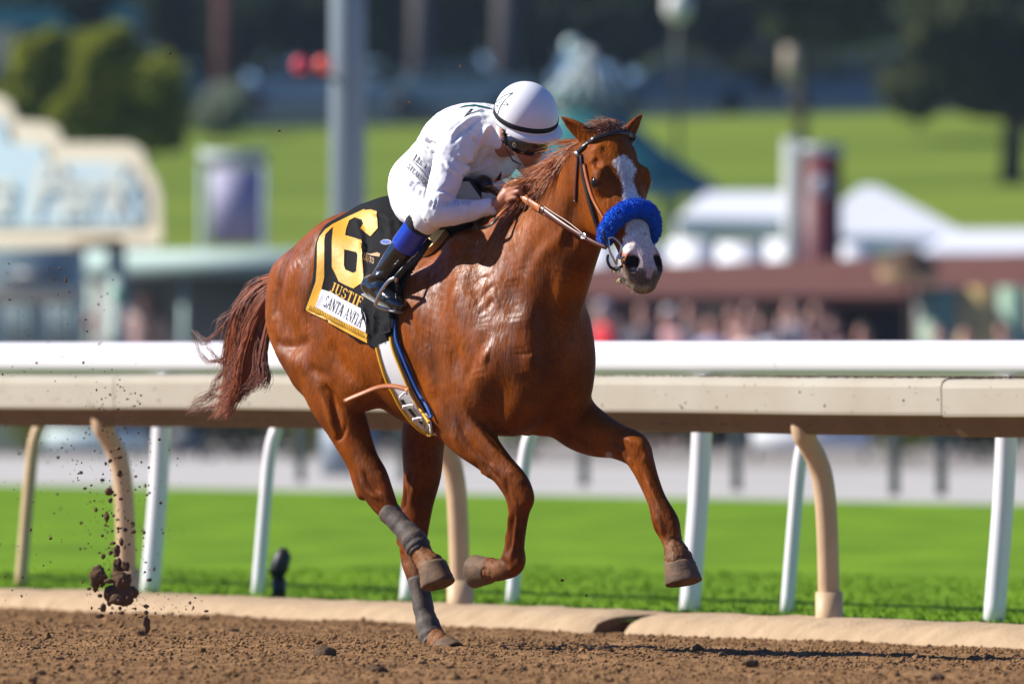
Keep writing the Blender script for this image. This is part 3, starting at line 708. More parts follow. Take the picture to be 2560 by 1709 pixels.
STROKES = [
 # shoulder and chest
 (crop3([(560, 500), (600, 640), (640, 780), (640, 900)]), .035, -.012), (crop3([(420, 430), (400, 600), (330, 800), (250, 1000)]), .05, -.010),
 (crop3([(480, 480), (470, 700), (480, 900), (560, 1050)]), .05, .012), (crop3([(640, 1060), (690, 1080)]), .03, .012),
 (crop3([(690, 870), (650, 980), (560, 1150), (520, 1290)]), .028, -.012), (crop3([(600, 1150), (640, 1300), (700, 1400)]), .05, .012),
 (crop3([(1040, 1000), (1035, 1150), (1030, 1330)]), .022, -.014), (crop3([(880, 1000), (900, 1150), (960, 1290)]), .035, -.010),
 (crop3([(960, 1050), (970, 1200)]), .045, .010), (crop3([(1130, 900), (1150, 1100), (1120, 1300)]), .05, .012),
 (crop3([(1250, 1180), (1200, 1300), (1130, 1400)]), .02, -.010), (crop3([(840, 560), (850, 700), (840, 850)]), .04, -.012),
 (crop3([(900, 450), (930, 700), (960, 900)]), .05, .008), (crop3([(1100, 500), (1080, 700), (1050, 900)]), .03, -.010), (crop3([(1180, 480), (1170, 700), (1140, 900)]), .04, .010),
 (crop3([(1260, 430), (1270, 650), (1240, 850)]), .025, -.008),
 (crop3([(300, 900), (330, 1100), (390, 1300)]), .03, -.010), (crop3([(240, 1000), (300, 1200), (330, 1350)]), .04, .008), (crop3([(420, 950), (440, 1150), (480, 1320)]), .035, .009),
 (crop3([(150, 760), (230, 1000), (300, 1200)]), .02, -.008),
 # skin folds over the shoulder
 (crop3([(620, 700), (660, 660), (720, 600)]), .010, -.008), (crop3([(590, 760), (610, 700), (570, 640)]), .010, -.008), (crop3([(570, 600), (640, 560), (690, 560)]), .010, -.006), (crop3([(610, 790), (680, 740), (720, 690)]), .011, -.007), (crop3([(700, 660), (740, 720), (760, 780)]), .012, .006),
 (crop3([(280, 500), (300, 560), (310, 620)]), .007, -.006), (crop3([(265, 560), (290, 600), (270, 640)]), .007, -.005),
 # neck
 (crop3([(1260, 150), (1160, 300), (1020, 420), (940, 560)]), .03, .010), (crop3([(1170, 230), (1160, 330)]), .012, .009), (crop3([(1050, 250), (950, 450), (870, 620)]), .03, -.010),
 (crop3([(1250, 30), (1220, 200), (1200, 380)]), .03, -.014),
 # rump and thigh
 (crop2([(870, 620), (820, 740), (800, 820), (830, 940)]), .04, -.014), (crop2([(760, 430), (690, 560), (680, 720), (760, 860)]), .05, .012), (crop2([(640, 560), (610, 700), (600, 840)]), .025, -.010), (crop2([(560, 870), (600, 980), (700, 1010), (800, 980), (840, 940)]), .022, -.012),
 (crop2([(570, 1000), (660, 1090), (760, 1130), (830, 1180)]), .04, .010), (crop2([(800, 1120), (880, 1180), (960, 1200)]), .022, -.010), (crop2([(960, 950), (1000, 1080), (1080, 1190), (1160, 1260)]), .03, -.014),
 (crop2([(880, 1260), (940, 1220), (960, 1300)]), .03, .008),
 (crop2([(1180, 950), (1250, 1130), (1340, 1260)]), .05, .010),
 # near hind leg
 (crop4([(130, 120), (170, 300), (190, 420)]), .014, -.008), (crop4([(60, 80), (100, 200), (170, 380)]), .02, .008), (crop4([(150, 430), (200, 380), (215, 330)]), .010, -.006), (crop4([(300, 560), (340, 640), (400, 690)]), .012, -.008),
 (crop4([(280, 600), (330, 680), (400, 720)]), .010, .006), (crop4([(250, 560), (290, 650), (340, 740), (400, 790)]), .012, -.008), (crop4([(380, 560), (420, 640), (450, 700)]), .02, .006),
 # far hind leg
 (crop4([(500, 560), (520, 680), (510, 780)]), .012, -.009), (crop4([(590, 570), (570, 660), (550, 760)]), .015, .008), (crop4([(540, 560), (545, 700)]), .012, .006), (crop4([(610, 640), (590, 740)]), .012, -.007), (crop4([(500, 980), (530, 1060)]), .012, -.006), (crop4([(540, 960), (560, 1040)]), .012, .006),
 # near fore leg
 (crop5([(420, 230), (500, 330), (600, 460), (690, 570)]), .018, .008), (crop5([(370, 270), (430, 400), (520, 520), (620, 620)]), .014, -.007), (crop5([(520, 330), (600, 440), (690, 540)]), .010, -.007), (crop5([(330, 350), (400, 480), (520, 590)]), .02, .007), (crop5([(560, 560), (610, 600), (640, 650)]), .008, .006),
 (crop5([(470, 500), (540, 560), (620, 610)]), .007, .005), (crop5([(480, 260), (560, 370), (660, 470)]), .006, .005), (crop5([(290, 380), (300, 450)]), .014, -.008),
 (crop5([(700, 600), (780, 640), (830, 700)]), .022, .006), (crop5([(680, 700), (740, 760), (800, 860)]), .02, -.005), (crop5([(730, 930), (720, 1060), (690, 1180)]), .009, -.006), (crop5([(760, 930), (750, 1080), (720, 1200)]), .008, .005), (crop5([(800, 940), (780, 1120)]), .012, .004),
 # far fore leg
 (crop5([(1390, 420), (1450, 460), (1490, 560)]), .014, -.007), (crop5([(1440, 400), (1540, 430), (1600, 480)]), .016, .006), (crop5([(1560, 620), (1620, 760), (1670, 900)]), .008, -.005), (crop5([(1600, 640), (1660, 780), (1720, 900)]), .010, .005), (crop5([(1200, 250), (1280, 330), (1400, 380)]), .04, .010), (crop5([(1050, 300), (1150, 400), (1260, 440)]), .03, -.008),
 # head: cheek edge, facial crest, veins under the eye, nostril wrinkles
 (crop6([(345, 770), (400, 830), (450, 900)]), .006, .004), (crop6([(400, 740), (440, 800), (450, 860)]), .005, .004), (crop6([(330, 700), (370, 760), (440, 780)]), .006, -.004), (crop6([(440, 760), (470, 830)]), .005, .003),
 (crop6([(320, 420), (350, 380), (400, 360)]), .012, .006), (crop6([(345, 450), (345, 530)]), .013, -.008), (crop6([(290, 500), (320, 460)]), .008, .005),
 (crop6([(270, 560), (300, 700), (350, 900), (390, 1020)]), .016, -.006), (crop6([(320, 640), (345, 615), (385, 640)]), .005, .005), (crop6([(325, 660), (360, 700), (405, 700)]), .005, .004),
 (crop6([(580, 1080), (640, 1100), (670, 1160)]), .010, .004), (crop6([(750, 1220), (760, 1300), (765, 1380)]), .004, -.004), (crop6([(790, 1220), (790, 1300)]), .004, -.003), (crop6([(720, 1210), (735, 1290)]), .004, -.003),
]
def tuned(S_):
    out = []
    for P_, r_, d_ in S_:
        x_ = np.mean([p[0] for p in P_]); y_ = np.mean([p[1] for p in P_])
        if y_ > 1000: d_ *= 1.55                      # tendons and muscles of the legs
        elif 1040 < x_ < 1480 and y_ > 560: d_ *= .72  # chest and shoulder
        out.append((P_, r_, d_))
    return out
STROKES += [(crop5([(720, 880), (708, 1000), (680, 1120), (650, 1180)]), .008, .006), (crop5([(745, 900), (735, 1040), (705, 1180)]), .006, -.006), (crop5([(800, 1180), (760, 1240), (700, 1260)]), .016, .006), (crop5([(650, 1180), (690, 1230), (740, 1260)]), .010, -.006), (crop5([(690, 660), (700, 760), (740, 840)]), .010, -.006), (crop5([(830, 700), (860, 780), (840, 850)]), .012, .005),
 (crop5([(1660, 900), (1700, 960), (1720, 1040)]), .012, .006), (crop5([(1660, 990), (1700, 1050), (1740, 1080)]), .012, -.006), (crop5([(1760, 940), (1800, 1000), (1800, 1060)]), .012, .004), (crop5([(1600, 700), (1650, 830), (1700, 920)]), .006, .005), (crop5([(1560, 420), (1600, 480), (1610, 560)]), .012, .006), (crop5([(1460, 500), (1500, 540), (1540, 620)]), .010, -.006),
 (crop5([(380, 560), (500, 600), (600, 660)]), .014, .006), (crop5([(540, 560), (600, 620), (660, 690)]), .008, -.006), (crop5([(640, 480), (700, 560), (760, 600)]), .010, .005)]
HW_ = sculpt(HW_, HN, bvh, tuned(STROKES))
HW_ = lap(HW_, HF, 1, .3)
for (x, y, l, rr) in ((1066, 1395, .12, .09), (1236, 1424, .135, .055), (1690, 1385, -.15, .075), (1100, 1606, -.11, .07)):   # mud caked on the pasterns
    c_ = h2w(HL(x, y, l)); m_ = np.where(((HW_-c_)**2).sum(1) < rr*rr)[0]
    for i_ in m_:
        p_ = Vector(HW_[i_]); HW_[i_] += HN[i_]*(mnoise.noise(p_*60)*.0035+mnoise.noise(p_*130)*.0022)
HN = vnormals(HW_, HF)
bvh = make_bvh(HW_, HF)
# ---- coat colours
def poly_sd(px, py, poly):
    """signed distance in photo pixels, negative inside"""
    poly = np.asarray(poly, float); n = len(poly); d = np.full(len(px), 1e9); ins = np.zeros(len(px), bool)
    for i in range(n):
        a = poly[i]; b = poly[(i+1) % n]; e = b-a
        t = np.clip(((px-a[0])*e[0]+(py-a[1])*e[1])/(e@e+1e-9), 0, 1)
        d = np.minimum(d, (px-a[0]-t*e[0])**2+(py-a[1]-t*e[1])**2)
        c = ((a[1] > py) != (b[1] > py)); 
        xi = a[0]+(py-a[1])/(e[1] if abs(e[1]) > 1e-9 else 1e-9)*e[0]
        ins ^= c & (px < xi)
    d = np.sqrt(d); return np.where(ins, -d, d)
vpx = HW_[:, 0]/HW_[:, 1]*FPX+CX; vpy = HY-(HW_[:, 2]-CAMZ)/HW_[:, 1]*FPX
facing = ((np.array(CAMP)-HW_)*HN).sum(1) > 0
noi = rng.normal(0, 1, len(HW_))
col = np.zeros((len(HW_), 4)); col[:, :3] = (.205, .0475, .0010) 
def blend(w, c, alpha=None):
    w = np.clip(w, 0, 1)
    for k in range(3): col[:, k] += (c[k]-col[:, k])*w
hh = HW_-np.array(POLL_W); hq = hh@ha; hE = hh@he; hN = hh@hn
ishead = (hq > -.1) & (hq < .75) & (np.abs(hE) < .2) & (hN > -.33) & (hN < .15)
# sweat on shoulder, neck base, rump, forearms
sw = [((1200, 720), 150), ((1120, 640), 110), ((1240, 560), 80), ((1230, 860), 80), ((860, 640), 90), ((735, 660), 60), ((745, 820), 60), ((1165, 1030), 50), ((1060, 700), 70), ((760, 900), 40)]
for (x, y), r in sw: col[:, 3] = np.maximum(col[:, 3], np.exp(-((vpx-x)**2+(vpy-y)**2)/r**2)*facing)
col[:, 3] = np.clip(col[:, 3]*1.1+.10, 0, 1)
z = HW_[:, 2]
def near_px(x, y, r): return np.exp(-(((vpx-x)**2+(vpy-y)**2)/r**2)**2)
blend((hq > .40)*ishead*np.clip((hq-.40)/.12, 0, 1)*.35, (.20, .10, .05))
blend(ishead*np.clip((hq-.50)/.05, 0, 1)*np.clip((-.075-hN)/.03, 0, 1)*.9, (.14, .10, .075))
blend(ishead*np.clip((hq-.605)/.02+noi*.1, 0, 1)*.8, (.16, .12, .09))
blaze = cpts(1380, 250, 3.137, [(475, 485), (505, 450), (570, 428), (612, 462), (662, 548), (636, 610), (652, 690), (700, 780), (740, 900), (790, 990), (812, 1090), (850, 1170), (852, 1260), (800, 1320), (772, 1400), (738, 1385), (740, 1310), (712, 1235), (650, 1185), (560, 1205), (548, 1160), (556, 1080), (580, 1060), (580, 960), (560, 860), (552, 790), (556, 680), (528, 600), (500, 540)])
sdz = poly_sd(vpx, vpy, blaze)+noi*1.6
blend(np.clip(.5-sdz/4, 0, 1)*ishead*facing, (.66, .63, .60))
pink = cpts(1380, 250, 3.137, [(720, 1150), (850, 1150), (860, 1270), (800, 1330), (772, 1400), (738, 1385), (735, 1300), (690, 1200), (560, 1220), (556, 1195), (640, 1165)])
blend(np.clip(.5-(poly_sd(vpx, vpy, pink)+noi*2)/8, 0, 1)*ishead*facing*.65, (.55, .25, .24))
blend(ishead*np.clip((hq-.44)/.03, 0, 1)*np.clip((.60-hq)/.03, 0, 1)*np.clip((hN+.055)/.02, 0, 1)*np.clip((hE+.062)/.012, 0, 1)*np.clip((.05-hE)/.012, 0, 1)*.9, (.62, .50, .47))
spots = [(1612, 585, 5), (1627, 592, 4)]
for x, y, r in spots: blend(near_px(x, y, r)*facing*ishead*.7, (.35, .2, .17))
grey = cpts(1380, 250, 3.137, [(560, 1300), (620, 1330), (700, 1320), (732, 1345), (738, 1390), (775, 1400), (830, 1320), (868, 1240), (890, 1280), (850, 1380), (780, 1490), (620, 1500), (560, 1380), (540, 1290)])
blend(np.clip(.5-(poly_sd(vpx, vpy, grey)+noi*2)/10, 0, 1)*ishead*facing*.9, (.115, .085, .065))
chin = cpts(1380, 250, 3.137, [(540, 1330), (600, 1400), (700, 1460), (780, 1450), (740, 1510), (580, 1490)])
blend(np.clip(.5-(poly_sd(vpx, vpy, chin)+noi*3)/12, 0, 1)*ishead*facing*.8, (.36, .29, .21))
for sg in (1, -1):   # nostrils are dark inside
    c_ = HDW(NOS[0], sg*NOS[1], NOS[2]-.004)
    d_ = np.linalg.norm(HW_-c_, axis=1)
    blend(np.clip((.033-d_)/.006, 0, 1), (.010, .007, .007))
    c_ = HDW(.195, sg*.112, -.03); d_ = np.linalg.norm(HW_-c_, axis=1)
    blend(np.clip((.034-d_)/.014, 0, 1)*.85, (.03, .015, .01))
    e_ = np.array(h2w((eR_b if sg < 0 else eL_b)))
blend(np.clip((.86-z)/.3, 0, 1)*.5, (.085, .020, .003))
for (x, y, r, w_) in ((1370, 960, 150, .35), (1340, 700, 90, .25), (960, 980, 90, .4), (1420, 560, 70, .2), (800, 800, 60, .2), (1545, 400, 70, .25)): blend(np.exp(-((vpx-x)**2+(vpy-y)**2)/r**2)*w_, (.075, .018, .002))   # shade over breast, neck, flank and face painted into the coat
# dusty pasterns
for (x, y, r) in ((1062, 1400, 52), (1235, 1425, 34), (1690, 1385, 46), (1100, 1610, 46)):
    blend(near_px(x, y, r)*(.75+.25*noi)*.85*(z < .75), (.20, .105, .05))
blend(near_px(1522, 1138, 9)*(z < 1), (.30, .24, .2))
horse = thing('racehorse', h2w((0, 0, 0)), 'chestnut racehorse with a white blaze galloping over the brown dirt track', 'horse')
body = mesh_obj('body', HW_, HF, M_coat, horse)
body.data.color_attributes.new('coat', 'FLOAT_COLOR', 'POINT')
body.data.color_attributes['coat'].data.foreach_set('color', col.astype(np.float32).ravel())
# ---------------------------------------------------------------- hooves, eyes, hair
M_hoof = mat('hoof_horn', (.065, .042, .026), .75, .3, noise=(22, .9, (.22, .125, .062)), bump=(90, .5, .004))
M_eye = mat('eye_glass', (.008, .004, .002), .08, .5)
M_white = mat('white_fabric', (.80, .80, .82), .75, .3, bump=(240, .12, .002))
def basis_h(s, yl, z): return np.array((s*ct+yl*st, -s*st+yl*ct, z))
FWD_W = basis_h(1, 0, 0); RIGHT_W = basis_h(0, -1, 0); UP_W = np.array((0, 0, 1.))
def hoof(cor, bot, fw, r0, r1, toe):
    """cor, bot: centres of the coronet and the ground surface; fw: toe direction"""
    cor = np.array(cor); bot = np.array(bot); d = bot-cor; L = np.linalg.norm(d); d = d/L
    fw = np.array(fw, float); fw -= d*(fw@d); fw /= np.linalg.norm(fw); sd_ = np.cross(d, fw)
    vs, fs = [], []; n = 28; rows = 9
    for j in range(rows):
        t = j/(rows-1)
        r = r0+(r1-r0)*t
        for k in range(n):
            a = 2*math.pi*k/n; ca, sa = math.cos(a), math.sin(a)
            rr = r*(1+.05*math.sin(t*19)*.25)
            if j == 0: rr *= .93
            ff = ca*rr*(1.0+(toe*t if ca > 0 else .03*t)); flat = 1 if ca > -.55 else .9
            vs.append(cor+d*(L*t-(.012*(1-t) if ca < 0 else 0))+fw*ff*flat+sd_*sa*rr*.95)
    for j in range(rows-1):
        for k in range(n): fs.append((j*n+k, j*n+(k+1) % n, (j+1)*n+(k+1) % n, (j+1)*n+k))
    for q, dd in ((.96, .004), (.72, -.010), (.3, -.012)):
        b0 = len(vs)-n
        c_ = np.mean(vs[-n:], 0) if q == .96 else c0
        if q == .96: c0 = c_
        ring = [c0+(vs[(rows-1)*n+k]-c0)*q+d*dd for k in range(n)]
        vs.extend(ring)
        for k in range(n): fs.append((b0+k, b0+(k+1) % n, b0+n+(k+1) % n, b0+n+k))
    fs.append(tuple(len(vs)-n+k for k in range(n)))
    fs.append(tuple(reversed(range(n))))
    return mesh_obj('hoof', vs, fs, M_hoof, horse)
def P3(px, py, l): return h2w(HL(px, py, l))
hoof(P3(1080, 1406, .12), P3(1092, 1462, .12), FWD_W*1+UP_W*.1, .056, .066, .30)
hoof(P3(1106, 1612, -.11), P3(1122, 1640, -.11), FWD_W, .054, .064, .25)
hoof(P3(1228, 1425, .135), P3(1188, 1422, .135), -UP_W+FWD_W*-.2, .050, .060, .22)
hoof(P3(1698, 1404, -.15), P3(1706, 1456, -.15), FWD_W+UP_W*-.15, .060, .070, .28)
for sg in (1, -1):
    c = HDW(.192, sg*.1045, -.030)
    MB().ball(c, .0235, 20, 14).build('eye', M_eye, horse)
# ragged hair over the coronets
def hair_mat(name, spec=.6):
    m = bpy.data.materials.new(name); m.use_nodes = True; nt = m.node_tree; b = nt.nodes['Principled BSDF']
    at = nt.nodes.new('ShaderNodeAttribute'); at.attribute_name = 'tint'; nt.links.new(at.outputs['Color'], b.inputs['Base Color'])
    b.inputs['Roughness'].default_value = .42; b.inputs['Specular IOR Level'].default_value = spec
    return m
M_hair = hair_mat('horse_hair')
class Strands:
    def __init__(self): self.v = []; self.f = []; self.c = []
    def add(self, pts, r0, r1, col):
        P = np.asarray(pts, float); n = len(P); b = len(self.v)
        t = np.gradient(P, axis=0); t /= np.maximum(np.linalg.norm(t, axis=1), 1e-9)[:, None]
        up = np.array((0.13, -1, .21)); a = np.cross(t, up); a /= np.maximum(np.linalg.norm(a, axis=1), 1e-9)[:, None]; u = np.cross(a, t)
        for i in range(n):
            r = r0+(r1-r0)*(i/(n-1))**1.3
            for k in range(3):
                w = 2*math.pi*k/3
                self.v.append(P[i]+a[i]*r*math.cos(w)+u[i]*r*math.sin(w)); self.c.append(col)
        for i in range(n-1):
            for k in range(3): self.f.append((b+i*3+k, b+i*3+(k+1) % 3, b+i*3+3+(k+1) % 3, b+i*3+3+k))
    def build(self, name, m, parent):
        o = mesh_obj(name, self.v, np.array(self.f), m, parent)
        ca = o.data.color_attributes.new('tint', 'FLOAT_COLOR', 'POINT')
        ca.data.foreach_set('color', np.concatenate([np.array(self.c), np.ones((len(self.c), 1))], 1).astype(np.float32).ravel())
        return o
def hcol(base=(.20, .058, .016), v=.45):
    k = 1+rng.uniform(-v, v*1.1); w = rng.uniform(0, .35)
    return (base[0]*k, base[1]*k*(1+w*.5), base[2]*k*(1+w*1.5))
# mane
S = Strands()
crest = np.array([(.96, 1.945), (.90, 1.93), (.82, 1.885), (.745, 1.838), (.68, 1.80), (.62, 1.762), (.575, 1.735)])
clump_t = rng.uniform(0, 1, 60)**.9*(len(crest)-1.001); clump_r = rng.normal(0, 1, (60, 4))
for i in range(1400):
    ci = rng.integers(0, 60); t = float(np.clip(clump_t[ci]+rng.normal(0, .06), 0, len(crest)-1.001)); k = int(t); fr = t-k
    s0, z0 = crest[k]*(1-fr)+crest[k+1]*fr
    lock = math.sin(t*9)*.5+math.sin(t*23+1)*.4
    l0 = rng.normal(.004, .014)
    cr_ = clump_r[ci]; ln = (.115+.025*cr_[0]+rng.normal(0, .015))*(1.0 if k > 0 else .7)
    back = .75+.2*cr_[1]+rng.normal(0, .06); out = .8+.25*cr_[2]+rng.normal(0, .08)+.2*lock; drop = .8+.35*cr_[3]+rng.normal(0, .12)
    pts = []
    for j in range(7):
        q = j/6
        s_ = s0-ln*back*(q*.55+q*q*.5)+.012*math.sin(q*4+t*5+i)*q
        l_ = l0+ln*out*(.35*q+.55*q*q)*.8+.006*math.sin(q*6+i)*q
        z_ = z0+.012+ln*(.20*q-.85*drop*q*q)+.008*math.sin(q*5+i*1.7)*q
        pts.append(h2w((s_, -l_, z_)))
    S.add(pts, .0023, .0004, hcol((.44, .130, .030), .5))
# forelock, blown back between the ears
for i in range(190):
    e0 = rng.normal(0, .026); q0 = rng.uniform(-.035, .012)
    p0 = HDW(q0, e0, .012+rng.uniform(-.02, .004)); ln = rng.uniform(.03, .075)
    d1 = -ha*rng.uniform(.5, 1.1)+hn*rng.uniform(.0, .5)+he*rng.normal(-.25, .45); d1 /= np.linalg.norm(d1)
    pts = [p0+d1*ln*q+np.array((-.045*q*q, .03*q*q, -.035*q*q))*(ln/.07)+rng.normal(0, .0016, 3) for q in np.linspace(0, 1, 6)]
    S.add(pts, .0022, .0004, hcol((.26, .085, .03), .5))
S.build('mane', M_hair, horse)
# tail: strands between guide curves
T = Strands()
def guide(pts, l): return catmull(np.array([h2w(HL(x, y, l)) for x, y in pts]), 4)
g0 = [[(700, 680), (645, 697), (600, 740), (574, 815), (566, 890), (560, 950), (548, 1005), (528, 1030)],
      [(705, 694), (652, 722), (612, 780), (596, 860), (588, 930), (576, 985), (560, 1020), (545, 1040)],
      [(708, 706), (664, 745), (632, 815), (614, 890), (604, 950), (590, 990), (572, 1030), (562, 1050)],
      [(712, 716), (674, 770), (650, 840), (634, 905), (624, 945), (606, 975), (590, 1000), (575, 1020)]]
gs = [guide(g, l) for g, l in zip(g0, (.0, .02, .03, .01))]
tc_t = np.clip(rng.beta(1.2, 1.4, 46)*3, 0, 2.999); tc_o = rng.normal(0, 1, (46, 8)); tc_l = rng.uniform(.6, 1.0, 46); tc_c = rng.uniform(.6, 1.7, 46)
for i in range(1300):
    ci = rng.integers(0, 46); t = float(np.clip(tc_t[ci]+rng.normal(0, .07), 0, 2.999)); k = int(t); fr = t-k
    c = gs[k]*(1-fr)+gs[k+1]*fr
    m = int(len(c)*min(1, tc_l[ci]*rng.uniform(.85, 1.08))); c = c[:m].copy()
    w = np.linspace(0, 1, m)
    q8 = tc_o[ci]; off = q8[:3]*.020+rng.normal(0, 1, 3)*.009; off2 = q8[3:6]*.010+rng.normal(0, 1, 3)*.005
    c += off*np.minimum(w*2.2, 1)[:, None]*(1-.35*w)[:, None]+off2*np.sin(w*(6+2.5*q8[6])+q8[7]*3)[:, None]*w[:, None]
    c[:, 0] += (rng.exponential(.014)*-1+.01)*w**3
    hb = tc_c[ci]; T.add(c, .0020, .0005, hcol((.21*hb, .052*hb, .014*hb), .5))
loose = [[(700, 712), (676, 780), (660, 850), (650, 905), (655, 940), (640, 965), (615, 970)], [(700, 716), (684, 790), (668, 850), (662, 905), (668, 940), (662, 962), (645, 970)], [(690, 720), (650, 830), (640, 880), (638, 930), (625, 960), (600, 985), (590, 1000)], [(675, 720), (640, 800), (655, 870), (652, 920), (632, 955), (608, 968), (588, 972)]]
for L_, num in zip(loose, (70, 60, 70, 40)):
    g = guide(L_, .03)
    for i in range(num):
        w = np.linspace(0, 1, len(g)); c = g+rng.normal(0, .008, 3)*w[:, None]*1.4+rng.normal(0, .006, 3)*np.sin(w*7+i)[:, None]*w[:, None]
        m = int(len(c)*rng.uniform(.75, 1)); T.add(c[:m], .0020, .0007, hcol((.17, .045, .017), .6))
fly = [[(640, 720), (590, 775), (550, 800), (543, 825)], [(600, 760), (560, 815), (520, 850), (500, 848), (482, 830)], [(575, 880), (545, 900), (515, 900), (495, 870), (490, 850)], [(580, 895), (550, 905), (530, 880), (512, 855)],
       [(560, 960), (530, 980), (500, 1000), (482, 1025)], [(556, 990), (535, 990), (510, 1005), (485, 1010)], [(552, 1010), (520, 1020), (490, 1025), (470, 1030)], [(560, 930), (540, 950), (530, 975), (525, 990)], [(650, 700), (620, 720), (585, 765), (585, 775)], [(600, 1000), (590, 985), (605, 970), (640, 960)]]
for L_ in fly:
    for i in range(16):
        g = guide(L_, .02); w = np.linspace(0, 1, len(g)); c = g+rng.normal(0, .010, 3)*w[:, None]+rng.normal(0, .007, 3)*np.sin(w*6+i)[:, None]
        T.add(c, .0013, .0005, hcol((.19, .07, .035), .4))
T.build('tail', M_hair, horse)
# whiskers on the chin and hair fringe over the hoofs
Fz = Strands()
for i in range(70):
    p0 = HDW(rng.uniform(.54, .605), rng.normal(0, .028), -.135+rng.uniform(0, .02))
    d1 = -hn*rng.uniform(.4, 1)+ha*rng.uniform(.2, 1)+rng.normal(0, .25, 3); d1 /= np.linalg.norm(d1)
    Fz.add([p0+d1*.022*q for q in (0, .5, 1)], .0007, .0003, (.42, .30, .16))
Fz.build('whiskers', M_hair, horse)

# ---------------------------------------------------------------- sheets and straps that follow a surface
from mathutils.geometry import tessellate_polygon
def surf_pt(px, py, tree, off, last=[None]):
    p, n = hit(px, py, tree)
    if p is None:
        d = last[0] if last[0] is not None else 44.3
        q = W(px, py, d); r = tree.find_nearest(q)
        p, n = r[0], r[1]
    if n.dot(CAMP-p) < 0: n = -n
    last[0] = p.y
    return p+n*off
def fill_px(outer, holes=(), maxlen=9.0):
    bm = bmesh.new()
    polys = [[Vector((x, y, 0)) for x, y in outer]]+[[Vector((x, y, 0)) for x, y in h] for h in holes]
    flat = [v for p in polys for v in p]
    vs = [bm.verts.new(v) for v in flat]
    for t in tessellate_polygon(polys):
        try: bm.faces.new([vs[i] for i in t])
        except ValueError: pass
    for it in range(6):
        es = [e for e in bm.edges if e.calc_length() > maxlen]
        if not es: break
        bmesh.ops.subdivide_edges(bm, edges=es, cuts=1); bmesh.ops.triangulate(bm, faces=[f for f in bm.faces if len(f.verts) > 3])
    bmesh.ops.recalc_face_normals(bm, faces=bm.faces)
    return bm
def sheet(name, outer, m, parent, tree, off, holes=(), thick=0.0, maxlen=9.0, mb=None):
    """a sheet lying on a surface; thick>0 gives it a rim down towards the surface"""
    bm = fill_px(outer, holes, maxlen)
    bm.verts.index_update()
    P = [surf_pt(v.co.x, v.co.y, tree, off) for v in bm.verts]
    fs = [[v.index for v in f.verts] for f in bm.faces]
    # face orientation towards the camera
    out = []
    for f in fs:
        n = (P[f[1]]-P[f[0]]).cross(P[f[2]]-P[f[0]])
        out.append(f if n.dot(CAMP-P[f[0]]) > 0 else f[::-1])
    if thick:
        k = len(P); P2 = [surf_pt(v.co.x, v.co.y, tree, off-thick) for v in bm.verts]
        P = P+P2
        for e in bm.edges:
            if len(e.link_faces) == 1:
                a, b = e.verts[0].index, e.verts[1].index; out.append([a, b, b+k, a+k])
    bm.free()
    if mb is not None: mb.add(P, out); return
    return mesh_obj(name, [tuple(p) for p in P], out, m, parent)
def ribbon(mb, P, Nn, width, thick):
    """box-section strap along world points P with surface normals Nn"""
    P = [Vector(p) for p in P]; n = len(P); vs = []; fs = []
    w = width if hasattr(width, '__len__') else [width]*n
    for i in range(n):
        t = (P[min(i+1, n-1)]-P[max(i-1, 0)]).normalized(); nn = Vector(Nn[i]); nn = (nn-t*nn.dot(t)).normalized(); b = t.cross(nn)
        for (x, y) in ((-1, 0), (-.86, 1), (.86, 1), (1, 0)):
            vs.append(P[i]+b*(x*w[i]/2)+nn*(y*thick))
    for i in range(n-1):
        for k in range(4):
            fs.append((i*4+k, i*4+(k+1) % 4, i*4+4+(k+1) % 4, i*4+4+k))
    fs.append((0, 1, 2, 3)); fs.append((n*4-1, n*4-2, n*4-3, n*4-4))
    mb.add(vs, fs)
def strap(mb, pts, width, thick, tree, off=.001, n=5, smooth=2):
    Q = catmull(pts, n); P = []; Nn = []
    for x, y in Q:
        p, nn = hit(x, y, tree)
        if p is None:
            r = tree.find_nearest(W(x, y, P[-1].y if P else 43.6)); p, nn = r[0], r[1]
        P.append(p+nn*off); Nn.append(nn)
    for it in range(smooth):
        P = [P[0]]+[(P[i-1]+P[i]*2+P[i+1])/4 for i in range(1, len(P)-1)]+[P[-1]]
        Nn = [Nn[0]]+[(Nn[i-1]+Nn[i]*2+Nn[i+1]).normalized() for i in range(1, len(P)-1)]+[Nn[-1]]
    ribbon(mb, P, Nn, width, thick)
def tree_of(*objs):
    V = []; F = []
    for o in objs:
        b = len(V); g = gloc(o)
        V += [v.co+g for v in o.data.vertices]; F += [[i+b for i in p.vertices] for p in o.data.polygons]
    return BVHTree.FromPolygons(V, F)

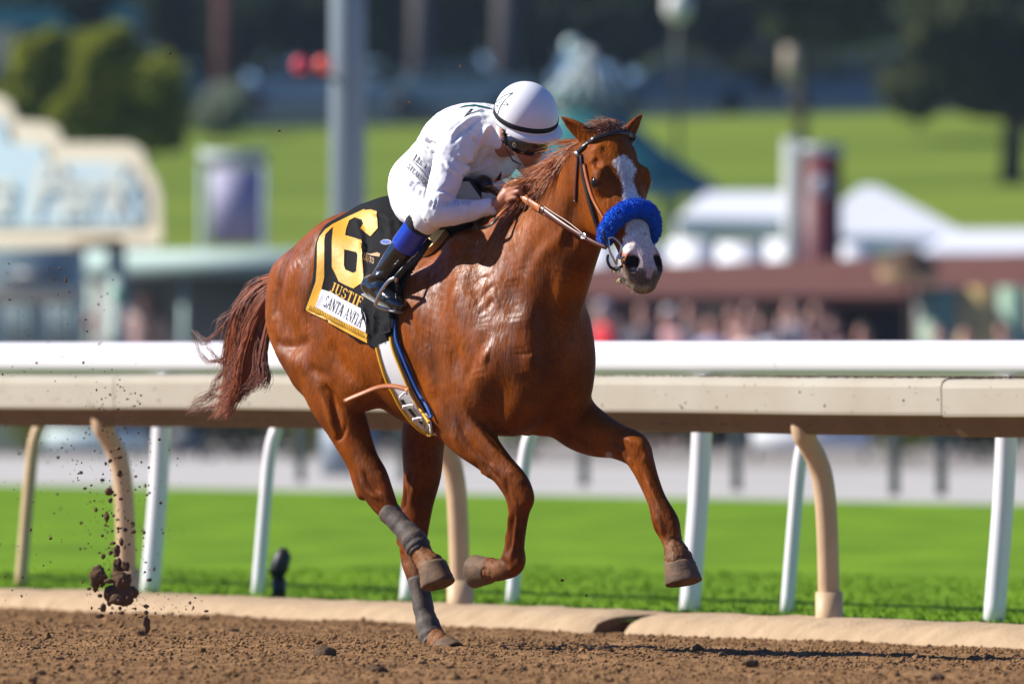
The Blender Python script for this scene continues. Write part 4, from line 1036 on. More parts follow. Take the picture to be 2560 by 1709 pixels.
# ---------------------------------------------------------------- stroke lettering
def seg(x0, y0, x1, y1, w): return (x0, y0, x1, y1, w)
def arc(cx, cy, rx, ry, a0, a1, w, n=8):
    P = [(cx+rx*math.cos(math.radians(a0+(a1-a0)*i/n)), cy+ry*math.sin(math.radians(a0+(a1-a0)*i/n))) for i in range(n+1)]
    return [(P[i][0], P[i][1], P[i+1][0], P[i+1][1], w) for i in range(n)]
K, k = .17, .07
def ser(x, y, s=.13): return [seg(x-s, y, x+s, y, k)]
GL = {
 'A': (.75, [seg(.08, 0, .38, 1, k), seg(.38, 1, .68, 0, K), seg(.2, .35, .58, .35, k)]+ser(.08, .03)+ser(.68, .03)),
 'N': (.78, [seg(.12, 0, .12, 1, k), seg(.12, 1, .66, 0, K), seg(.66, 0, .66, 1, k)]+ser(.12, .03)+ser(.66, .97)+ser(.1, .97, .1)),
 'T': (.7, [seg(.35, 0, .35, 1, K), seg(.04, .96, .66, .96, k), seg(.05, .78, .05, .98, k), seg(.65, .78, .65, .98, k)]+ser(.35, .03)),
 'I': (.4, [seg(.2, 0, .2, 1, K)]+ser(.2, .03)+ser(.2, .97)),
 'S': (.6, arc(.30, .74, .21, .23, 20, 250, .11)+arc(.30, .25, .23, .24, 70, -160, .13)+[seg(.5, .76, .5, .97, k), seg(.07, .03, .07, .24, k)]),
 'J': (.5, [seg(.30, .2, .30, 1, K)]+arc(.16, .2, .14, .2, 0, -150, .1, 6)+ser(.3, .97, .16)),
 'U': (.75, [seg(.15, .28, .15, 1, K), seg(.62, .28, .62, 1, k)]+arc(.385, .28, .235, .26, 180, 360, .1)+ser(.15, .97)+ser(.62, .97)),
 'F': (.62, [seg(.18, 0, .18, 1, K), seg(.05, .97, .58, .97, k), seg(.18, .52, .45, .52, k), seg(.58, .78, .58, .98, k), seg(.45, .42, .45, .62, k)]+ser(.18, .03)),
 'E': (.62, [seg(.18, 0, .18, 1, K), seg(.05, .97, .58, .97, k), seg(.18, .52, .45, .52, k), seg(.05, .03, .6, .03, k), seg(.58, .78, .58, .98, k), seg(.6, .02, .6, .22, k)]),
 'L': (.6, [seg(.18, 0, .18, 1, K), seg(.05, .03, .58, .03, k), seg(.58, .02, .58, .24, k)]+ser(.18, .97)),
 'R': (.7, [seg(.18, 0, .18, 1, K), seg(.05, .97, .36, .97, k), seg(.18, .5, .36, .5, k), seg(.34, .5, .62, .02, .12)]+arc(.36, .735, .2, .235, 90, -90, .11)+ser(.18, .03)+ser(.62, .03, .08)),
 'K': (.72, [seg(.18, 0, .18, 1, K), seg(.2, .45, .6, .97, k), seg(.3, .58, .64, .02, .13)]+ser(.18, .03)+ser(.18, .97)+ser(.6, .97, .09)+ser(.64, .03, .09)),
 'H': (.78, [seg(.18, 0, .18, 1, K), seg(.62, 0, .62, 1, K), seg(.18, .5, .62, .5, k)]+ser(.18, .03)+ser(.62, .03)+ser(.18, .97)+ser(.62, .97)),
 'O': (.76, arc(.38, .5, .29, .46, 0, 360, .13, 14)), 'C': (.7, arc(.38, .5, .29, .46, 45, 315, .13, 11)), 'P': (.62, [seg(.18, 0, .18, 1, K)]+arc(.3, .74, .22, .24, 90, -90, .11)+[seg(.05, .97, .3, .97, k), seg(.18, .5, .3, .5, k)]+ser(.18, .03)),
 ' ': (.4, []),
}
def lettering(text, origin, xdir, up, tree, off, mb, gap=.08, fit=None):
    """origin: photo pixel of the left end of the base line; up: vector of the letter height"""
    wt = sum(GL[c][0]+gap for c in text)
    xd = np.array(xdir, float); up = np.array(up, float)
    if fit: xd = xd/np.linalg.norm(xd)*fit/wt
    x = 0; q = 0
    for c in text:
        wd, ss = GL[c]
        for (x0, y0, x1, y1, w) in ss:
            d = np.array((x1-x0, y1-y0)); L = np.linalg.norm(d); d /= max(L, 1e-6); nn = np.array((-d[1], d[0]))*w/2; e = d*w*.15
            A = np.array((x0, y0))-e; B = np.array((x1, y1))+e
            quad = [A+nn, B+nn, B-nn, A-nn]
            P = [np.array(origin)+xd*(x+p[0])+up*p[1] for p in quad]
            q += 1; m_ = max(1, int(np.linalg.norm(P[1]-P[0])/5))
            for i_ in range(m_):
                f0, f1 = i_/m_, (i_+1)/m_; Pq = [P[0]+(P[1]-P[0])*f0, P[0]+(P[1]-P[0])*f1, P[3]+(P[2]-P[3])*f1, P[3]+(P[2]-P[3])*f0]
                V = [surf_pt(p[0], p[1], tree, off+.00005*(q % 9)) for p in Pq]
                n = (V[1]-V[0]).cross(V[2]-V[0])
                mb.add(V, [(0, 1, 2, 3)] if n.dot(CAMP-V[0]) > 0 else [(3, 2, 1, 0)])
        x += wd+gap
# ================================================================ TACK
M_black = mat('black_cloth', (.009, .009, .010), .8, .12, bump=(300, .15, .002))
M_yellow = mat('yellow_satin', (.62, .30, .010), .5, .4, bump=(60, .3, .004), noise=(12, .35, (.70, .40, .02)))
M_whiteband = mat('white_satin', (.74, .74, .78), .5, .4, bump=(60, .3, .004))
M_print = mat('black_lettering', (.01, .01, .012), .6, .3)
M_leather = mat('brown_leather', (.075, .022, .012), .33, .5, bump=(200, .15, .002), noise=(25, .5, (.13, .04, .02)))
M_tan = mat('tan_leather', (.42, .125, .035), .42, .45, bump=(200, .15, .002), noise=(25, .4, (.50, .19, .06)))
M_darkleather = mat('dark_leather', (.022, .012, .010), .33, .5, bump=(200, .1, .002))
M_metal = mat('steel', (.55, .56, .58), .22, .5, metal=1.0)
M_fleece = mat('blue_fleece', (.002, .115, .75), .95, .05, sheen=.1, noise=(90, .5, (.002, .075, .45)), bump=(220, .7, .006))
M_bluestrip = mat('blue_edging', (.01, .07, .28), .6, .3)
M_cream = mat('cream_pad', (.70, .50, .18), .7, .3)

# ---- saddle cloth: a grid draped over the back
def polyl(P, n):
    P = np.array(P, float); d = np.r_[0, np.cumsum(np.linalg.norm(np.diff(P, axis=0), axis=1))]; t = np.linspace(0, d[-1], n)
    return np.stack([np.interp(t, d, P[:, 0]), np.interp(t, d, P[:, 1])], 1)
def back_y(x):
    y = 440.0
    while y < 900:
        if hit(x, y)[0] is not None: return y+2.5
        y += 2.0
    return 600
NU, NV = 56, 64
xs = np.linspace(905, 1110, NU)
Tt = np.array([(x, back_y(x)) for x in xs]); Tt[:, 1] = np.convolve(np.pad(Tt[:, 1], 4, 'edge'), np.ones(9)/9, 'valid')+1
Bb = polyl([(769, 774), (845, 815), (920, 858), (930, 868), (960, 874), (992, 876)], NU)
Rr = polyl([tuple(Tt[0]), (866, 546), (815, 571), (798, 610), (796, 666), (792, 704), (769, 774)], NV)
Ff = polyl([tuple(Tt[-1]), (1085, 600), (1050, 640), (1020, 690), (1003, 760), (995, 806), (992, 876)], NV)
grid = np.zeros((NV, NU, 3))
for j in range(NV):
    v = j/(NV-1)
    for i in range(NU):
        u = i/(NU-1)
        q = (1-v)*Tt[i]+v*Bb[i]+(1-u)*Rr[j]+u*Ff[j]-((1-u)*(1-v)*Tt[0]+u*(1-v)*Tt[-1]+(1-u)*v*Bb[0]+u*v*Bb[-1])
        o = .016+.065*math.exp(-((u-.42)/.3)**2-(v/.16)**2)
        o += .010*math.sin(u*10+v*3)*v*.5+.006*math.sin(u*23+1)*v
        grid[j, i] = surf_pt(q[0], q[1], bvh, o)
for it in range(10):
    g2 = grid.copy()
    g2[1:-1, 1:-1] = (grid[1:-1, 1:-1]*2+grid[2:, 1:-1]+grid[:-2, 1:-1]+grid[1:-1, 2:]+grid[1:-1, :-2])/6
    g2[0, 1:-1] = (grid[0, 1:-1]*2+grid[0, 2:]+grid[0, :-2])/4
    g2[1:-1, 0] = (grid[1:-1, 0]*2+grid[2:, 0]+grid[:-2, 0])/4; g2[1:-1, -1] = (grid[1:-1, -1]*2+grid[2:, -1]+grid[:-2, -1])/4
    grid = g2
gf = [(j*NU+i, j*NU+i+1, (j+1)*NU+i+1, (j+1)*NU+i) for j in range(NV-1) for i in range(NU-1)]
gv = grid.reshape(-1, 3)
gF = np.array(gf)
cn = vnormals(gv, gF)
if ((np.array(CAMP)-gv)*cn).sum() < 0: cn = -cn
def c750(p): return cpts(750, 500, 3.92, p)
ctree = make_bvh(gv, gF)
gv = sculpt(gv, cn, ctree, [
 (c750([(720, 110), (830, 170), (900, 215), (985, 150)]), .012, .012), (c750([(545, 190), (590, 300), (612, 400), (615, 560)]), .008, .014), (c750([(640, 400), (640, 600), (650, 760)]), .014, -.014),
 (c750([(860, 180), (880, 280), (900, 380)]), .012, .010), (c750([(780, 130), (820, 260), (860, 330)]), .014, -.010), (c750([(970, 160), (975, 260)]), .009, .010),
 (c750([(640, 1000), (620, 1060), (680, 1250), (675, 1400)]), .010, .018), (c750([(740, 1060), (740, 1200), (720, 1340)]), .012, .014), (c750([(800, 1100), (770, 1250), (730, 1350)]), .010, -.012), (c750([(830, 1150), (740, 1350)]), .008, .010), (c750([(900, 1180), (860, 1280), (880, 1400)]), .014, .010),
 (c750([(250, 1060), (300, 1000), (310, 920)]), .010, .005), (c750([(420, 1150), (440, 1020)]), .010, -.005), (c750([(560, 1230), (540, 1060)]), .010, .005), (c750([(150, 1060), (230, 900)]), .012, .005)], .2)
grid = gv.reshape(NV, NU, 3)
far = w2h(gv); far[:, 1] = -far[:, 1]; far = h2w(far)
n0 = len(gv)
allf = list(gf)+[(n0+f[3], n0+f[2], n0+f[1], n0+f[0]) for f in gf]+[(i+1, i, n0+i, n0+i+1) for i in range(NU-1)]
cloth = mesh_obj('saddle_cloth', np.concatenate([gv, far]), allf, M_black)
setp(cloth, 'black saddle cloth with a yellow number 6 draped over the horse\'s back', 'saddle cloth')
sol = cloth.modifiers.new('thickness', 'SOLIDIFY'); sol.thickness = .004; sol.offset = 1
ctree = make_bvh(gv, gF)
border = c750([(632, 92), (475, 164), (322, 238), (248, 292), (193, 362), (172, 428), (168, 650), (157, 798), (58, 1074), (130, 1080), (150, 1043), (213, 875), (240, 760), (240, 400), (250, 340), (305, 282), (350, 254), (640, 122)])
sheet('border', border, M_yellow, cloth, ctree, .0022)
sheet('hem', c750([(58, 1078), (195, 1154), (425, 1276), (662, 1402), (661, 1310), (540, 1245), (400, 1180), (150, 1047), (130, 1083)]), M_yellow, cloth, ctree, .0022)
sheet('name_band', c750([(214, 874), (310, 905), (430, 975), (600, 1062), (628, 1110), (645, 1165), (648, 1300), (540, 1243), (400, 1177), (151, 1044)]), M_whiteband, cloth, ctree, .0022)
six = c750([(695, 360), (765, 280), (755, 118), (700, 98), (640, 104), (520, 160), (360, 240), (325, 282), (315, 400), (318, 660), (355, 730), (385, 800), (450, 835), (530, 868), (615, 810), (625, 750), (610, 560), (600, 395), (540, 375), (445, 350), (455, 290), (485, 205), (540, 175), (610, 197), (625, 235), (590, 285)])
sheet('number', six, M_yellow, cloth, ctree, .0036, holes=[c750([(437, 487), (560, 515), (570, 545), (558, 700), (530, 718), (450, 685), (435, 640)])])
sheet('badge', [(c[0], c[1]) for c in c750([(845+52*math.cos(a*math.pi/8), 415+25*math.sin(a*math.pi/8)+.0) for a in range(16)])], mat('badge_white', (.6, .62, .7), .5), cloth, ctree, .003)
sheet('badge', [(c[0], c[1]) for c in c750([(843+46*math.cos(a*math.pi/8), 415+20*math.sin(a*math.pi/8)) for a in range(16)])], mat('badge_blue', (.02, .07, .35), .5), cloth, ctree, .0042)
mb = MB(); lettering('JUSTIF', c750([(292, 893)])[0], (320, 168), np.array((33, -92))/3.92, ctree, .0012, mb, fit=345/3.92); mb.build('lettering', M_yellow, cloth)
mb = MB(); lettering('SANTA ANITA', c750([(230, 1036)])[0], (380, 222), np.array((42, -104))/3.92, ctree, .0027, mb, fit=425/3.92); mb.build('lettering', M_print, cloth)
mb = MB(); lettering('CINTO', c750([(618, 585)])[0], (100, 42), np.array((6, -55))/3.92, ctree, .0030, mb, fit=120/3.92); mb.build('lettering', mat('gold_thread', (.35, .16, .02), .5), cloth)
sheet('emblem', c750([(640, 520), (700, 530), (760, 515), (790, 530), (780, 560), (700, 545)]), bpy.data.materials['gold_thread'], cloth, ctree, .003)
# stitching along the hem
mb = MB()
for i in range(34):
    x = 96+(655-96)*i/33; y = 1090+(1375-1090)*(i/33)**.98
    a = surf_pt(*c750([(x, y-14)])[0], ctree, .0042); b = surf_pt(*c750([(x+7, y-62)])[0], ctree, .0042)
    mb.tube([a, (a+b)/2+(CAMP-a).normalized()*.002, b], .0016, 4)
mb.build('stitching', mat('yellow_thread', (.72, .50, .06), .6), cloth)

# ---- saddle: pad, flap, girth, stirrup
saddle = thing('racing_saddle', h2w((.05, 0, 1.6)), 'small black racing saddle with a cream pad and a white girth edged in yellow', 'saddle')
combo = BVHTree.FromPolygons([tuple(v) for v in HW_]+[tuple(v) for v in gv]+[tuple(v) for v in far], [tuple(map(int, f)) for f in HF]+[tuple(int(i)+len(HW_) for i in f) for f in allf])
def c980(p): return cpts(980, 480, 6.03, p)
def c900(p): return cpts(900, 640, 3.485, p)
sheet('pad', c980([(860, 500), (800, 545), (640, 720), (430, 968), (440, 990), (500, 990), (600, 945), (720, 840), (860, 660), (960, 520)]), M_cream, saddle, combo, .030, thick=.026)
# the girth goes on round under the belly
gc = w2h(np.array(hit(1075, 1058)[0])); s0_ = gc[0]
gvv = []; gff = []; ls = np.linspace(.13, -.235, 22)
for l_ in ls:
    for ds_ in (-.055, -.02, .02, .055):
        o_ = h2w((s0_+.03+ds_, -l_, .30)); r_ = bvh.ray_cast(Vector(o_), Vector((0, 0, 1)))
        zz_ = r_[0].z if r_[0] is not None else 0; gvv.append(tuple(h2w((s0_+.03+ds_, -l_, (zz_ if .80 < zz_ < .95 else .835+.9*l_*l_)-.012))))
for i in range(21):
    for j in range(3): gff.append((i*4+j, i*4+j+1, (i+1)*4+j+1, (i+1)*4+j))
M_web = mat('girth_webbing', (.62, .62, .62), .6, .4, bump=(150, .2, .002))
mesh_obj('girth_belly', gvv, gff, M_web, saddle)
M_sadleather = mat('saddle_leather', (.010, .010, .011), .35, .5)
sheet('flap', c980([(830, 470), (560, 690), (420, 820), (200, 1000), (60, 1200), (-150, 1500), (-250, 1900), (-90, 2150), (75, 2090), (90, 1900), (130, 1600), (200, 1300), (300, 1130), (430, 990), (640, 730), (850, 500)]), M_black, saddle, combo, .020, thick=.008)
sheet('girth', c900([(195, 770), (205, 830), (270, 1050), (400, 1290), (530, 1450), (655, 1530), (648, 1440), (560, 1290), (480, 1150), (380, 930), (318, 720)]), M_web, saddle, bvh, .020, thick=.008)
mb = MB(); strap(mb, c900([(192, 790), (205, 850), (270, 1060), (330, 1165), (400, 1298), (530, 1456), (655, 1528)]), .012, .010, bvh, .020); mb.build('edging', bpy.data.materials['yellow_satin'], saddle)
mb = MB(); strap(mb, c900([(312, 700), (330, 800), (382, 935), (480, 1155), (565, 1300), (650, 1440)]), .012, .010, bvh, .020); mb.build('edging', bpy.data.materials['yellow_satin'], saddle)
mb = MB(); strap(mb, c900([(322, 560), (336, 680), (352, 760), (440, 970), (540, 1180), (615, 1310), (652, 1400)]), .013, .010, bvh, .010); mb.build('liner', M_bluestrip, saddle)
for a, b in (((405, 1190), (465, 1142)), ((432, 1262), (520, 1250)), ((512, 1362), (588, 1352))):
    P0 = surf_pt(*c900([a])[0], bvh, .036); P1 = surf_pt(*c900([b])[0], bvh, .034); mid = (P0+P1)/2+Vector((-.1, -1, 0)).normalized()*.004
    MB().tube([P0+Vector((0, 0, -.012)), P0, mid, P1, P1+Vector((0, .004, -.014))], .0045, 6).build('buckle', M_white, saddle)
for q in ([(410, 1215), (440, 1265)], [(470, 1290), (520, 1355)], [(560, 1390), (630, 1470)]):
    mb = MB(); strap(mb, c900(q), .022, .003, bvh, .0285); mb.build('billet', M_darkleather, saddle)
ps = [P3(1020, 974, .315), P3(996, 967, .33), P3(968, 965, .35), P3(940, 970, .375), P3(912, 981, .40), P3(885, 992, .42), P3(859, 1004, .44)]
mb = MB(); ribbon(mb, catmull(ps, 3), [Vector((-.35, -.75, .55)).normalized()]*19, .021, .004); mb.build('loose_strap', bpy.data.materials['tan_leather'], saddle)
mb = MB(); mb.tube([P3(1034, 516, .16), P3(1040, 522, .08), P3(1060, 530, 0.0), P3(1075, 538, -.1)], [.028, .036, .036, .030], 14); mb.build('fleece_roll', M_fleece, saddle)
# saddle tree (mostly under the rider)
mb = MB(); pts = [h2w((s_, 0, z_)) for s_, z_ in ((-.16, 1.675), (-.05, 1.645), (.08, 1.64), (.2, 1.665), (.27, 1.70))]
mb.tube(catmull(pts, 3), [(.10, .03)]*13, 14); mb.build('seat', M_sadleather, saddle)
# stirrup
mb = MB(); mb.tube([P3(1076, 600, .22), P3(1040, 650, .27), P3(1010, 672, .30), P3(989, 697, .33)], [(.004, .012)]*4, 8); mb.build('stirrup_leather', M_sadleather, saddle)
st_p = catmull([P3(989, 694, .335), P3(972, 703, .345), P3(952, 730, .352), P3(940, 758, .352), P3(944, 766, .345), P3(968, 774, .32), P3(990, 780, .285), P3(998, 770, .262), P3(997, 735, .268), P3(989, 694, .335)], 4)
mb = MB().tube(st_p, .0075, 8); mb.build('stirrup_iron', M_metal, saddle)

# ---- bridle
bridle = thing('bridle', POLL_W, 'dark leather bridle with a royal blue fleece noseband on the chestnut head', 'bridle')
mb = MB(); strap(mb, crop6([(208, 415), (240, 378), (300, 330), (350, 300), (400, 283), (450, 268), (505, 258), (560, 260), (600, 270), (640, 298), (668, 330), (688, 372)]), .022, .006, bvh, .003); mb.build('browband', M_darkleather, bridle)
mb = MB(); strap(mb, crop6([(300, 240), (330, 222), (385, 203)]), .018, .006, bvh, .002); mb.build('crown_piece', M_darkleather, bridle)
mb = MB(); strap(mb, crop6([(232, 428), (242, 520), (258, 620), (285, 740), (315, 850), (345, 950), (375, 1020), (400, 1070)]), .016, .006, bvh, .003); mb.build('cheek_piece', M_darkleather, bridle)
mb = MB(); strap(mb, crop6([(258, 500), (278, 610), (310, 730), (350, 820), (400, 905), (430, 960)]), .014, .005, bvh, .003); mb.build('noseband_strap', M_tan, bridle)
mb = MB(); strap(mb, crop6([(210, 420), (204, 500), (197, 600), (192, 700), (188, 790)]), .013, .005, bvh, .003); mb.build('throat_lash', M_leather, bridle)
p, n = hit(*crop6([(212, 428)])[0]); MB().box(p+n*.006, .02, .012, .024, bev=.003).build('keeper', M_metal, bridle)
# fleece noseband: a fat roll round the nose
fv = MB(); nr = 64; seg_ = 26; vs = []; fs = []
for i in range(nr+1):
    a = math.radians(-125+250*i/nr)
    def fpt(w): return np.array(HDW(.340+.045*(1-math.cos(w))+.006*math.sin(w), .092*math.sin(w), -.074+.108*math.cos(w)))
    c = fpt(a); t = fpt(a+.02)-c; t /= np.linalg.norm(t)
    o1 = he*math.sin(a)+hn*math.cos(a); o1 -= t*(o1@t); o1 /= np.linalg.norm(o1); o2 = np.cross(t, o1)
    endf = min(1, math.sqrt(max(0, 1-abs(2*i/nr-1)**10)))*.98+.02
    for k in range(seg_):
        w = 2*math.pi*k/seg_
        pp = c+o1*math.cos(w)*.033*endf+o2*math.sin(w)*.036*endf
        nz = mnoise.noise(Vector(pp)*55)*.0045+mnoise.noise(Vector(pp)*140)*.0028
        vs.append(pp+(pp-c)/max(np.linalg.norm(pp-c), 1e-6)*nz)
for i in range(nr):
    for k in range(seg_): fs.append((i*seg_+k, i*seg_+(k+1) % seg_, (i+1)*seg_+(k+1) % seg_, (i+1)*seg_+k))
fs.append(tuple(reversed(range(seg_)))); fs.append(tuple(nr*seg_+k for k in range(seg_)))
fl = mesh_obj('fleece_noseband', vs, fs, M_fleece, bridle)
Ft = Strands(); vsn = np.array(vs)
for i in range(9000):
    j = rng.integers(0, nr); kk = rng.integers(0, seg_); p0 = vsn[j*seg_+kk]+(vsn[(j+1)*seg_+kk]-vsn[j*seg_+kk])*rng.uniform(); cc = vsn[j*seg_:(j+1)*seg_].mean(0)
    d1 = (p0-cc)/max(np.linalg.norm(p0-cc), 1e-6)+rng.normal(0, .45, 3); b_ = rng.uniform(.5, 1.2)
    Ft.add([p0-d1*.002, p0+d1*.002+rng.normal(0, .001, 3), p0+d1*.0034+rng.normal(0, .0012, 3)], .0011, .0007, (.002*b_, .115*b_, .75*b_))
Ft.build('fleece_pile', M_hair, bridle)
# bit ring, rein, buckles
def P_head(px, py, out):
    p, n = hit(px, py)
    if p is None: r = bvh.find_nearest(W(px, py, 43.5)); p, n = r[0], r[1]
    q = p+(CAMP-p).normalized()*out
    return np.array(W(px, py, q.y))
BITD = P_head(1540, 640, .03)[1]
def PB(x, y, dy=0.0): return np.array(W(1380+x/3.137, 250+y/3.137, BITD+dy))
mb = MB(); mb.tube(catmull([PB(440, 1090), PB(470, 1075), PB(510, 1100), PB(540, 1140), PB(535, 1190), PB(510, 1240), PB(505, 1290, .01), PB(480, 1240, .01), PB(450, 1170), PB(440, 1090)], 4), .0042, 8); mb.build('bit_ring', M_metal, bridle)
mb = MB(); mb.tube(catmull([PB(400, 1020, .0), PB(412, 1080), PB(436, 1110), PB(440, 1160)], 4), [(.008, .004)]*13, 8)
mb.tube(catmull([PB(440, 1210), PB(436, 1260), PB(460, 1310), PB(510, 1330), PB(550, 1300, .02)], 4), .0055, 8); mb.build('curb_strap', M_darkleather, bridle)
mb = MB(); mb.tube([PB(530, 1240, .0), PB(560, 1230, .03)], .006, 8); mb.build('mouthpiece', M_metal, bridle)
Rib = Strands()
for x, y in ((500, 1335), (545, 1420)):
    for i in range(5):
        a = rng.uniform(0, 6); P = [PB(x+22*math.cos(a+t*2.2)*(.5+t), y+16*math.sin(a+t*2.2)*(.5+t), rng.normal(0, .004)) for t in np.linspace(0, 1.3, 7)]
        Rib.add(P, .0048, .003, (.75, .62, .30))
Rib.build('tongue_tie', M_hair, bridle)
def line_depth(pa, pb, px, py):
    """point on the ray of a photo pixel, at the depth of the straight line pa-pb, kept clear of the coat"""
    t = np.clip((px-pa[0])/(pb[0]-pa[0]), 0, 1); y = pa[2]+(pb[2]-pa[2])*t
    h, n = hit(px, py)
    if h is not None: y = min(y, h.y-.02)
    return np.array(W(px, py, y))
handY = h2w(HL(1300, 476, .085))[1]-.015
A0 = (1302, 476, handY); B0 = (1527, 628, BITD)
def c118(p): return cpts(1180, 420, 7.127, p)
def rein(name, pts, w, thick, m, n=4):
    P = catmull(np.array([line_depth(A0, B0, x, y) for x, y in pts]), n)
    for it in range(4): P[1:-1] = (P[:-2]+2*P[1:-1]+P[2:])/4
    ws = np.interp(np.linspace(0, 1, len(P)), np.linspace(0, 1, len(w)), w)
    mb = MB(); ribbon(mb, P, [Vector((.25, -.92, -.30))]*len(P), list(ws), thick); mb.build(name, m, bridle); return P
rein('rein_grip', c118([(850, 395), (900, 470), (960, 550), (1060, 630), (1215, 725)]), [.018, .026, .031, .030, .029], .006, M_tan)
rein('rein', c118([(1210, 722), (1400, 845), (1600, 985), (1800, 1110), (1960, 1205)])+crop6([(300, 1100), (370, 1135), (425, 1155)]), [.028, .024, .020, .016, .016, .017, .018], .005, M_leather)
mb = MB()
for p_ in ([(1222, 655), (1205, 790)], [(1285, 690), (1268, 815)]):
    Q = [line_depth(A0, B0, *c118([q])[0])+np.array((0, -.006, 0)) for q in p_]; mb.tube(Q, .0032, 6)
mb.build('rein_keeper', M_darkleather, bridle)
mb = MB()
for p_ in ([(1925, 1190), (2010, 1170), (2060, 1240), (1960, 1260), (1925, 1190)],):
    Q = [line_depth(A0, B0, *c118([q])[0])+np.array((0, -.008, 0)) for q in p_]; mb.tube(Q, .004, 6)
mb.build('buckle', M_metal, bridle)
# white stitching lines along the rein edges
mb = MB()
for p_ in ([(1290, 690), (1500, 830), (1700, 955), (1900, 1110), (1990, 1190)], [(1265, 815), (1400, 890), (1560, 985), (1750, 1095), (1920, 1205)]):
    Q = catmull(np.array([line_depth(A0, B0, *c118([q])[0])+np.array((0, -.0065, 0)) for q in p_]), 3); mb.tube(Q, .0016, 4)
mb.build('rein_edge', mat('pale_edge', (.6, .5, .42), .4), bridle)
# rein loop hanging below the hand
P = catmull(np.array([h2w(HL(1268, 520, .10)), h2w(HL(1256, 530, .13)), h2w(HL(1244, 543, .15)), h2w(HL(1232, 558, .17)), h2w(HL(1216, 568, .175)), h2w(HL(1200, 571, .17))]), 4)
mb = MB(); ribbon(mb, P[:9], [Vector((-.6, -.5, .6))]*9, .016, .004); mb.build('rein_grip', M_tan, bridle)
mb = MB(); ribbon(mb, P[8:], [Vector((-.5, -.6, .6))]*(len(P)-8), .016, .004); ribbon(mb, catmull([P[-1], h2w(HL(1190, 566, .16)), h2w(HL(1188, 552, .15)), h2w(HL(1200, 540, .12))], 3), [Vector((-.6, -.6, .4))]*10, .016, .004); mb.build('rein', M_darkleather, bridle)

# ---- leg wraps
M_wrap = mat('grey_bandage', (.030, .028, .028), .7, .35, noise=(16, .9, (.16, .115, .08)), bump=(60, .5, .006))
def wrap(pts, rads, label):
    P = catmull(np.array([[*h2w(HL(x, y, l)), r] for (x, y, l), r in zip(pts, rads)]), 8)
    r = [q[3]*(1+.035*math.sin(i*1.15)+.02*math.sin(i*2.7)) for i, q in enumerate(P)]
    mb = MB(); mb.tube(P[:, :3], r, 22, cap=True)
    o = mb.build('leg_wrap', M_wrap); return setp(o, label, 'leg wrap', 'leg wraps on the hind legs')
wrap([(972, 1278, .135), (1003, 1314, .13), (1030, 1344, .125), (1046, 1368, .12), (1052, 1382, .12)], [.045, .040, .048, .048, .040], 'dusty grey leg wrap on the lifted hind leg')
wrap([(1046, 1444, -.126), (1060, 1525, -.12), (1076, 1582, -.115), (1086, 1604, -.113)], [.042, .040, .050, .046], 'dark grey leg wrap on the hind leg planted in the dirt')
# ================================================================ THE JOCKEY
M_skin = mat('skin', (.42, .19, .115), .45, .4, noise=(40, .35, (.34, .13, .075)), bump=(300, .15, .001))
M_silk = mat('white_silk', (.80, .80, .83), .6, .25, bump=(35, .18, .006))
M_breech = mat('white_breeches', (.80, .80, .81), .6, .35, bump=(260, .2, .001))
M_boot = mat('black_patent_boot', (.006, .008, .009), .12, .6, coat=.6, bump=(28, .25, .010))
M_blueband = mat('blue_patent_band', (.004, .035, .38), .15, .6, coat=.5)
M_cuff = mat('black_suede', (.018, .017, .018), .8, .2)
M_helm = mat('helmet_cover', (.80, .80, .83), .35, .4, bump=(22, .10, .004))
M_gloss = mat('black_goggle', (.006, .006, .007), .08, .7, coat=.6)
M_green = mat('green_print', (.006, .09, .075), .5, .3)
jockey = thing('person', h2w((0, 0, 1.62)), 'jockey in white silks and a white helmet crouched low over the racehorse', 'person')
hc = np.array(h2w(HL(1314, 290, 0.0)))
hu = np.array((.15, -.46, .87)); hu /= np.linalg.norm(hu)
hf = FWD_W-hu*(FWD_W@hu); hf /= np.linalg.norm(hf); hr = np.cross(hf, hu)
def JH(f, r, u): return hc+hf*f+hr*r+hu*u
def jh(f, r, u, ra, rb=None): v = w2h(JH(f, r, u)); return (v[0], v[1], v[2], ra, rb or ra)
HRh = w2hd(hr); HFh = w2hd(hf); HUh = w2hd(hu)
sho = np.array((.29, .165, 1.945)); elb = HL(1090, 527, .285); wri = HL(1240, 514, .105); kne = HL(1062, 545, .272); ank = HL(956, 690, .30)
def mirror(v): return (v[0], -v[1], v[2])
def sl(v): return (v[0], v[1], v[2])
# one continuous skin: head, neck, trunk, arms, hands, legs
B = Field((-.32, -.42, 1.30), (.74, .42, 2.20), .0045)
B.add([jh(-.02, 0, .01, .070, .088), jh(.0, 0, -.04, .072, .088), jh(.03, 0, -.085, .064, .070)], .02, e=HRh)
B.add([jh(.045, 0, -.08, .056, .050), jh(.06, 0, -.125, .050, .042), jh(.066, 0, -.165, .030, .024)], .03, e=HRh)
B.add([jh(.09, 0, -.075, .010, .012), jh(.108, 0, -.105, .013, .014), jh(.100, 0, -.115, .016, .010)], .012, e=HRh)
B.add([jh(.094, 0, -.138, .022, .006), jh(.094, 0, -.146, .020, .006)], .008, e=HRh)
for sg in (1, -1):
    B.add([jh(-.012, sg*.076, -.050, .008, .016), jh(-.018, sg*.082, -.066, .008, .022), jh(-.008, sg*.078, -.090, .007, .011)], .008, e=HRh)
    B.carve([jh(-.006, sg*.090, -.064, .006, .009), jh(-.006, sg*.088, -.078, .005, .006)], .006, e=HRh)
B.add([jh(-.02, 0, -.09, .052, .055), (.40, 0, 1.955, .056, .056), (.32, 0, 1.96, .07, .07)], .03)
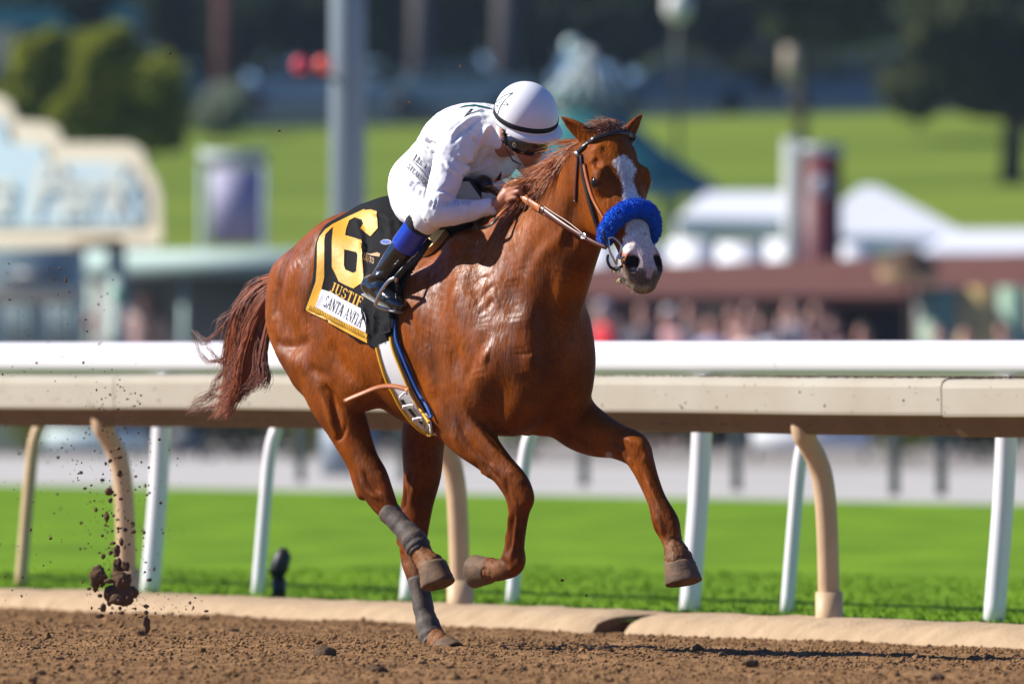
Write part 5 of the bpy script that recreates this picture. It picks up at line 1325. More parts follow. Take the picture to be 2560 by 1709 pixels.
B.add([(-.09, 0, 1.835, .12, .10), (.02, 0, 1.90, .125, .095), (.14, 0, 1.955, .14, .10), (.27, 0, 1.965, .145, .085)], .03)
for sg in (1, -1):
    m = (lambda v: (v[0], v[1], v[2])) if sg == 1 else mirror
    s_ = (sho[0], -sho[1]*1.0, sho[2]); 
    B.add([(*m(s_), .035, .035), (*m(elb), .024, .024)], .02, n=3)
    B.add([(*m(v_), r_, r_) for v_, r_ in ((elb, .024), (HL(1130, 532, .240), .022), (HL(1175, 526, .178), .020), (HL(1215, 519, .128), .022), (wri, .025))], .02, n=3)
    B.add([(*m(v_), r_, r_) for v_, r_ in (((-.105, -.075, 1.80), .06), ((-.03, -.14, 1.765), .05), ((.08, -.215, 1.715), .045), (kne, .036))], .02, n=3); B.add([(*m(HL(x_, y_, l_)), r_, r_) for x_, y_, l_, r_ in ((1062, 545, .272, .034), (1046, 566, .276, .032), (1019, 606, .285, .032), (988, 646, .295, .030), (956, 690, .30, .026))], .02, n=3)
    B.add([(*m(HL(950, 698, .30)), .024, .024), (*m(HL(945, 722, .30)), .022, .022), (*m(HL(968, 742, .298)), .018, .016)], .02, n=3)
    # hand: palm, four unequal fingers curled round the rein, thumb from the side
    def q(x, y, l, r, r2=None): v = m(HL(x, y, l)); return (v[0], v[1], v[2], r, r2 or r)
    B.add([q(1238, 514, .105, .023, .026), q(1254, 503, .100, .026, .024), q(1266, 490, .094, .026, .026), q(1272, 482, .088, .022, .022)], .015)
    B.add([q(1258, 494, .098, .012), q(1268, 470, .086, .014), q(1276, 462, .078, .012)], .02)
    for (kx, ky, px_, py_, tx, ty, r) in ((1281, 458, 1299, 452, 1300, 463, .0095), (1284, 470, 1303, 465, 1303, 476, .0098), (1284, 483, 1301, 480, 1300, 490, .0095), (1278, 496, 1294, 495, 1293, 503, .0085)):
        B.add([q(1264+(kx-1280)*.5, ky+9, .098, r*1.05), q(kx, ky, .108, r*1.12), q((kx+px_)/2, (ky+py_)/2-1, .110, r*.98), q(px_, py_, .102, r*1.02), q(px_+2, (py_+ty)/2, .085, r*.92), q(tx-3, ty, .070, r*.85), q(tx-14, ty+2, .066, r*.75)], .006, n=4)
    B.add([q(1252, 488, .082, .014), q(1266, 468, .068, .0125), q(1282, 456, .062, .0105), q(1296, 454, .060, .009)], .010, n=4)
jv, jf = B.mesh(2); jw = h2w(jv)
jbody = mesh_obj('body', jw, jf, M_skin, jockey)

# white silk jacket
Jk = Field((-.30, -.44, 1.55), (.56, .44, 2.20), .006)
Jk.add([(.0, 0, 1.918, .134, .108), (.10, 0, 1.965, .160, .128), (.23, 0, 1.985, .172, .115), (.31, 0, 1.98, .11, .09)], .02)
Jk.add([(.32, 0, 1.975, .072, .072), (.385, 0, 1.965, .062, .060)], .03)
Jk.add([(.20, 0, 1.90, .13, .09), (.27, 0, 1.86, .11, .06)], .05)
for sg in (1, -1):
    m = (lambda v: (v[0], v[1], v[2])) if sg == 1 else mirror
    def q(x, y, l, r, r2=None): v = m(HL(x, y, l)); return (v[0], v[1], v[2], r, r2 or r)
    Jk.add([(*m((.24, -.11, 1.96)), .095, .095), (*m((.285, -.165, 1.935)), .082, .082), q(1124, 420, .215, .064), q(1108, 468, .250, .056), q(1096, 510, .278, .053), q(1091, 530, .285, .051)], .04)
    Jk.add([q(1091, 530, .285, .051), q(1130, 532, .240, .047), q(1175, 526, .178, .039), q(1215, 519, .128, .032), q(1238, 515, .106, .031)], .02)
    Jk.carve([q(1239, 514, .105, .027), q(1262, 505, .09, .030)], .004)
kv, kf = Jk.mesh(2); kw = h2w(kv); kn = vnormals(kw, kf)
kt = make_bvh(kw, kf)
def c990(p): return cpts(990, 240, 6.03, p)
WR = []
for i in range(11):   # creases across the forearm
    t = i/10; x = 600+(1180-600)*t; y = 190+(-45)*t
    WR.append((c980([(x+22, y-70+10*t), (x+4, y-20), (x-26-8*(1-t), y+45+25*(1-t))]), .0055, -.0055)); WR.append((c980([(x+48, y-70+10*t), (x+30, y-25), (x+4, y+35+20*(1-t))]), .0055, .004))
WR += [(c990([(640, 1440), (780, 1440), (900, 1500)]), .008, -.007), (c990([(620, 1480), (760, 1490)]), .007, .006), (c990([(860, 860), (960, 960), (1080, 1020), (1110, 1080)]), .009, -.008), (c990([(740, 980), (800, 1080), (900, 1160), (970, 1200)]), .008, .007), (c990([(720, 1000), (780, 1100), (880, 1200)]), .008, -.006),
       (c990([(900, 880), (1000, 950), (1060, 1060), (1040, 1130)]), .008, .006), (c990([(1040, 1140), (1140, 1060), (1240, 900), (1330, 740)]), .008, -.008), (c990([(1060, 1150), (1180, 1060), (1290, 930), (1400, 800)]), .007, .006), (c990([(1020, 1160), (1100, 980), (1130, 800), (1130, 650)]), .010, .008), (c990([(1090, 1120), (1300, 1020), (1440, 900)]), .008, -.006), (c990([(1080, 1150), (1280, 1090), (1440, 1010)]), .008, .005),
       (c990([(1230, 740), (1280, 620), (1380, 500), (1450, 480)]), .010, .008), (c990([(1130, 640), (1220, 700), (1290, 620), (1330, 540)]), .008, -.008), (c990([(870, 690), (960, 560), (1060, 480), (1180, 420)]), .010, -.007), (c990([(830, 620), (960, 460), (1120, 360), (1300, 300)]), .009, .005), (c990([(800, 560), (900, 460), (1060, 360)]), .008, -.005), (c990([(860, 480), (1000, 380), (1180, 290)]), .008, .004),
       (c990([(380, 740), (500, 700), (640, 760), (700, 800)]), .008, -.008), (c990([(370, 640), (420, 740), (460, 820), (480, 860)]), .008, -.006), (c990([(440, 700), (480, 600), (520, 540)]), .008, .005), (c990([(520, 760), (580, 860), (640, 960)]), .009, .006), (c990([(580, 760), (640, 880)]), .008, -.006), (c990([(460, 760), (540, 860), (600, 960)]), .009, -.006), (c990([(340, 580), (380, 620)]), .008, .008)]
kw = sculpt(kw, kn, kt, [(p_, r_, d_*1.9) for p_, r_, d_ in WR], .15)
def cloth_noise(V, N, amp, sc, seed):
    o_ = Vector((seed, seed*2, 0)); out = V.copy()
    for i_ in range(len(V)):
        p_ = Vector((V[i_][0]*sc, V[i_][1]*sc, V[i_][2]*sc))+o_; n_ = mnoise.noise(p_)+.5*mnoise.noise(p_*2.1)
        out[i_] += N[i_]*amp*(1-2*abs(n_))*.8
    return out
kw = cloth_noise(kw, kn, .0045, 15, 3.0); kw = cloth_noise(kw, kn, .0018, 38, 5.0); kw = lap(kw, kf, 1, .3)
jacket = mesh_obj('jacket', kw, kf, M_silk, jockey)
kt = make_bvh(kw, kf)
mb = MB(); sheet('x', c990([(920, 190), (1050, 145), (1180, 132), (1290, 150), (1440, 190), (1450, 206), (1300, 180), (1190, 160), (1060, 166)]), None, None, kt, .002, mb=mb, maxlen=5)
mb.build('print', M_green, jacket)
mb = MB(); sheet('x', c990([(1000, 350), (1130, 197), (1170, 200), (1080, 275), (1310, 200), (1300, 215), (1090, 285), (1040, 320)]), None, None, kt, .002, mb=mb, maxlen=5)
sheet('x', c990([(1003, 1185), (1090, 1240), (1280, 1340), (1290, 1362), (1150, 1335), (1040, 1270)]), None, None, kt, .002, mb=mb, maxlen=5)
sheet('x', c990([(1590, 1130), (1570, 1340), (1560, 1410), (1500, 1370), (1480, 1290)]), None, None, kt, .002, mb=mb, maxlen=5)
mb.build('print', M_print, jacket)

# breeches
Bc = Field((-.34, -.46, 1.50), (.40, .46, 2.05), .006)
Bc.add([(-.11, 0, 1.83, .138, .112), (-.05, 0, 1.88, .138, .110), (.02, 0, 1.92, .13, .104)], .02)
for sg in (1, -1):
    m = (lambda v: (v[0], v[1], v[2])) if sg == 1 else mirror
    def q(x, y, l, r, r2=None): v = m(HL(x, y, l)); return (v[0], v[1], v[2], r, r2 or r)
    Bc.add([(*m((-.105, -.075, 1.80)), .102, .108), (*m((-.03, -.14, 1.765)), .094, .098), (*m((.08, -.215, 1.715)), .078, .082), (*m((kne[0]+.015, kne[1]+.0, kne[2]+.008)), .060, .062)], .03)
    Bc.add([(*m(kne), .058, .058), q(1048, 566, .276, .047)], .03, n=3)
bv_, bf_ = Bc.mesh(2); bw = h2w(bv_); bn = vnormals(bw, bf_); bt = make_bvh(bw, bf_)
WB = []
for i, (x0, y0, x1, y1) in enumerate([(150, 1360, 200, 1270), (210, 1390, 290, 1290), (300, 1480, 350, 1380), (120, 1230, 200, 1160), (360, 1560, 400, 1400), (90, 1030, 180, 960), (100, 970, 230, 880), (240, 800, 430, 830), (180, 860, 330, 800), (430, 1600, 470, 1450), (340, 1560, 390, 1390), (260, 1480, 300, 1370)]):
    WB.append((c990([(x0, y0), ((x0+x1)/2-12, (y0+y1)/2), (x1, y1)]), .0060, -.006)); WB.append((c990([(x0+40, y0), ((x0+x1)/2+28, (y0+y1)/2), (x1+40, y1)]), .006, .004))
bw = sculpt(bw, bn, bt, [(p_, r_, d_*1.5) for p_, r_, d_ in WB], .15); bw = cloth_noise(bw, bn, .002, 16, 8.0)
breeches = mesh_obj('breeches', bw, bf_, M_breech, jockey)
bt = make_bvh(bw, bf_)
mb = MB()
lettering('LEE F RU', c990([(255, 960)])[0], (330, 250), np.array((62, -105))/6.03, bt, .0015, mb, fit=430/6.03)
lettering('STEAKHOUSE', c990([(165, 1080)])[0], (330, 340), np.array((38, -60))/6.03, bt, .0015, mb, fit=520/6.03)
strap(mb, c990([(235, 960), (330, 1060), (420, 1160), (500, 1280)]), .0025, .001, bt, .001, smooth=0); mb.build('lettering', M_print, breeches)

# boots
for sg in (1, -1):
    m = (lambda v: (v[0], v[1], v[2])) if sg == 1 else mirror
    def q(x, y, l, r, r2=None): v = m(HL(x, y, l)); return (v[0], v[1], v[2], r, r2 or r)
    Bo = Field((-.34, -.46, 1.22) if sg == 1 else (-.34, .1, 1.22), (.36, -.1, 1.76) if sg == 1 else (.36, .46, 1.76), .005)
    Bo.add([q(1046, 566, .276, .052), q(1019, 606, .285, .052), q(988, 646, .295, .047), q(962, 682, .30, .040), q(950, 700, .30, .038)], .02)
    Bo.add([q(927, 709, .302, .033, .036), q(945, 728, .30, .034, .036), q(968, 742, .298, .036, .034), q(990, 756, .295, .034, .029), q(1002, 764, .293, .026, .022)], .035)
    Bo.add([q(922, 716, .302, .030, .028), q(928, 728, .302, .026, .018)], .015)
    ov, of = Bo.mesh(2); ow = h2w(ov)
    if sg == 1:
        on = vnormals(ow, of); ot = make_bvh(ow, of)
        ow = sculpt(ow, on, ot, [(c750([(640, 770), (740, 740), (840, 760)]), .007, .007), (c750([(640, 730), (740, 690), (820, 700)]), .007, -.006), (c750([(650, 820), (760, 790), (850, 820)]), .007, -.006), (c750([(680, 870), (790, 850)]), .007, .006), (c750([(700, 650), (790, 640)]), .007, .006), (c750([(720, 610), (850, 560)]), .008, -.004)], .15)
    boot = mesh_obj('boot', ow, of, M_boot, jockey)
    # blue band and black cuff round the shaft
    P = catmull(np.array([[*h2w(np.array(q(x, y, l, 1)[:3]))] for x, y, l in ((1047, 566, .276), (1034, 585, .281), (1012, 617, .287))]), 5)
    MB().tube(P, .0555, 26).build('boot_band', M_blueband, boot)
    P = catmull(np.array([[*h2w(np.array(q(x, y, l, 1)[:3]))] for x, y, l in ((1067, 534, .272), (1058, 548, .274), (1047, 566, .276))]), 4)
    MB().tube(P, [.056, .061, .0635, .064, .0635, .062, .060, .059, .058], 26).build('boot_cuff', M_cuff, boot)
    a = [h2w(np.array(q(x, y, l, 1)[:3])) for x, y, l in ((918, 736, .302), (945, 752, .30), (975, 771, .297), (1000, 780, .294))]
    MB().tube(catmull(a, 3), [(.030, .007)]*10, 14, flat=(0, 0, 1)).build('sole', mat('pale_sole', (.25, .24, .22), .6) if sg == 1 else bpy.data.materials['pale_sole'], boot)

# helmet
def ell(th, ph, k=1.0):
    r = math.sin(ph)
    seam = 1+.010*math.cos(4*th+.4)*r*r
    return JH(.132*k*seam*r*math.cos(th)+.002, .120*k*seam*r*math.sin(th), .134*k*math.cos(ph))
nt_, np_ = 72, 34
vs = [ell(0, 0)]; fs = []
for j in range(1, np_+1):
    ph = math.radians(102)*j/np_
    for i in range(nt_): vs.append(ell(2*math.pi*i/nt_, ph))
for i in range(nt_): fs.append((0, 1+i, 1+(i+1) % nt_))
for j in range(np_-1):
    for i in range(nt_):
        a = 1+j*nt_; fs.append((a+i, a+nt_+i, a+nt_+(i+1) % nt_, a+(i+1) % nt_))
b0 = 1+(np_-1)*nt_
inner = len(vs)
for i in range(nt_): vs.append(ell(2*math.pi*i/nt_, math.radians(102), .90))
for i in range(nt_): fs.append((b0+i, inner+i, inner+(i+1) % nt_, b0+(i+1) % nt_))
helmet = mesh_obj('helmet', vs, fs, M_helm, jockey)
hv = np.array(vs); htree = BVHTree.FromPolygons([tuple(v) for v in vs], fs)
mb = MB(); ring = [ell(2*math.pi*i/60, math.radians(88), 1.012) for i in range(61)]
rv = []; rf = []
for i in range(60):
    th = 2*math.pi*i/60
    for ph, kk in ((84, 1.004), (85, 1.022), (92, 1.022), (93, 1.004)): rv.append(ell(th, math.radians(ph), kk))
for i in range(60):
    for k in range(3): rf.append((i*4+k, i*4+k+1, ((i+1) % 60)*4+k+1, ((i+1) % 60)*4+k))
mb.add(rv, rf); mb.build('helmet_band', M_cuff, helmet)
# peak under the band
pv = []; pf = []
for i in range(41):
    th = math.radians(-75+150*i/40); ext = .034*math.cos(math.radians((-75+150*i/40)*1.15))**1
    for (ph, kk, e) in ((96, 1.0, 0), (102, 1.03, max(ext, 0)), (105, 1.02, max(ext, 0)*.95), (103, .97, 0)): 
        p = ell(th, math.radians(ph), kk)+(hf*math.cos(th)+hr*math.sin(th))*e; pv.append(p)
for i in range(40):
    for k in range(3): pf.append((i*4+k, i*4+k+1, i*4+5+k, i*4+4+k))
MB().add(pv, pf).build('helmet_peak', M_helm, helmet)
def c122(p): return cpts(1220, 200, 6.03, p)
mb = MB()
for P_, w_ in (([(125, 340), (200, 270), (280, 225), (380, 195)], .0042), ([(375, 198), (270, 290), (190, 400), (148, 520)], .0046), ([(172, 345), (182, 340)], .006)):
    strap(mb, c122(P_), w_, .0008, htree, .0008, smooth=0)
mb.build('print', M_green, helmet)
for P_, w_ in (([(222, 380), (305, 378)], .0028), ([(268, 320), (305, 378)], .0035), ([(118, 400), (150, 380)], .0025), ([(148, 382), (138, 450)], .002), ([(242, 190), (236, 225)], .003)):
    mb = MB(); strap(mb, c122(P_), w_, .0008, htree, .0008, n=3, smooth=0); mb.build('print', M_print, helmet)
# goggles: a curved mask with strap
gv_ = []; gf_ = []
n_ = 48
for i in range(n_+1):
    th = math.radians(-98+196*i/n_); c_, s_ = math.cos(th), math.sin(th)
    w = .037 if abs(th) < 1.2 else .037-.018*(abs(th)-1.2)/.51
    notch = .012*math.exp(-(th/.22)**2)
    rr = .098+.010*math.cos(th)**2
    for (du, dr) in ((w, -.014), (w*.9, .0), (0, .006), (-w*.9+notch, 0), (-w+notch, -.014)):
        gv_.append(JH(.012+(rr+dr)*c_, (rr-.012+dr)*s_, -.078+du))
for i in range(n_):
    for k in range(4): gf_.append((i*5+k, i*5+k+1, i*5+6+k, i*5+5+k))
gog = mesh_obj('goggles', gv_, gf_, M_gloss, jockey)
th = math.radians(62); c0 = JH(.012+.106*math.cos(th), .094*math.sin(th)+.003, -.077); dn = hf*math.cos(th)+hr*math.sin(th); du_ = hu; ds_ = np.cross(dn, du_)
mb = MB(); n_ = 20
mb.add([c0+dn*.004]+[c0+dn*.003+(ds_*math.cos(2*math.pi*i/n_)*.008+du_*math.sin(2*math.pi*i/n_)*.011) for i in range(n_)], [(0, 1+i, 1+(i+1) % n_) for i in range(n_)])
mb.build('badge', mat('badge_cream', (.55, .5, .38), .4), gog)
mb = MB()
for k_, (a, b) in enumerate(((( -.003, -.006), (-.003, .006)), ((-.003, .006), (.003, -.006)), ((.003, -.006), (.003, .006)))):
    A = c0+dn*(.0048+.0003*k_)+ds_*a[0]+du_*a[1]; Bq = c0+dn*(.0048+.0003*k_)+ds_*b[0]+du_*b[1]; mb.tube([A, Bq], .0011, 4)
mb.build('lettering', M_print, gog)
mb = MB(); mb.tube([JH(-.02, .088, -.05), JH(.005, .090, -.075), JH(.01, .080, -.12), JH(.03, .055, -.165), JH(.045, .02, -.185)], [(.010, .003)]*5, 8); mb.tube([JH(-.01, .086, -.088), JH(.008, .087, -.094)], .009, 8); mb.build('chin_strap', M_gloss, jockey)
# whip held in the fist
whip = thing('riding_whip', h2w(HL(1240, 485, .09)), 'dark leather riding whip held in the jockey\'s fist', 'whip')
mb = MB(); mb.tube([h2w(HL(1206, 455, .06)), h2w(HL(1212, 461, .065)), h2w(HL(1222, 470, .07))], [.030, .034, .022], 16); mb.build('knob', M_darkleather, whip)
mb = MB(); mb.tube([h2w(HL(1218, 466, .068)), h2w(HL(1245, 484, .075)), h2w(HL(1275, 500, .072))], [.017, .013, .011], 12); mb.build('handle', M_leather, whip)
mb = MB(); mb.tube([h2w(HL(1275, 500, .072)), h2w(HL(1330, 540, .0)), h2w(HL(1400, 580, -.15))], [.007, .005, .004], 8); mb.build('shaft', M_darkleather, whip)
# ================================================================ BACKGROUND
rb = np.random.default_rng(11)
def leaf_material(name, c, c2):
    m = mat(name, c, .8, .15, noise=(1.3, 1.0, c2)); nt = m.node_tree; b = nt.nodes['Principled BSDF']
    tr = nt.nodes.new('ShaderNodeBsdfTranslucent'); mx = nt.nodes.new('ShaderNodeMixShader'); mx.inputs[0].default_value = .45   # sun shining through the leaves
    cl = b.inputs['Base Color'].links[0].from_socket; nt.links.new(cl, tr.inputs[0])
    nt.links.new(b.outputs[0], mx.inputs[1]); nt.links.new(tr.outputs[0], mx.inputs[2]); nt.links.new(mx.outputs[0], nt.nodes['Material Output'].inputs['Surface'])
    return m
def leaves(c, rad, n, size, seed):
    """leaf-sized faces spread through the volume of several clumps"""
    r_ = np.random.default_rng(seed); c = np.array(c); V = []; F = []; cl = []
    for i in range(16):
        d = r_.normal(0, 1, 3); d /= np.linalg.norm(d); cl.append((c+d*np.array(rad)*r_.uniform(.35, .8), r_.uniform(.28, .5)))
    for i in range(n):
        q, s = cl[r_.integers(0, len(cl))]; d = r_.normal(0, 1, 3); d /= np.linalg.norm(d)
        p = q+d*np.array(rad)*s*r_.uniform(.55, 1.0)
        a = r_.normal(0, 1, 3); a /= np.linalg.norm(a); b = np.cross(a, r_.normal(0, 1, 3)); b /= np.linalg.norm(b); w = size*r_.uniform(.6, 1.3)
        V.append(np.array([p-a*w, p+b*w*.6, p+a*w, p-b*w*.6])); F.append(np.array([[0, 1, 2, 3]])+4*i)
    return np.concatenate(V), np.concatenate(F)
M_trunk = mat('bark', (.055, .040, .032), .9, .1, noise=(3, .6, (.09, .065, .05)), bump=(8, .6, .05))
def tree(name, px, d, crown_px, n, size, m, label, seed, trunk_r=.18, gz=None):
    """crown_px: list of (cx, cy, rx, ry) in display pixels"""
    k_ = d/26685; g = lawn_z(d) if gz is None else gz
    base = WD(px, 820, d); t = thing(name, (base.x, d, g), label, 'tree', 'trees on the infield')
    top = min(1.13+(820-c[1])*k_ for c in crown_px)
    tip = 1.13+(820-min(c[1] for c in crown_px))*k_
    tb = MB().tube(catmull(np.array([(base.x, d, g-.1), (base.x+.05, d, g+(tip-g)*.4), (base.x-.04, d, g+(tip-g)*.75), (base.x, d, tip)]), 3), list(np.linspace(trunk_r, trunk_r*.35, 10)), 10)
    for c in crown_px:
        q = WD(c[0], c[1], d); tb.tube(catmull(np.array([(base.x, d, g+(tip-g)*.45), ((base.x+q.x)/2, d+.1, g+(q.z-g)*.75), (q.x, d, q.z)]), 3), list(np.linspace(trunk_r*.6, trunk_r*.15, 7)), 7)
    tb.build('trunk', M_trunk, t)
    VV = []; FF = []; o = 0
    for i, c in enumerate(crown_px):
        q = WD(c[0], c[1], d); v, f = leaves(q, (c[2]*k_, c[2]*k_*.9, c[3]*k_), int(n/len(crown_px)), size, seed+i); VV.append(v); FF.append(f+o); o += len(v)
    cr = mesh_obj('crown', np.concatenate(VV), np.concatenate(FF), m, t, smooth=False)
    setp(cr, kind='stuff'); return t
M_l1 = leaf_material('yellow_green_leaves', (.19, .23, .03), (.34, .36, .045))
M_l2 = leaf_material('dark_leaves', (.018, .034, .022), (.040, .060, .026))
M_l3 = leaf_material('olive_leaves', (.045, .062, .026), (.10, .112, .044))
tree('broadleaf_tree', 300, 205, [(300, 190, 115, 105), (240, 130, 85, 65), (355, 255, 85, 85), (200, 240, 90, 90)], 6400, .16, M_l1, 'yellow green tree with a round crown, right of the trunk behind the cream sign', 100)
tree('broadleaf_tree', 150, 208, [(90, 200, 80, 110), (40, 270, 80, 80), (120, 120, 45, 60)], 4200, .16, M_l1, 'yellow green tree with a dark trunk behind the steps of the cream sign', 120, .2)
tree('broadleaf_tree', 2320, 262, [(2280, 130, 150, 150), (2180, 60, 160, 110), (2120, 200, 110, 80), (2400, 160, 140, 120)], 6500, .22, M_l3, 'olive tree at the right edge with its dark trunk on the lawn', 140, .30)
tree('broadleaf_tree', 1835, 285, [(1900, 40, 150, 80), (1990, -30, 160, 90), (1760, -60, 120, 60)], 3600, .24, M_l3, 'tall tree with a bare brown trunk above the maroon pillar', 160, .17)
tree('broadleaf_tree', 215, 232, [(200, 235, 190, 100), (330, 290, 110, 70), (60, 260, 120, 90)], 4200, .2, M_l2, 'dark green tree filling the gap behind the two yellow green trees', 180, .2)
for i, (px, cy, rx, ry, d) in enumerate([(60, 60, 190, 120, 330), (480, 90, 170, 140, 332), (700, 60, 180, 150, 335), (960, 70, 190, 160, 331), (1180, 60, 170, 160, 334), (1420, 50, 180, 120, 333), (1640, 30, 180, 110, 336), (2350, -40, 200, 130, 334)]):
    tree('evergreen_tree', px, d, [(px, cy, rx, ry), (px+rx*.6, cy-ry*.5, rx*.6, ry*.6), (px-rx*.5, cy-ry*.6, rx*.6, ry*.6)], 3000, .34, M_l2, ['dark evergreen far behind the left yellow green trees', 'dark evergreen behind the red brown mast', 'dark evergreen behind the pair of red lamps', 'dark evergreen just right of the tall grey pole', 'dark evergreen behind the white helmet', 'dark evergreen behind the ball of the pavilion', 'dark evergreen under the white globe lamp', 'dark evergreen at the top right corner'][i], 200+7*i, .25)
M_trunk2 = mat('red_brown_bark', (.085, .040, .036), .9, .1)
def bare_trunk(px, y0, y1, d, w, label, m=M_trunk):
    k_ = d/26685; b = WD(px, 820, d); t = thing('tree_trunk', (b.x, d, lawn_z(d)), label, 'tree trunk', 'bare trunks on the hill')
    MB().tube([(b.x, d, lawn_z(d)-.1), (b.x+.03, d, (lawn_z(d)+1.13+(820-y0)*k_)/2), (b.x, d, 1.13+(820-y0)*k_)], [w*k_/2*1.1, w*k_/2, w*k_/2*.85], 12).build('trunk', m, t)
bare_trunk(515, -60, 0, 300, 50, 'slim red brown mast left of the pair of red lamps', M_trunk2)
bare_trunk(965, -60, 0, 312, 56, 'grey brown trunk above the jockey\'s back', mat('grey_bark', (.085, .075, .075), .9, .1))
bare_trunk(1160, -60, 0, 314, 60, 'grey brown trunk above the white helmet', bpy.data.materials['grey_bark'])

SK = [0.0, 0.0]
def skew(mb, b0):
    if SK[0]:
        for i in range(b0, len(mb.v)): v = mb.v[i]; mb.v[i] = (v[0], v[1]-SK[0]*(v[0]-SK[1]), v[2])
    return mb
def pbox(mb, x0, x1, y0, y1, d, dep, bev=0.0):
    a = WD(x0, y1, d); b = WD(x1, y0, d); n0 = len(mb.v); return skew(mb.box(((a.x+b.x)/2, d+dep/2, (a.z+b.z)/2), abs(b.x-a.x), dep, abs(b.z-a.z), bev=bev), n0)
def gbox(mb, x0, x1, y0, d, dep, g=0.0, bev=0.0):
    a = WD(x0, y0, d); b = WD(x1, y0, d); n0 = len(mb.v); return skew(mb.box(((a.x+b.x)/2, d+dep/2, (a.z+g)/2), abs(b.x-a.x), dep, a.z-g, bev=bev), n0)
def prism(mb, poly, d, dep):
    n = len(poly); P = [WD(x, y, d) for x, y in poly]; Q = [p+Vector((0, dep, 0)) for p in P]
    mb.add(P+Q, [tuple(range(n)), tuple(reversed(range(n, 2*n)))]+[(i, i+n, (i+1) % n+n, (i+1) % n) for i in range(n)])
    return skew(mb, len(mb.v)-2*n)
M_cream = bpy.data.materials.get('cream_sign') or mat('cream_sign', (.66, .58, .42), .6, .3)
M_pblue = mat('pale_blue', (.46, .58, .60), .6, .3); M_teal = mat('pale_teal', (.36, .48, .46), .6, .3); M_teal2 = mat('teal_roof', (.015, .15, .15), .5, .4); M_tgrey = mat('grey_wall', (.21, .20, .19), .8, .2)
M_letter = mat('cream_letters', (.66, .62, .50), .6, .3)
# big cream sign on its stand, turned towards the left
SK[:] = [.75, WD(120, 820, 148).x]
sg_ = thing('name_sign', WD(120, 820, 148), 'cream and pale blue stepped sign with large cream script letters', 'sign')
sg_.location.z = 0
outl = [(-420, 560), (-420, 120), (-120, 120), (-100, 200), (-20, 212), (18, 232), (36, 275), (110, 282), (135, 298), (143, 328), (300, 330), (330, 345), (343, 385), (362, 410), (374, 450), (376, 540), (366, 560)]
prism(MB(), outl, 148, .5).build('frame', M_cream, sg_, smooth=False)
inn = [(-400, 520), (-400, 240), (-10, 262), (8, 282), (14, 325), (100, 335), (110, 372), (290, 376), (310, 400), (330, 440), (334, 505), (322, 520)]
prism(MB(), inn, 147.94, .2).build('panel', M_pblue, sg_, smooth=False)
prism(MB(), [(-430, 575), (-430, 545), (378, 545), (372, 566)], 147.8, .6).build('ledge', M_cream, sg_, smooth=False)
tcv = bpy.data.curves.new('text', 'FONT'); tcv.body = 'Anita Park'; tcv.size = 1.0; tcv.shear = .35; tcv.extrude = .004; tcv.align_x = 'RIGHT'
to = bpy.data.objects.new('tmp', tcv); C.objects.link(to); bpy.context.view_layer.update()
me = bpy.data.meshes.new_from_object(to.evaluated_get(bpy.context.evaluated_depsgraph_get())); bpy.data.objects.remove(to)
s_ = 1.02; e_ = WD(292, 492, 147.86)
tv = [(e_.x+v.co.x*s_*.72, 147.86-v.co.z-SK[0]*(e_.x+v.co.x*s_*.72-SK[1]), e_.z+v.co.y*s_) for v in me.vertices]; tf = [tuple(p.vertices) for p in me.polygons]
mesh_obj('lettering', tv, tf, M_letter, sg_, smooth=False)
gbox(MB(), -300, -200, 560, 148.1, .4).build('leg', M_teal, sg_); gbox(MB(), 250, 290, 560, 148.1, .4).build('leg', M_teal, sg_)
# low pale teal building under the sign
tb_ = thing('tote_building', (WD(60, 820, 144).x, 144, 0), 'low pale teal building with barred openings under the cream sign', 'building')
gbox(MB(), -500, 175, 570, 144, 3.2).build('wall', M_teal, tb_)
pbox(MB(), -500, 180, 655, 692, 143.9, .1).build('sill', M_cream, tb_)
pbox(MB(), 170, 285, 548, 572, 143.8, .6).build('gutter', mat('brown_trim', (.16, .11, .06), .7), tb_)
for i, x in enumerate((-220, -105, 5, 108)):
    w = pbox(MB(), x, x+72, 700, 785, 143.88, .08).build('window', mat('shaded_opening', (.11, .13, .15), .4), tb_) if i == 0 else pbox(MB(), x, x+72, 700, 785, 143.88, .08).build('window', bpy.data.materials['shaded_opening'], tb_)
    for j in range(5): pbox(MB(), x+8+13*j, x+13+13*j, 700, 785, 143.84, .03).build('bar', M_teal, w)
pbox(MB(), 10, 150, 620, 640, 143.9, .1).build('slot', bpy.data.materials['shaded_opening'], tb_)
# long shelter with a pale roof
sh = thing('shelter', (WD(420, 820, 152).x, 152, 0), 'grey shelter with a pale teal roof edge behind the white rail at the left', 'shelter')
gbox(MB(), 200, 1010, 632, 153.5, .2).build('back_wall', M_tgrey, sh)
pbox(MB(), 190, 1040, 575, 632, 151.6, 2.2).build('roof', M_teal, sh)
for x in (205, 420, 640, 860): gbox(MB(), x, x+14, 632, 151.9, .08).build('pillar', M_teal, sh)
SK[0] = 0.0
def disc(name, px, py, r_, d, m, parent):
    c = WD(px, py, d); mb = MB(); mb.tube([c+Vector((0, -.04, 0)), c+Vector((0, .04, 0))], r_*d/26685, 20); return mb.build(name, m, parent)
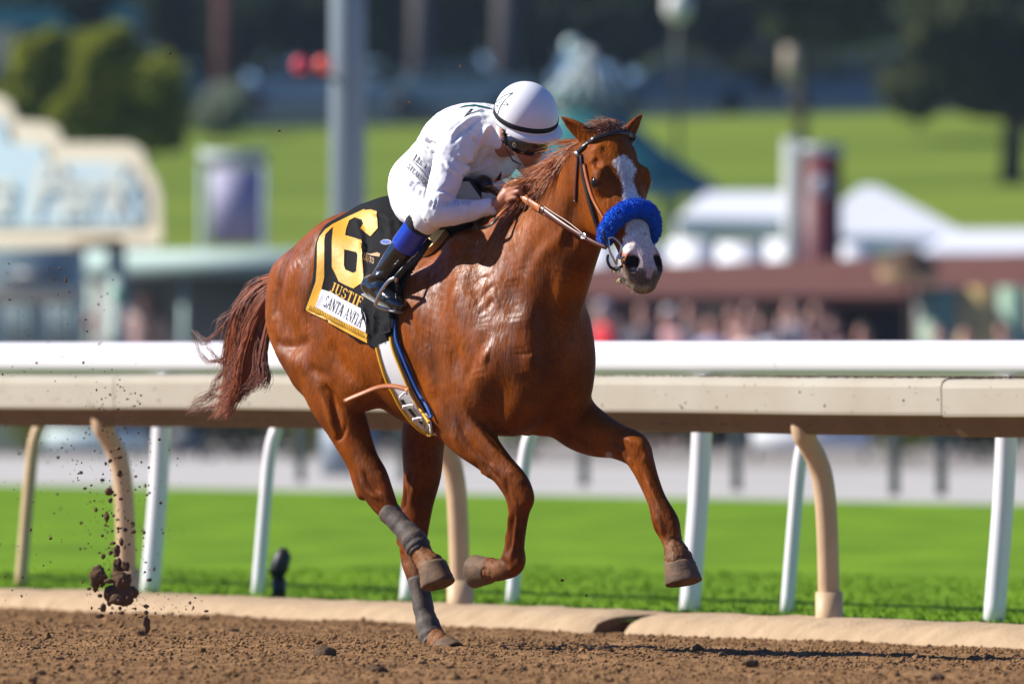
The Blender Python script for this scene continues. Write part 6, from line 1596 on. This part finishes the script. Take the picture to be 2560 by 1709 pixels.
# signal lamps
for nm, px, py, c, lb in (('signal_lamp', 268, 675, (.03, .42, .18), 'round green signal lamp in front of the grey shelter'), ('signal_lamp', 208, 733, (.45, .08, .10), 'round dull red signal lamp at the corner of the teal building')):
    d = 143.0; q = WD(px, py, d); t = thing(nm, (q.x, d, 0), lb, 'lamp', 'round signal lamps'); 
    disc('lens', px, py, 13 if c[1] > .2 else 11, d, mat('lens_green' if c[1] > .2 else 'lens_red', c, .4), t); MB().tube([(q.x, d+.1, 0), (q.x, d+.1, q.z)], .03, 8).build('stand', M_tgrey, t)
# tall grey pole with a pair of red lamps
q = WD(798, 820, 112); M_pole = mat('grey_pole', (.20, .235, .27), .5, .4)
pole = thing('light_pole', (q.x, 112, 0), 'tall thick grey pole rising behind the horse\'s croup', 'pole')
MB().tube([(q.x, 112, 0), (q.x, 112, 4), (q.x, 112, 9)], [.175, .168, .16], 20).build('mast', M_pole, pole)
MB().tube([(q.x, 112, 0), (q.x, 112, .5)], .26, 16).build('base', M_pole, pole)
for px, c, lb in ((690, (.55, .02, .06), 'crimson round lamp, the left one of the pair beside the grey pole'), (742, (.75, .06, .03), 'orange red round lamp next to the grey pole')):
    d = 111.5; w = WD(px, 150, d); t = thing('red_lamp', w, lb, 'lamp', 'pair of red lamps by the pole')
    MB().ball(w, .085, 16, 10).build('globe', mat('red_globe', c, .4), t); MB().tube([w, w+Vector((0, 0, -.16))], .02, 8).build('stem', M_dark, t)
aw = WD(690, 166, 111.5); MB().tube([(aw.x-.06, 111.5, aw.z-.05), (q.x-.1, 111.9, aw.z-.05)], .025, 8).build('arm', M_dark, pole)
# lavender board on a pale stand
q = WD(540, 820, 158); t = thing('notice_board', (q.x, 158, 0), 'lavender notice board in a pale frame left of the grey pole', 'board')
pbox(MB(), 482, 602, 385, 560, 158, .1).build('panel', mat('lavender_panel', (.30, .29, .42), .6), t)
for x in (458, 600): gbox(MB(), x, x+12, 340, 158, .1).build('post', M_pblue, t)
pbox(MB(), 458, 612, 345, 380, 158.0, .08).build('header', mat('pale_header', (.42, .47, .46), .6), t)
# house with a teal roof high up at the left
q = WD(60, 820, 326); t = thing('house', (q.x, 326, lawn_z(304)), 'house with a bright teal roof high up in the top left corner', 'house')
M_tr = mat('bright_teal_roof', (.10, .38, .30), .5, .4); gbox(MB(), -120, 150, 60, 326, 3, lawn_z(304)-.2).build('wall', mat('dark_house_wall', (.08, .10, .10), .8), t)  # plain dark grey wall under the teal roof
prism(MB(), [(-150, 68), (175, 62), (120, 18), (-100, 14)], 325.6, 3.6).build('roof', M_tr, t, smooth=False)
q = WD(280, 820, 327); t = thing('house', (q.x, 327, lawn_z(304)), 'small grey gabled house high up between the two left trees', 'house'); gbox(MB(), 250, 318, 48, 327, 2, lawn_z(304)-.2).build('wall', mat('grey_house_wall', (.34, .36, .38), .7), t); prism(MB(), [(240, 48), (328, 48), (310, 14), (262, 14)], 326.7, 2.6).build('roof', M_tr, t, smooth=False)
# cars parked along the hill road
def car(px, d, col, label, z=None):
    b = WD(px, 820, d); g = lawn_z(d)+.02 if z is None else z; t = thing('parked_car', (b.x, d, g), label, 'car', 'cars parked along the hill road')
    x, L, H = b.x, 4.2, 1.42; m = mat('car_paint', col, .3, .5, coat=.5)
    prof = [(-2.1, .35), (-2.1, .72), (-1.95, .82), (-1.2, .92), (-.65, 1.36), (.7, 1.42), (1.45, .98), (2.0, .88), (2.1, .7), (2.1, .35)]
    n = len(prof); vs = [(x+a, d-.85, g+z_) for a, z_ in prof]+[(x+a*.98, d+.85, g+z_) for a, z_ in prof]
    mesh_obj('body', vs, [tuple(range(n)), tuple(reversed(range(n, 2*n)))]+[(i, i+n, (i+1) % n+n, (i+1) % n) for i in range(n)], m, t, smooth=False)
    pr = [(-1.05, .94), (-.62, 1.30), (.0, 1.35), (.0, .94)]; 
    mesh_obj('window', [(x+a, d-.858, g+z_) for a, z_ in pr], [(0, 1, 2, 3)], M_gl, t, smooth=False)
    pr = [(.06, .94), (.06, 1.35), (.66, 1.35), (1.28, .98)]; mesh_obj('window', [(x+a, d-.858, g+z_) for a, z_ in pr], [(0, 1, 2, 3)], M_gl, t, smooth=False)
    for a in (-1.35, 1.35): 
        w_ = MB().tube([(x+a, d-.88, g+.32), (x+a, d-.68, g+.32)], .32, 16).build('wheel', M_dark, t)
M_gl = mat('dark_glass', (.02, .025, .03), .1, .6)
for i, (px, c, lb) in enumerate([(330, (.10, .14, .16), 'dark grey blue car behind the yellow green tree'), (700, (.30, .36, .40), 'pale blue grey car left of the grey pole'), (1040, (.22, .30, .36), 'blue grey car above the jockey\'s back'), (1560, (.03, .09, .15), 'dark blue car right of the horse\'s ears'), (1950, (.06, .13, .22), 'blue car right of the trunk above the maroon pillar'), (2330, (.05, .07, .08), 'dark car beside the trunk at the right edge')]): car(px, 306+i % 2*1.5, c, lb)
q = WD(480, 820, 298); bsh = thing('pale_shrub', (q.x, 298, lawn_z(298)), 'pale grey green shrub on the hill right of the yellow green tree', 'shrub')
v, f = leaves(WD(500, 262, 298), (1.0, .8, .75), 2200, .12, 77); setp(mesh_obj('foliage', v, f, leaf_material('pale_leaves', (.25, .29, .22), (.34, .38, .28)), bsh, smooth=False), kind='stuff')
MB().tube([(q.x, 298, lawn_z(298)-.1), (q.x+.1, 298, lawn_z(298)+.7)], .06, 8).build('stem', M_trunk, bsh)
# clipped hedge in the light far up on the right
hd_ = thing('hedge', (WD(1700, 820, 318).x, 318, lawn_z(318)), 'long grey green clipped hedge lit by the sun, high up behind the horse\'s head', 'hedge')
for i, x in enumerate(range(1520, 2100, 95)):
    v, f = leaves(WD(x, 178, 318), (.75, .6, .62), 1100, .13, 300+i); setp(mesh_obj('foliage', v, f, M_l3 if i else leaf_material('bright_leaves', (.12, .15, .06), (.18, .21, .09)), hd_, smooth=False), kind='stuff')
# pavilion with a tiered teal roof and a ball on top
gz = lawn_z(215); q = WD(1345, 820, 215); pv_ = thing('pavilion', (q.x, 215, gz), 'pavilion with a tiered teal roof topped by a pale ball, behind the horse\'s head', 'pavilion')
def cone(name, rings, m, seg_=16):
    mb = MB(); vs = []; fs = []
    for (r_, z_) in rings:
        for i in range(seg_): a = 2*math.pi*i/seg_; vs.append((q.x+r_*math.cos(a), 215+r_*math.sin(a), z_))
    for j in range(len(rings)-1):
        for i in range(seg_): fs.append((j*seg_+i, j*seg_+(i+1) % seg_, (j+1)*seg_+(i+1) % seg_, (j+1)*seg_+i))
    fs.append(tuple(range(seg_))); fs.append(tuple((len(rings)-1)*seg_+i for i in range(seg_)))
    return mb.add(vs, fs).build(name, m, pv_)
def zz(y): return 1.13+(820-y)*215/26685
cone('lower_roof', [(2.45, zz(438)), (2.35, zz(415)), (1.5, zz(350)), (.95, zz(290)), (.8, zz(262))], M_teal2)
cone('lantern', [(.62, zz(275)), (.62, zz(232))], mat('cream_lantern', (.55, .47, .36), .6))
cone('upper_roof', [(.80, zz(236)), (.72, zz(226)), (.38, zz(180)), (.15, zz(135)), (.05, zz(110))], mat('weathered_teal', (.05, .14, .13), .5))
cone('eave', [(2.52, zz(452)), (2.52, zz(438))], mat('pale_eave', (.30, .36, .33), .6))
MB().ball((q.x-.26, 214.6, zz(108)), .16, 16, 10).build('finial', mat('pale_ball', (.55, .72, .70), .2, .7), pv_)
MB().tube([(q.x-.26, 214.6, zz(108)), (q.x-.1, 214.9, zz(150))], .05, 8).build('finial_stem', mat('white_metal_rib', (.62, .68, .66), .4), pv_)
for i in range(9):
    a = math.pi+(math.pi*.95)*(i/8); mb = MB(); mb.tube([(q.x+.07*math.cos(a), 215+.07*math.sin(a), zz(112)), (q.x+.42*math.cos(a), 215+.42*math.sin(a), zz(180)), (q.x+.83*math.cos(a), 215+.83*math.sin(a), zz(230))], .030, 6); mb.build('rib', bpy.data.materials['white_metal_rib'], pv_)
for i in range(8):
    a = 2*math.pi*i/8; MB().tube([(q.x+2.1*math.cos(a), 215+2.1*math.sin(a), gz-.15), (q.x+2.1*math.cos(a), 215+2.1*math.sin(a), zz(445))], .08, 8).build('column', bpy.data.materials['pale_eave'], pv_)
# globe lamp hanging high
q = WD(1555, 15, 240); t = thing('globe_lamp', (q.x, 240, lawn_z(240)), 'white globe lamp on a tall post at the top of the picture', 'lamp')
MB().ball(q, .27, 16, 12, (1, 1, 1.25)).build('globe', mat('opal_globe', (.75, .72, .68), .4), t); MB().tube([(q.x, 240.3, lawn_z(240)), (q.x, 240.3, q.z+.5)], .05, 8).build('post', M_l2 if False else M_dark, t)
q2 = WD(1815, 150, 284.4); t = thing('beige_sign', (q2.x, 284.4, q2.z), 'small beige sign fixed to the bare brown trunk', 'sign'); pbox(MB(), 1795, 1835, 105, 195, 284.4, .1, .02).build('plate', mat('beige_plate', (.42, .34, .24), .7), t)
# white tents
M_tent = mat('tent_canvas', (.72, .74, .78), .6, .3, noise=(1.5, .3, (.62, .64, .68)))
def tent(px0, px1, pe, ye, yp, d, dep, label, wall_y=None, slope=0.0):
    a = WD(px0, ye, d); b = WD(px1, ye, d); p = WD(pe, yp, d); t = thing('tent', ((a.x+b.x)/2, d, 0), label, 'tent', 'white tents behind the crowd')
    vs = [(a.x, d, a.z), (b.x, d, b.z), (b.x, d+dep, b.z), (a.x, d+dep, a.z), (p.x-slope, d+dep*.4, p.z), (p.x+slope, d+dep*.4, p.z), (p.x+slope, d+dep*.6, p.z), (p.x-slope, d+dep*.6, p.z)]
    mesh_obj('roof', vs, [(0, 1, 5, 4), (1, 2, 6, 5), (2, 3, 7, 6), (3, 0, 4, 7), (4, 5, 6, 7)], M_tent, t, smooth=False)
    vz = a.z-.28; mesh_obj('valance', [(a.x, d-.01, a.z), (b.x, d-.01, b.z), (b.x, d-.01, vz), (a.x, d-.01, vz), (a.x, d-.03, a.z), (b.x, d-.03, b.z), (b.x, d-.03, vz), (a.x, d-.03, vz)], [(0, 1, 2, 3), (7, 6, 5, 4), (0, 4, 5, 1), (3, 2, 6, 7)], M_tent, t, smooth=False)
    for x in (a.x+.05, b.x-.05):
        for y in (d+.05, d+dep-.05): MB().tube([(x, y, 0), (x, y, a.z)], .04, 8).build('pole', M_wrail, t)
    return t
t1 = tent(1555, 1862, 1730, 500, 438, 186, 3.2, 'white tent with a flat topped roof left of the maroon pillar', slope=.75)
gbox(MB(), 1570, 1850, 545, 187.6, .05, 0).build('back_wall', mat('grey_canvas', (.30, .34, .36), .7), t1)
tent(1850, 2225, 2000, 540, 424, 184, 3.2, 'white tent with a sharp peak right of the maroon pillar', slope=.12)
tent(2120, 2520, 2330, 580, 525, 181, 2.8, 'low pale tent at the right edge behind the brown roof', slope=.9)
SK[:] = [.7, WD(1600, 820, 172).x]
wl = thing('screen_wall', (WD(1600, 820, 172).x, 172, 0), 'long white screen wall standing above the brown roof, left of the maroon pillar', 'screen')
for i, (x0, x1) in enumerate(((1330, 1420), (1424, 1530), (1534, 1640), (1644, 1750), (1754, 1848))): gbox(MB(), x0, x1, 552+i % 2*6, 172, .06).build('panel', M_tent, wl)
SK[0] = 0.0
wl2 = thing('white_barrel', (WD(1962, 820, 170).x, 170, 0), 'rounded white panel right of the maroon pillar', 'panel'); MB().tube([(WD(1962, 820, 170).x, 170, 0), (WD(1962, 820, 170).x, 170, WD(0, 560, 170).z)], [.24, .24], 16).build('shell', M_tent, wl2)
# maroon pillar
SK[:] = [.0, WD(1888, 820, 166).x]
q = WD(1888, 820, 166); M_mar = mat('maroon_paint', (.12, .016, .026), .5, .35); t = thing('maroon_pillar', (q.x, 166, 0), 'tall maroon pillar sign with a round pale blue emblem', 'sign')
gbox(MB(), 1846, 1930, 358, 166, .5).build('pillar', M_mar, t); disc('emblem', 1886, 428, 26, 165.96, mat('emblem_blue', (.20, .30, .36), .6), t); disc('emblem_centre', 1886, 428, 12, 165.93, mat('emblem_red', (.30, .10, .12), .6), t)
gbox(MB(), 1798, 1842, 318, 166.4, .3).build('post', mat('white_post', (.36, .40, .39), .5), t); pbox(MB(), 1840, 1935, 330, 358, 166.0, .5).build('cap', bpy.data.materials['white_post'], t)
SK[0] = 0.0
# brown roofed stand with the crowd
M_broof = mat('brown_roof', (.13, .050, .038), .8, .2, noise=(2, .5, (.18, .085, .06))); st_ = thing('viewing_stand', (WD(1800, 820, 157).x, 157, 0), 'low brown roofed stand sheltering the crowd', 'stand')
a = WD(1300, 700, 155.5); b = WD(2480, 700, 155.5); zt = WD(0, 640, 157).z
mesh_obj('roof', [(a.x, 155.5, a.z), (b.x, 155.5, b.z), (b.x, 158.8, zt+.28), (a.x, 158.8, zt+.05), (a.x, 155.5, a.z+.12), (b.x, 155.5, b.z+.14), (b.x, 158.8, zt+.40), (a.x, 158.8, zt+.17)], [(0, 1, 2, 3), (7, 6, 5, 4), (0, 4, 5, 1), (1, 5, 6, 2), (2, 6, 7, 3), (3, 7, 4, 0)], M_broof, st_, smooth=False)
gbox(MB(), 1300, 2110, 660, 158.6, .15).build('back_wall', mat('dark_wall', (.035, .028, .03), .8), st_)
for x in (1330, 1490, 1700, 1920, 2100): gbox(MB(), x, x+12, 690, 155.8, .08).build('pillar', M_broof, st_)
M_gp = mat('green_door', (.22, .36, .25), .6); M_yp = mat('yellow_door', (.62, .44, .16), .6)
SK[:] = [.15, WD(2112, 820, 157).x]
bo = thing('ticket_booth', (WD(2240, 820, 157).x, 157, 0), 'booth with pale green walls and a yellow door at the right end of the stand', 'booth')
for nm, x0, x1, m in (('wall_panel', 2112, 2192, M_gp), ('door', 2196, 2286, M_yp), ('wall_panel', 2290, 2360, M_gp), ('wall_panel', 2364, 2450, M_yp)): gbox(MB(), x0, x1, 658, 154.6, .12).build(nm, m, bo)
gbox(MB(), 2100, 2460, 664, 154.74, .3).build('back', M_tgrey, bo)
SK[0] = 0.0
q = WD(2085, 600, 154.5); t = thing('straw_umbrella', (q.x, 154.5, 0), 'small dark thatched umbrella with a tan fringe above the brown roof', 'umbrella')
mb = MB(); mb.tube([(q.x, 154.5, q.z-.12), (q.x, 154.5, q.z+.05), (q.x, 154.5, q.z+.2)], [.42, .30, .04], 16); mb.build('thatch', mat('thatch', (.085, .045, .022), .9), t); MB().tube([(q.x, 154.5, q.z-.28), (q.x, 154.5, q.z-.10)], [.36, .42], 16).build('fringe', mat('tan_fringe', (.42, .28, .15), .9), t); MB().tube([(q.x, 154.5, 0), (q.x, 154.5, q.z)], .03, 8).build('pole', M_trunk, t)
# people: one body grown once, then copied with their own clothes
Pf = Field((-.42, -.30, -.02), (.42, .30, 1.80), .022)
def pl(*rows, k=.03, e=(1, 0, 0), n=3): Pf.add([r_ for r_ in rows], k, e, n)
pl((0, 0, 1.70, .075, .09), (0, -.01, 1.62, .072, .088), (0, -.03, 1.57, .05, .05)); pl((0, .01, 1.58, .055, .055), (0, .01, 1.44, .06, .06))
pl((0, 0, 1.40, .17, .10), (0, 0, 1.20, .165, .115), (0, 0, 1.02, .15, .10), (0, 0, .92, .16, .11))
for s in (1, -1):
    pl((s*.17, 0, 1.40, .06, .06), (s*.235, .02, 1.15, .045, .045), (s*.235, -.08, .92, .035, .035), (s*.23, -.13, .82, .035, .03)); pl((s*.085, 0, .9, .085, .09), (s*.095, -.01, .5, .06, .06), (s*.10, .0, .1, .042, .045)); pl((s*.10, .03, .045, .045, .04), (s*.11, -.13, .035, .045, .03))
pv2, pf2 = Pf.mesh(1)
zc = pv2[pf2].mean(1)
def sub(mask, off):
    f = pf2[mask]; u, inv = np.unique(f, return_inverse=True); n_ = vnormals(pv2, pf2); return pv2[u]+n_[u]*off, inv.reshape(f.shape)
face_c = pv2[pf2].mean(1)
shirt_v, shirt_f = sub((face_c[:, 2] < 1.475) & (face_c[:, 2] > .93) & ~((np.abs(face_c[:, 0]) > .19) & (face_c[:, 2] < 1.0)), .012)
trou_v, trou_f = sub((face_c[:, 2] < .98) & (face_c[:, 2] > .09) & (np.abs(face_c[:, 0]) < .19), .010)
hair_v, hair_f = sub((face_c[:, 2] > 1.66) & ((face_c[:, 1] > -.035) | (face_c[:, 2] > 1.735)), .012)
M_pskin = mat('person_skin', (.66, .36, .27), .6, .3)
def mk_mesh(name, v, f):
    o = mesh_obj(name, v, f, None, origin=Vector((0, 0, 0))); me = o.data; bpy.data.objects.remove(o); return me
pm = {'body': mk_mesh('body', pv2, pf2), 'shirt': mk_mesh('shirt', shirt_v, shirt_f), 'trousers': mk_mesh('trousers', trou_v, trou_f), 'hair': mk_mesh('hair', hair_v, hair_f)}
pm['body'].materials.append(M_pskin)
cmat = {}
def cm(c):
    c = tuple(min(.75, v*1.5+.02) for v in c)
    if c not in cmat: cmat[c] = mat('cloth', c, .8, .2)
    return cmat[c]
def person(px, head_y, d, shirt, hair, label, rz=0.0, cap=False, g=None, group='people watching from behind the rail'):
    b = WD(px, head_y, d); t = thing('person', (b.x, d, b.z-1.66 if g is None else g), label, 'person', group, rz)
    for nm, col in (('body', None), ('shirt', shirt), ('trousers', (.03, .035, .05)), ('hair', hair)):
        me = pm[nm]
        if col is not None: me = me.copy(); me.materials.append(cm(col))
        o = bpy.data.objects.new('cap' if nm == 'hair' and cap else nm, me); C.objects.link(o); o.parent = t
def cd4(x, y): return ((1450+x/2.116)/DS, (400+y/2.116)/DS)
ppl = [(120, 800, (.55, .02, .03), (.30, .33, .38), 'person in a bright red jacket and grey cap next to the horse\'s chest', True), (335, 805, (.06, .05, .06), (.05, .03, .02), 'bare faced person in dark clothes between the red jacket and the white cap', False), (470, 830, (.62, .27, .28), (.62, .64, .70), 'person in a pink shirt and white cap', True), (585, 800, (.04, .04, .05), (.04, .025, .02), 'person in black right of the white cap', False), (700, 875, (.32, .32, .46), (.06, .04, .03), 'shorter person in a lavender shirt', False), (815, 820, (.42, .25, .22), (.05, .03, .02), 'person in a dusty pink top behind the lavender shirt', False), (960, 870, (.45, .48, .55), (.08, .05, .03), 'person in a pale grey blue shirt near the middle of the crowd', False), (1085, 860, (.48, .34, .32), (.10, .06, .04), 'person in a salmon top right of the pale grey blue shirt', False), (1165, 915, (.40, .20, .20), (.05, .03, .02), 'short person in a dull red top at the right of the group', False), (1258, 800, (.05, .03, .03), (.06, .035, .02), 'tallest person at the right end of the crowd', False), (750, 940, (.50, .42, .40), (.07, .05, .03), 'short person in a cream top low in the crowd', False), (1010, 940, (.36, .30, .44), (.05, .03, .02), 'short person in a violet top low in the crowd', False), (1900, 920, (.30, .20, .17), (.04, .03, .02), 'low person in brown before the left green panel of the booth', False), (2045, 925, (.10, .06, .05), (.03, .02, .02), 'dark haired person before the yellow door', False), (2245, 905, (.12, .10, .10), (.03, .02, .02), 'person in dark clothes before the right green panel', False)]
ppl += [(210, 850, (.35, .30, .30), (.08, .05, .03), 'person in a taupe top between the red jacket and the bare faced person', False), (400, 900, (.50, .20, .20), (.06, .04, .03), 'short person in a brick red top left of the pink shirt', False), (640, 900, (.25, .22, .36), (.05, .03, .02), 'short person in dark violet behind the lavender shirt', False), (880, 890, (.55, .40, .36), (.10, .07, .05), 'person in a peach top left of the pale grey blue shirt', False), (1210, 860, (.34, .18, .17), (.12, .08, .05), 'person in a russet top just left of the tallest one', False), (900, 800, (.20, .17, .17), (.07, .05, .04), 'person in dark brown at the back of the crowd', False), (1120, 790, (.16, .14, .16), (.05, .04, .03), 'person in charcoal at the back left of the tallest one', False), (1340, 880, (.28, .16, .15), (.08, .05, .04), 'person in maroon right of the tallest one', False), (1500, 920, (.24, .14, .13), (.06, .04, .03), 'low person in dull red brown in front of the dark wall', False)]
for i, (x, y, c, h, lb, cap) in enumerate(ppl):
    px, py = cd4(x, y); person(px, py, 150.5+.5*(i % 3)+(1.4 if i in (3, 9) else 0), c, h, lb, -.75+(i*37 % 50-25)/60, cap)
for i, (px, py, c, lb) in enumerate([(330, 690, (.30, .20, .19), 'person in a dull rose top left under the teal roof edge'), (395, 705, (.32, .27, .24), 'person in beige under the teal roof edge'), (455, 690, (.24, .22, .22), 'person in grey in the shade of the shelter'), (560, 700, (.33, .31, .27), 'person in pale tan in the shelter close to the tail')]):
    person(px, py, 152.6, c, (.10, .07, .05), lb, .2*(i-1), group='people in the left shelter')
# low hedge, boards and posts beyond the turf
hg = thing('hedge', (0, 133, 0), 'low dark green hedge along the far side of the pale path', 'hedge')
for i in range(15):
    x = -7.7+i*1.1; v, f = leaves((x, 133, .55), (.75, .5, .62), 700, .06, 500+i); setp(mesh_obj('foliage', v, f, [M_l3, M_l2, M_l1][i % 3 if i % 4 else 1], hg, smooth=False), kind='stuff')
for i, (x0, x1, c, lb) in enumerate([(100, 340, (.46, .56, .55), 'pale teal board beyond the turf at the left'), (1725, 1995, (.66, .68, .68), 'white board beyond the turf between the white posts'), (395, 470, (.05, .07, .09), 'dark blue board beyond the turf beside the thick white post')]):
    q = WD((x0+x1)/2, 820, 128); t = thing('board', (q.x, 128, 0), lb, 'board', 'boards beyond the turf'); gbox(MB(), x0, x1, 985, 128, .08, .12, ).build('panel', mat('board_paint', c, .6), t)
    for x in (x0+12, x1-12): gbox(MB(), x-4, x+4, 1000, 128.1, .06).build('leg', M_dark, t)
for i, (px, y1) in enumerate([(1340, 1110), (1690, 1120), (2052, 1130), (2160, 1130), (690, 1100), (925, 1100)]):
    d = 26685*1.13/(y1-820); b = WD(px, 820, d); t = thing('bollard', (b.x, d, 0), ['slim dark post on the path right of the folded foreleg', 'slim dark post on the path between the two right white posts', 'dark post on the path right of the right rail post', 'rightmost slim dark post on the path', 'dark post on the path left of the hind legs', 'dark post on the path seen between the hind legs'][i], 'post', 'dark posts on the path'); MB().tube([(b.x, d, -.02), (b.x, d, 1.0)], [.045, .04], 10).build('shaft', mat('dark_green_post', (.05, .07, .065), .6) if i == 0 else bpy.data.materials['dark_green_post'], t); MB().ball((b.x, d, 1.0), .055, 10, 6).build('cap', M_dark, t)

# ---------------------------------------------------------------- the air between
hz = MB().box((0, 205, 25), 260, 430, 54).build('haze', None); 
hm = bpy.data.materials.new('haze_air'); hm.use_nodes = True; nt = hm.node_tree; nt.nodes.remove(nt.nodes['Principled BSDF'])
pvn = nt.nodes.new('ShaderNodeVolumePrincipled'); pvn.inputs['Color'].default_value = (.62, .82, 1.0, 1); pvn.inputs['Density'].default_value = .00012; pvn.inputs['Anisotropy'].default_value = .0
nt.links.new(pvn.outputs[0], nt.nodes['Material Output'].inputs['Volume']); hz.data.materials.append(hm); setp(hz, kind='stuff')
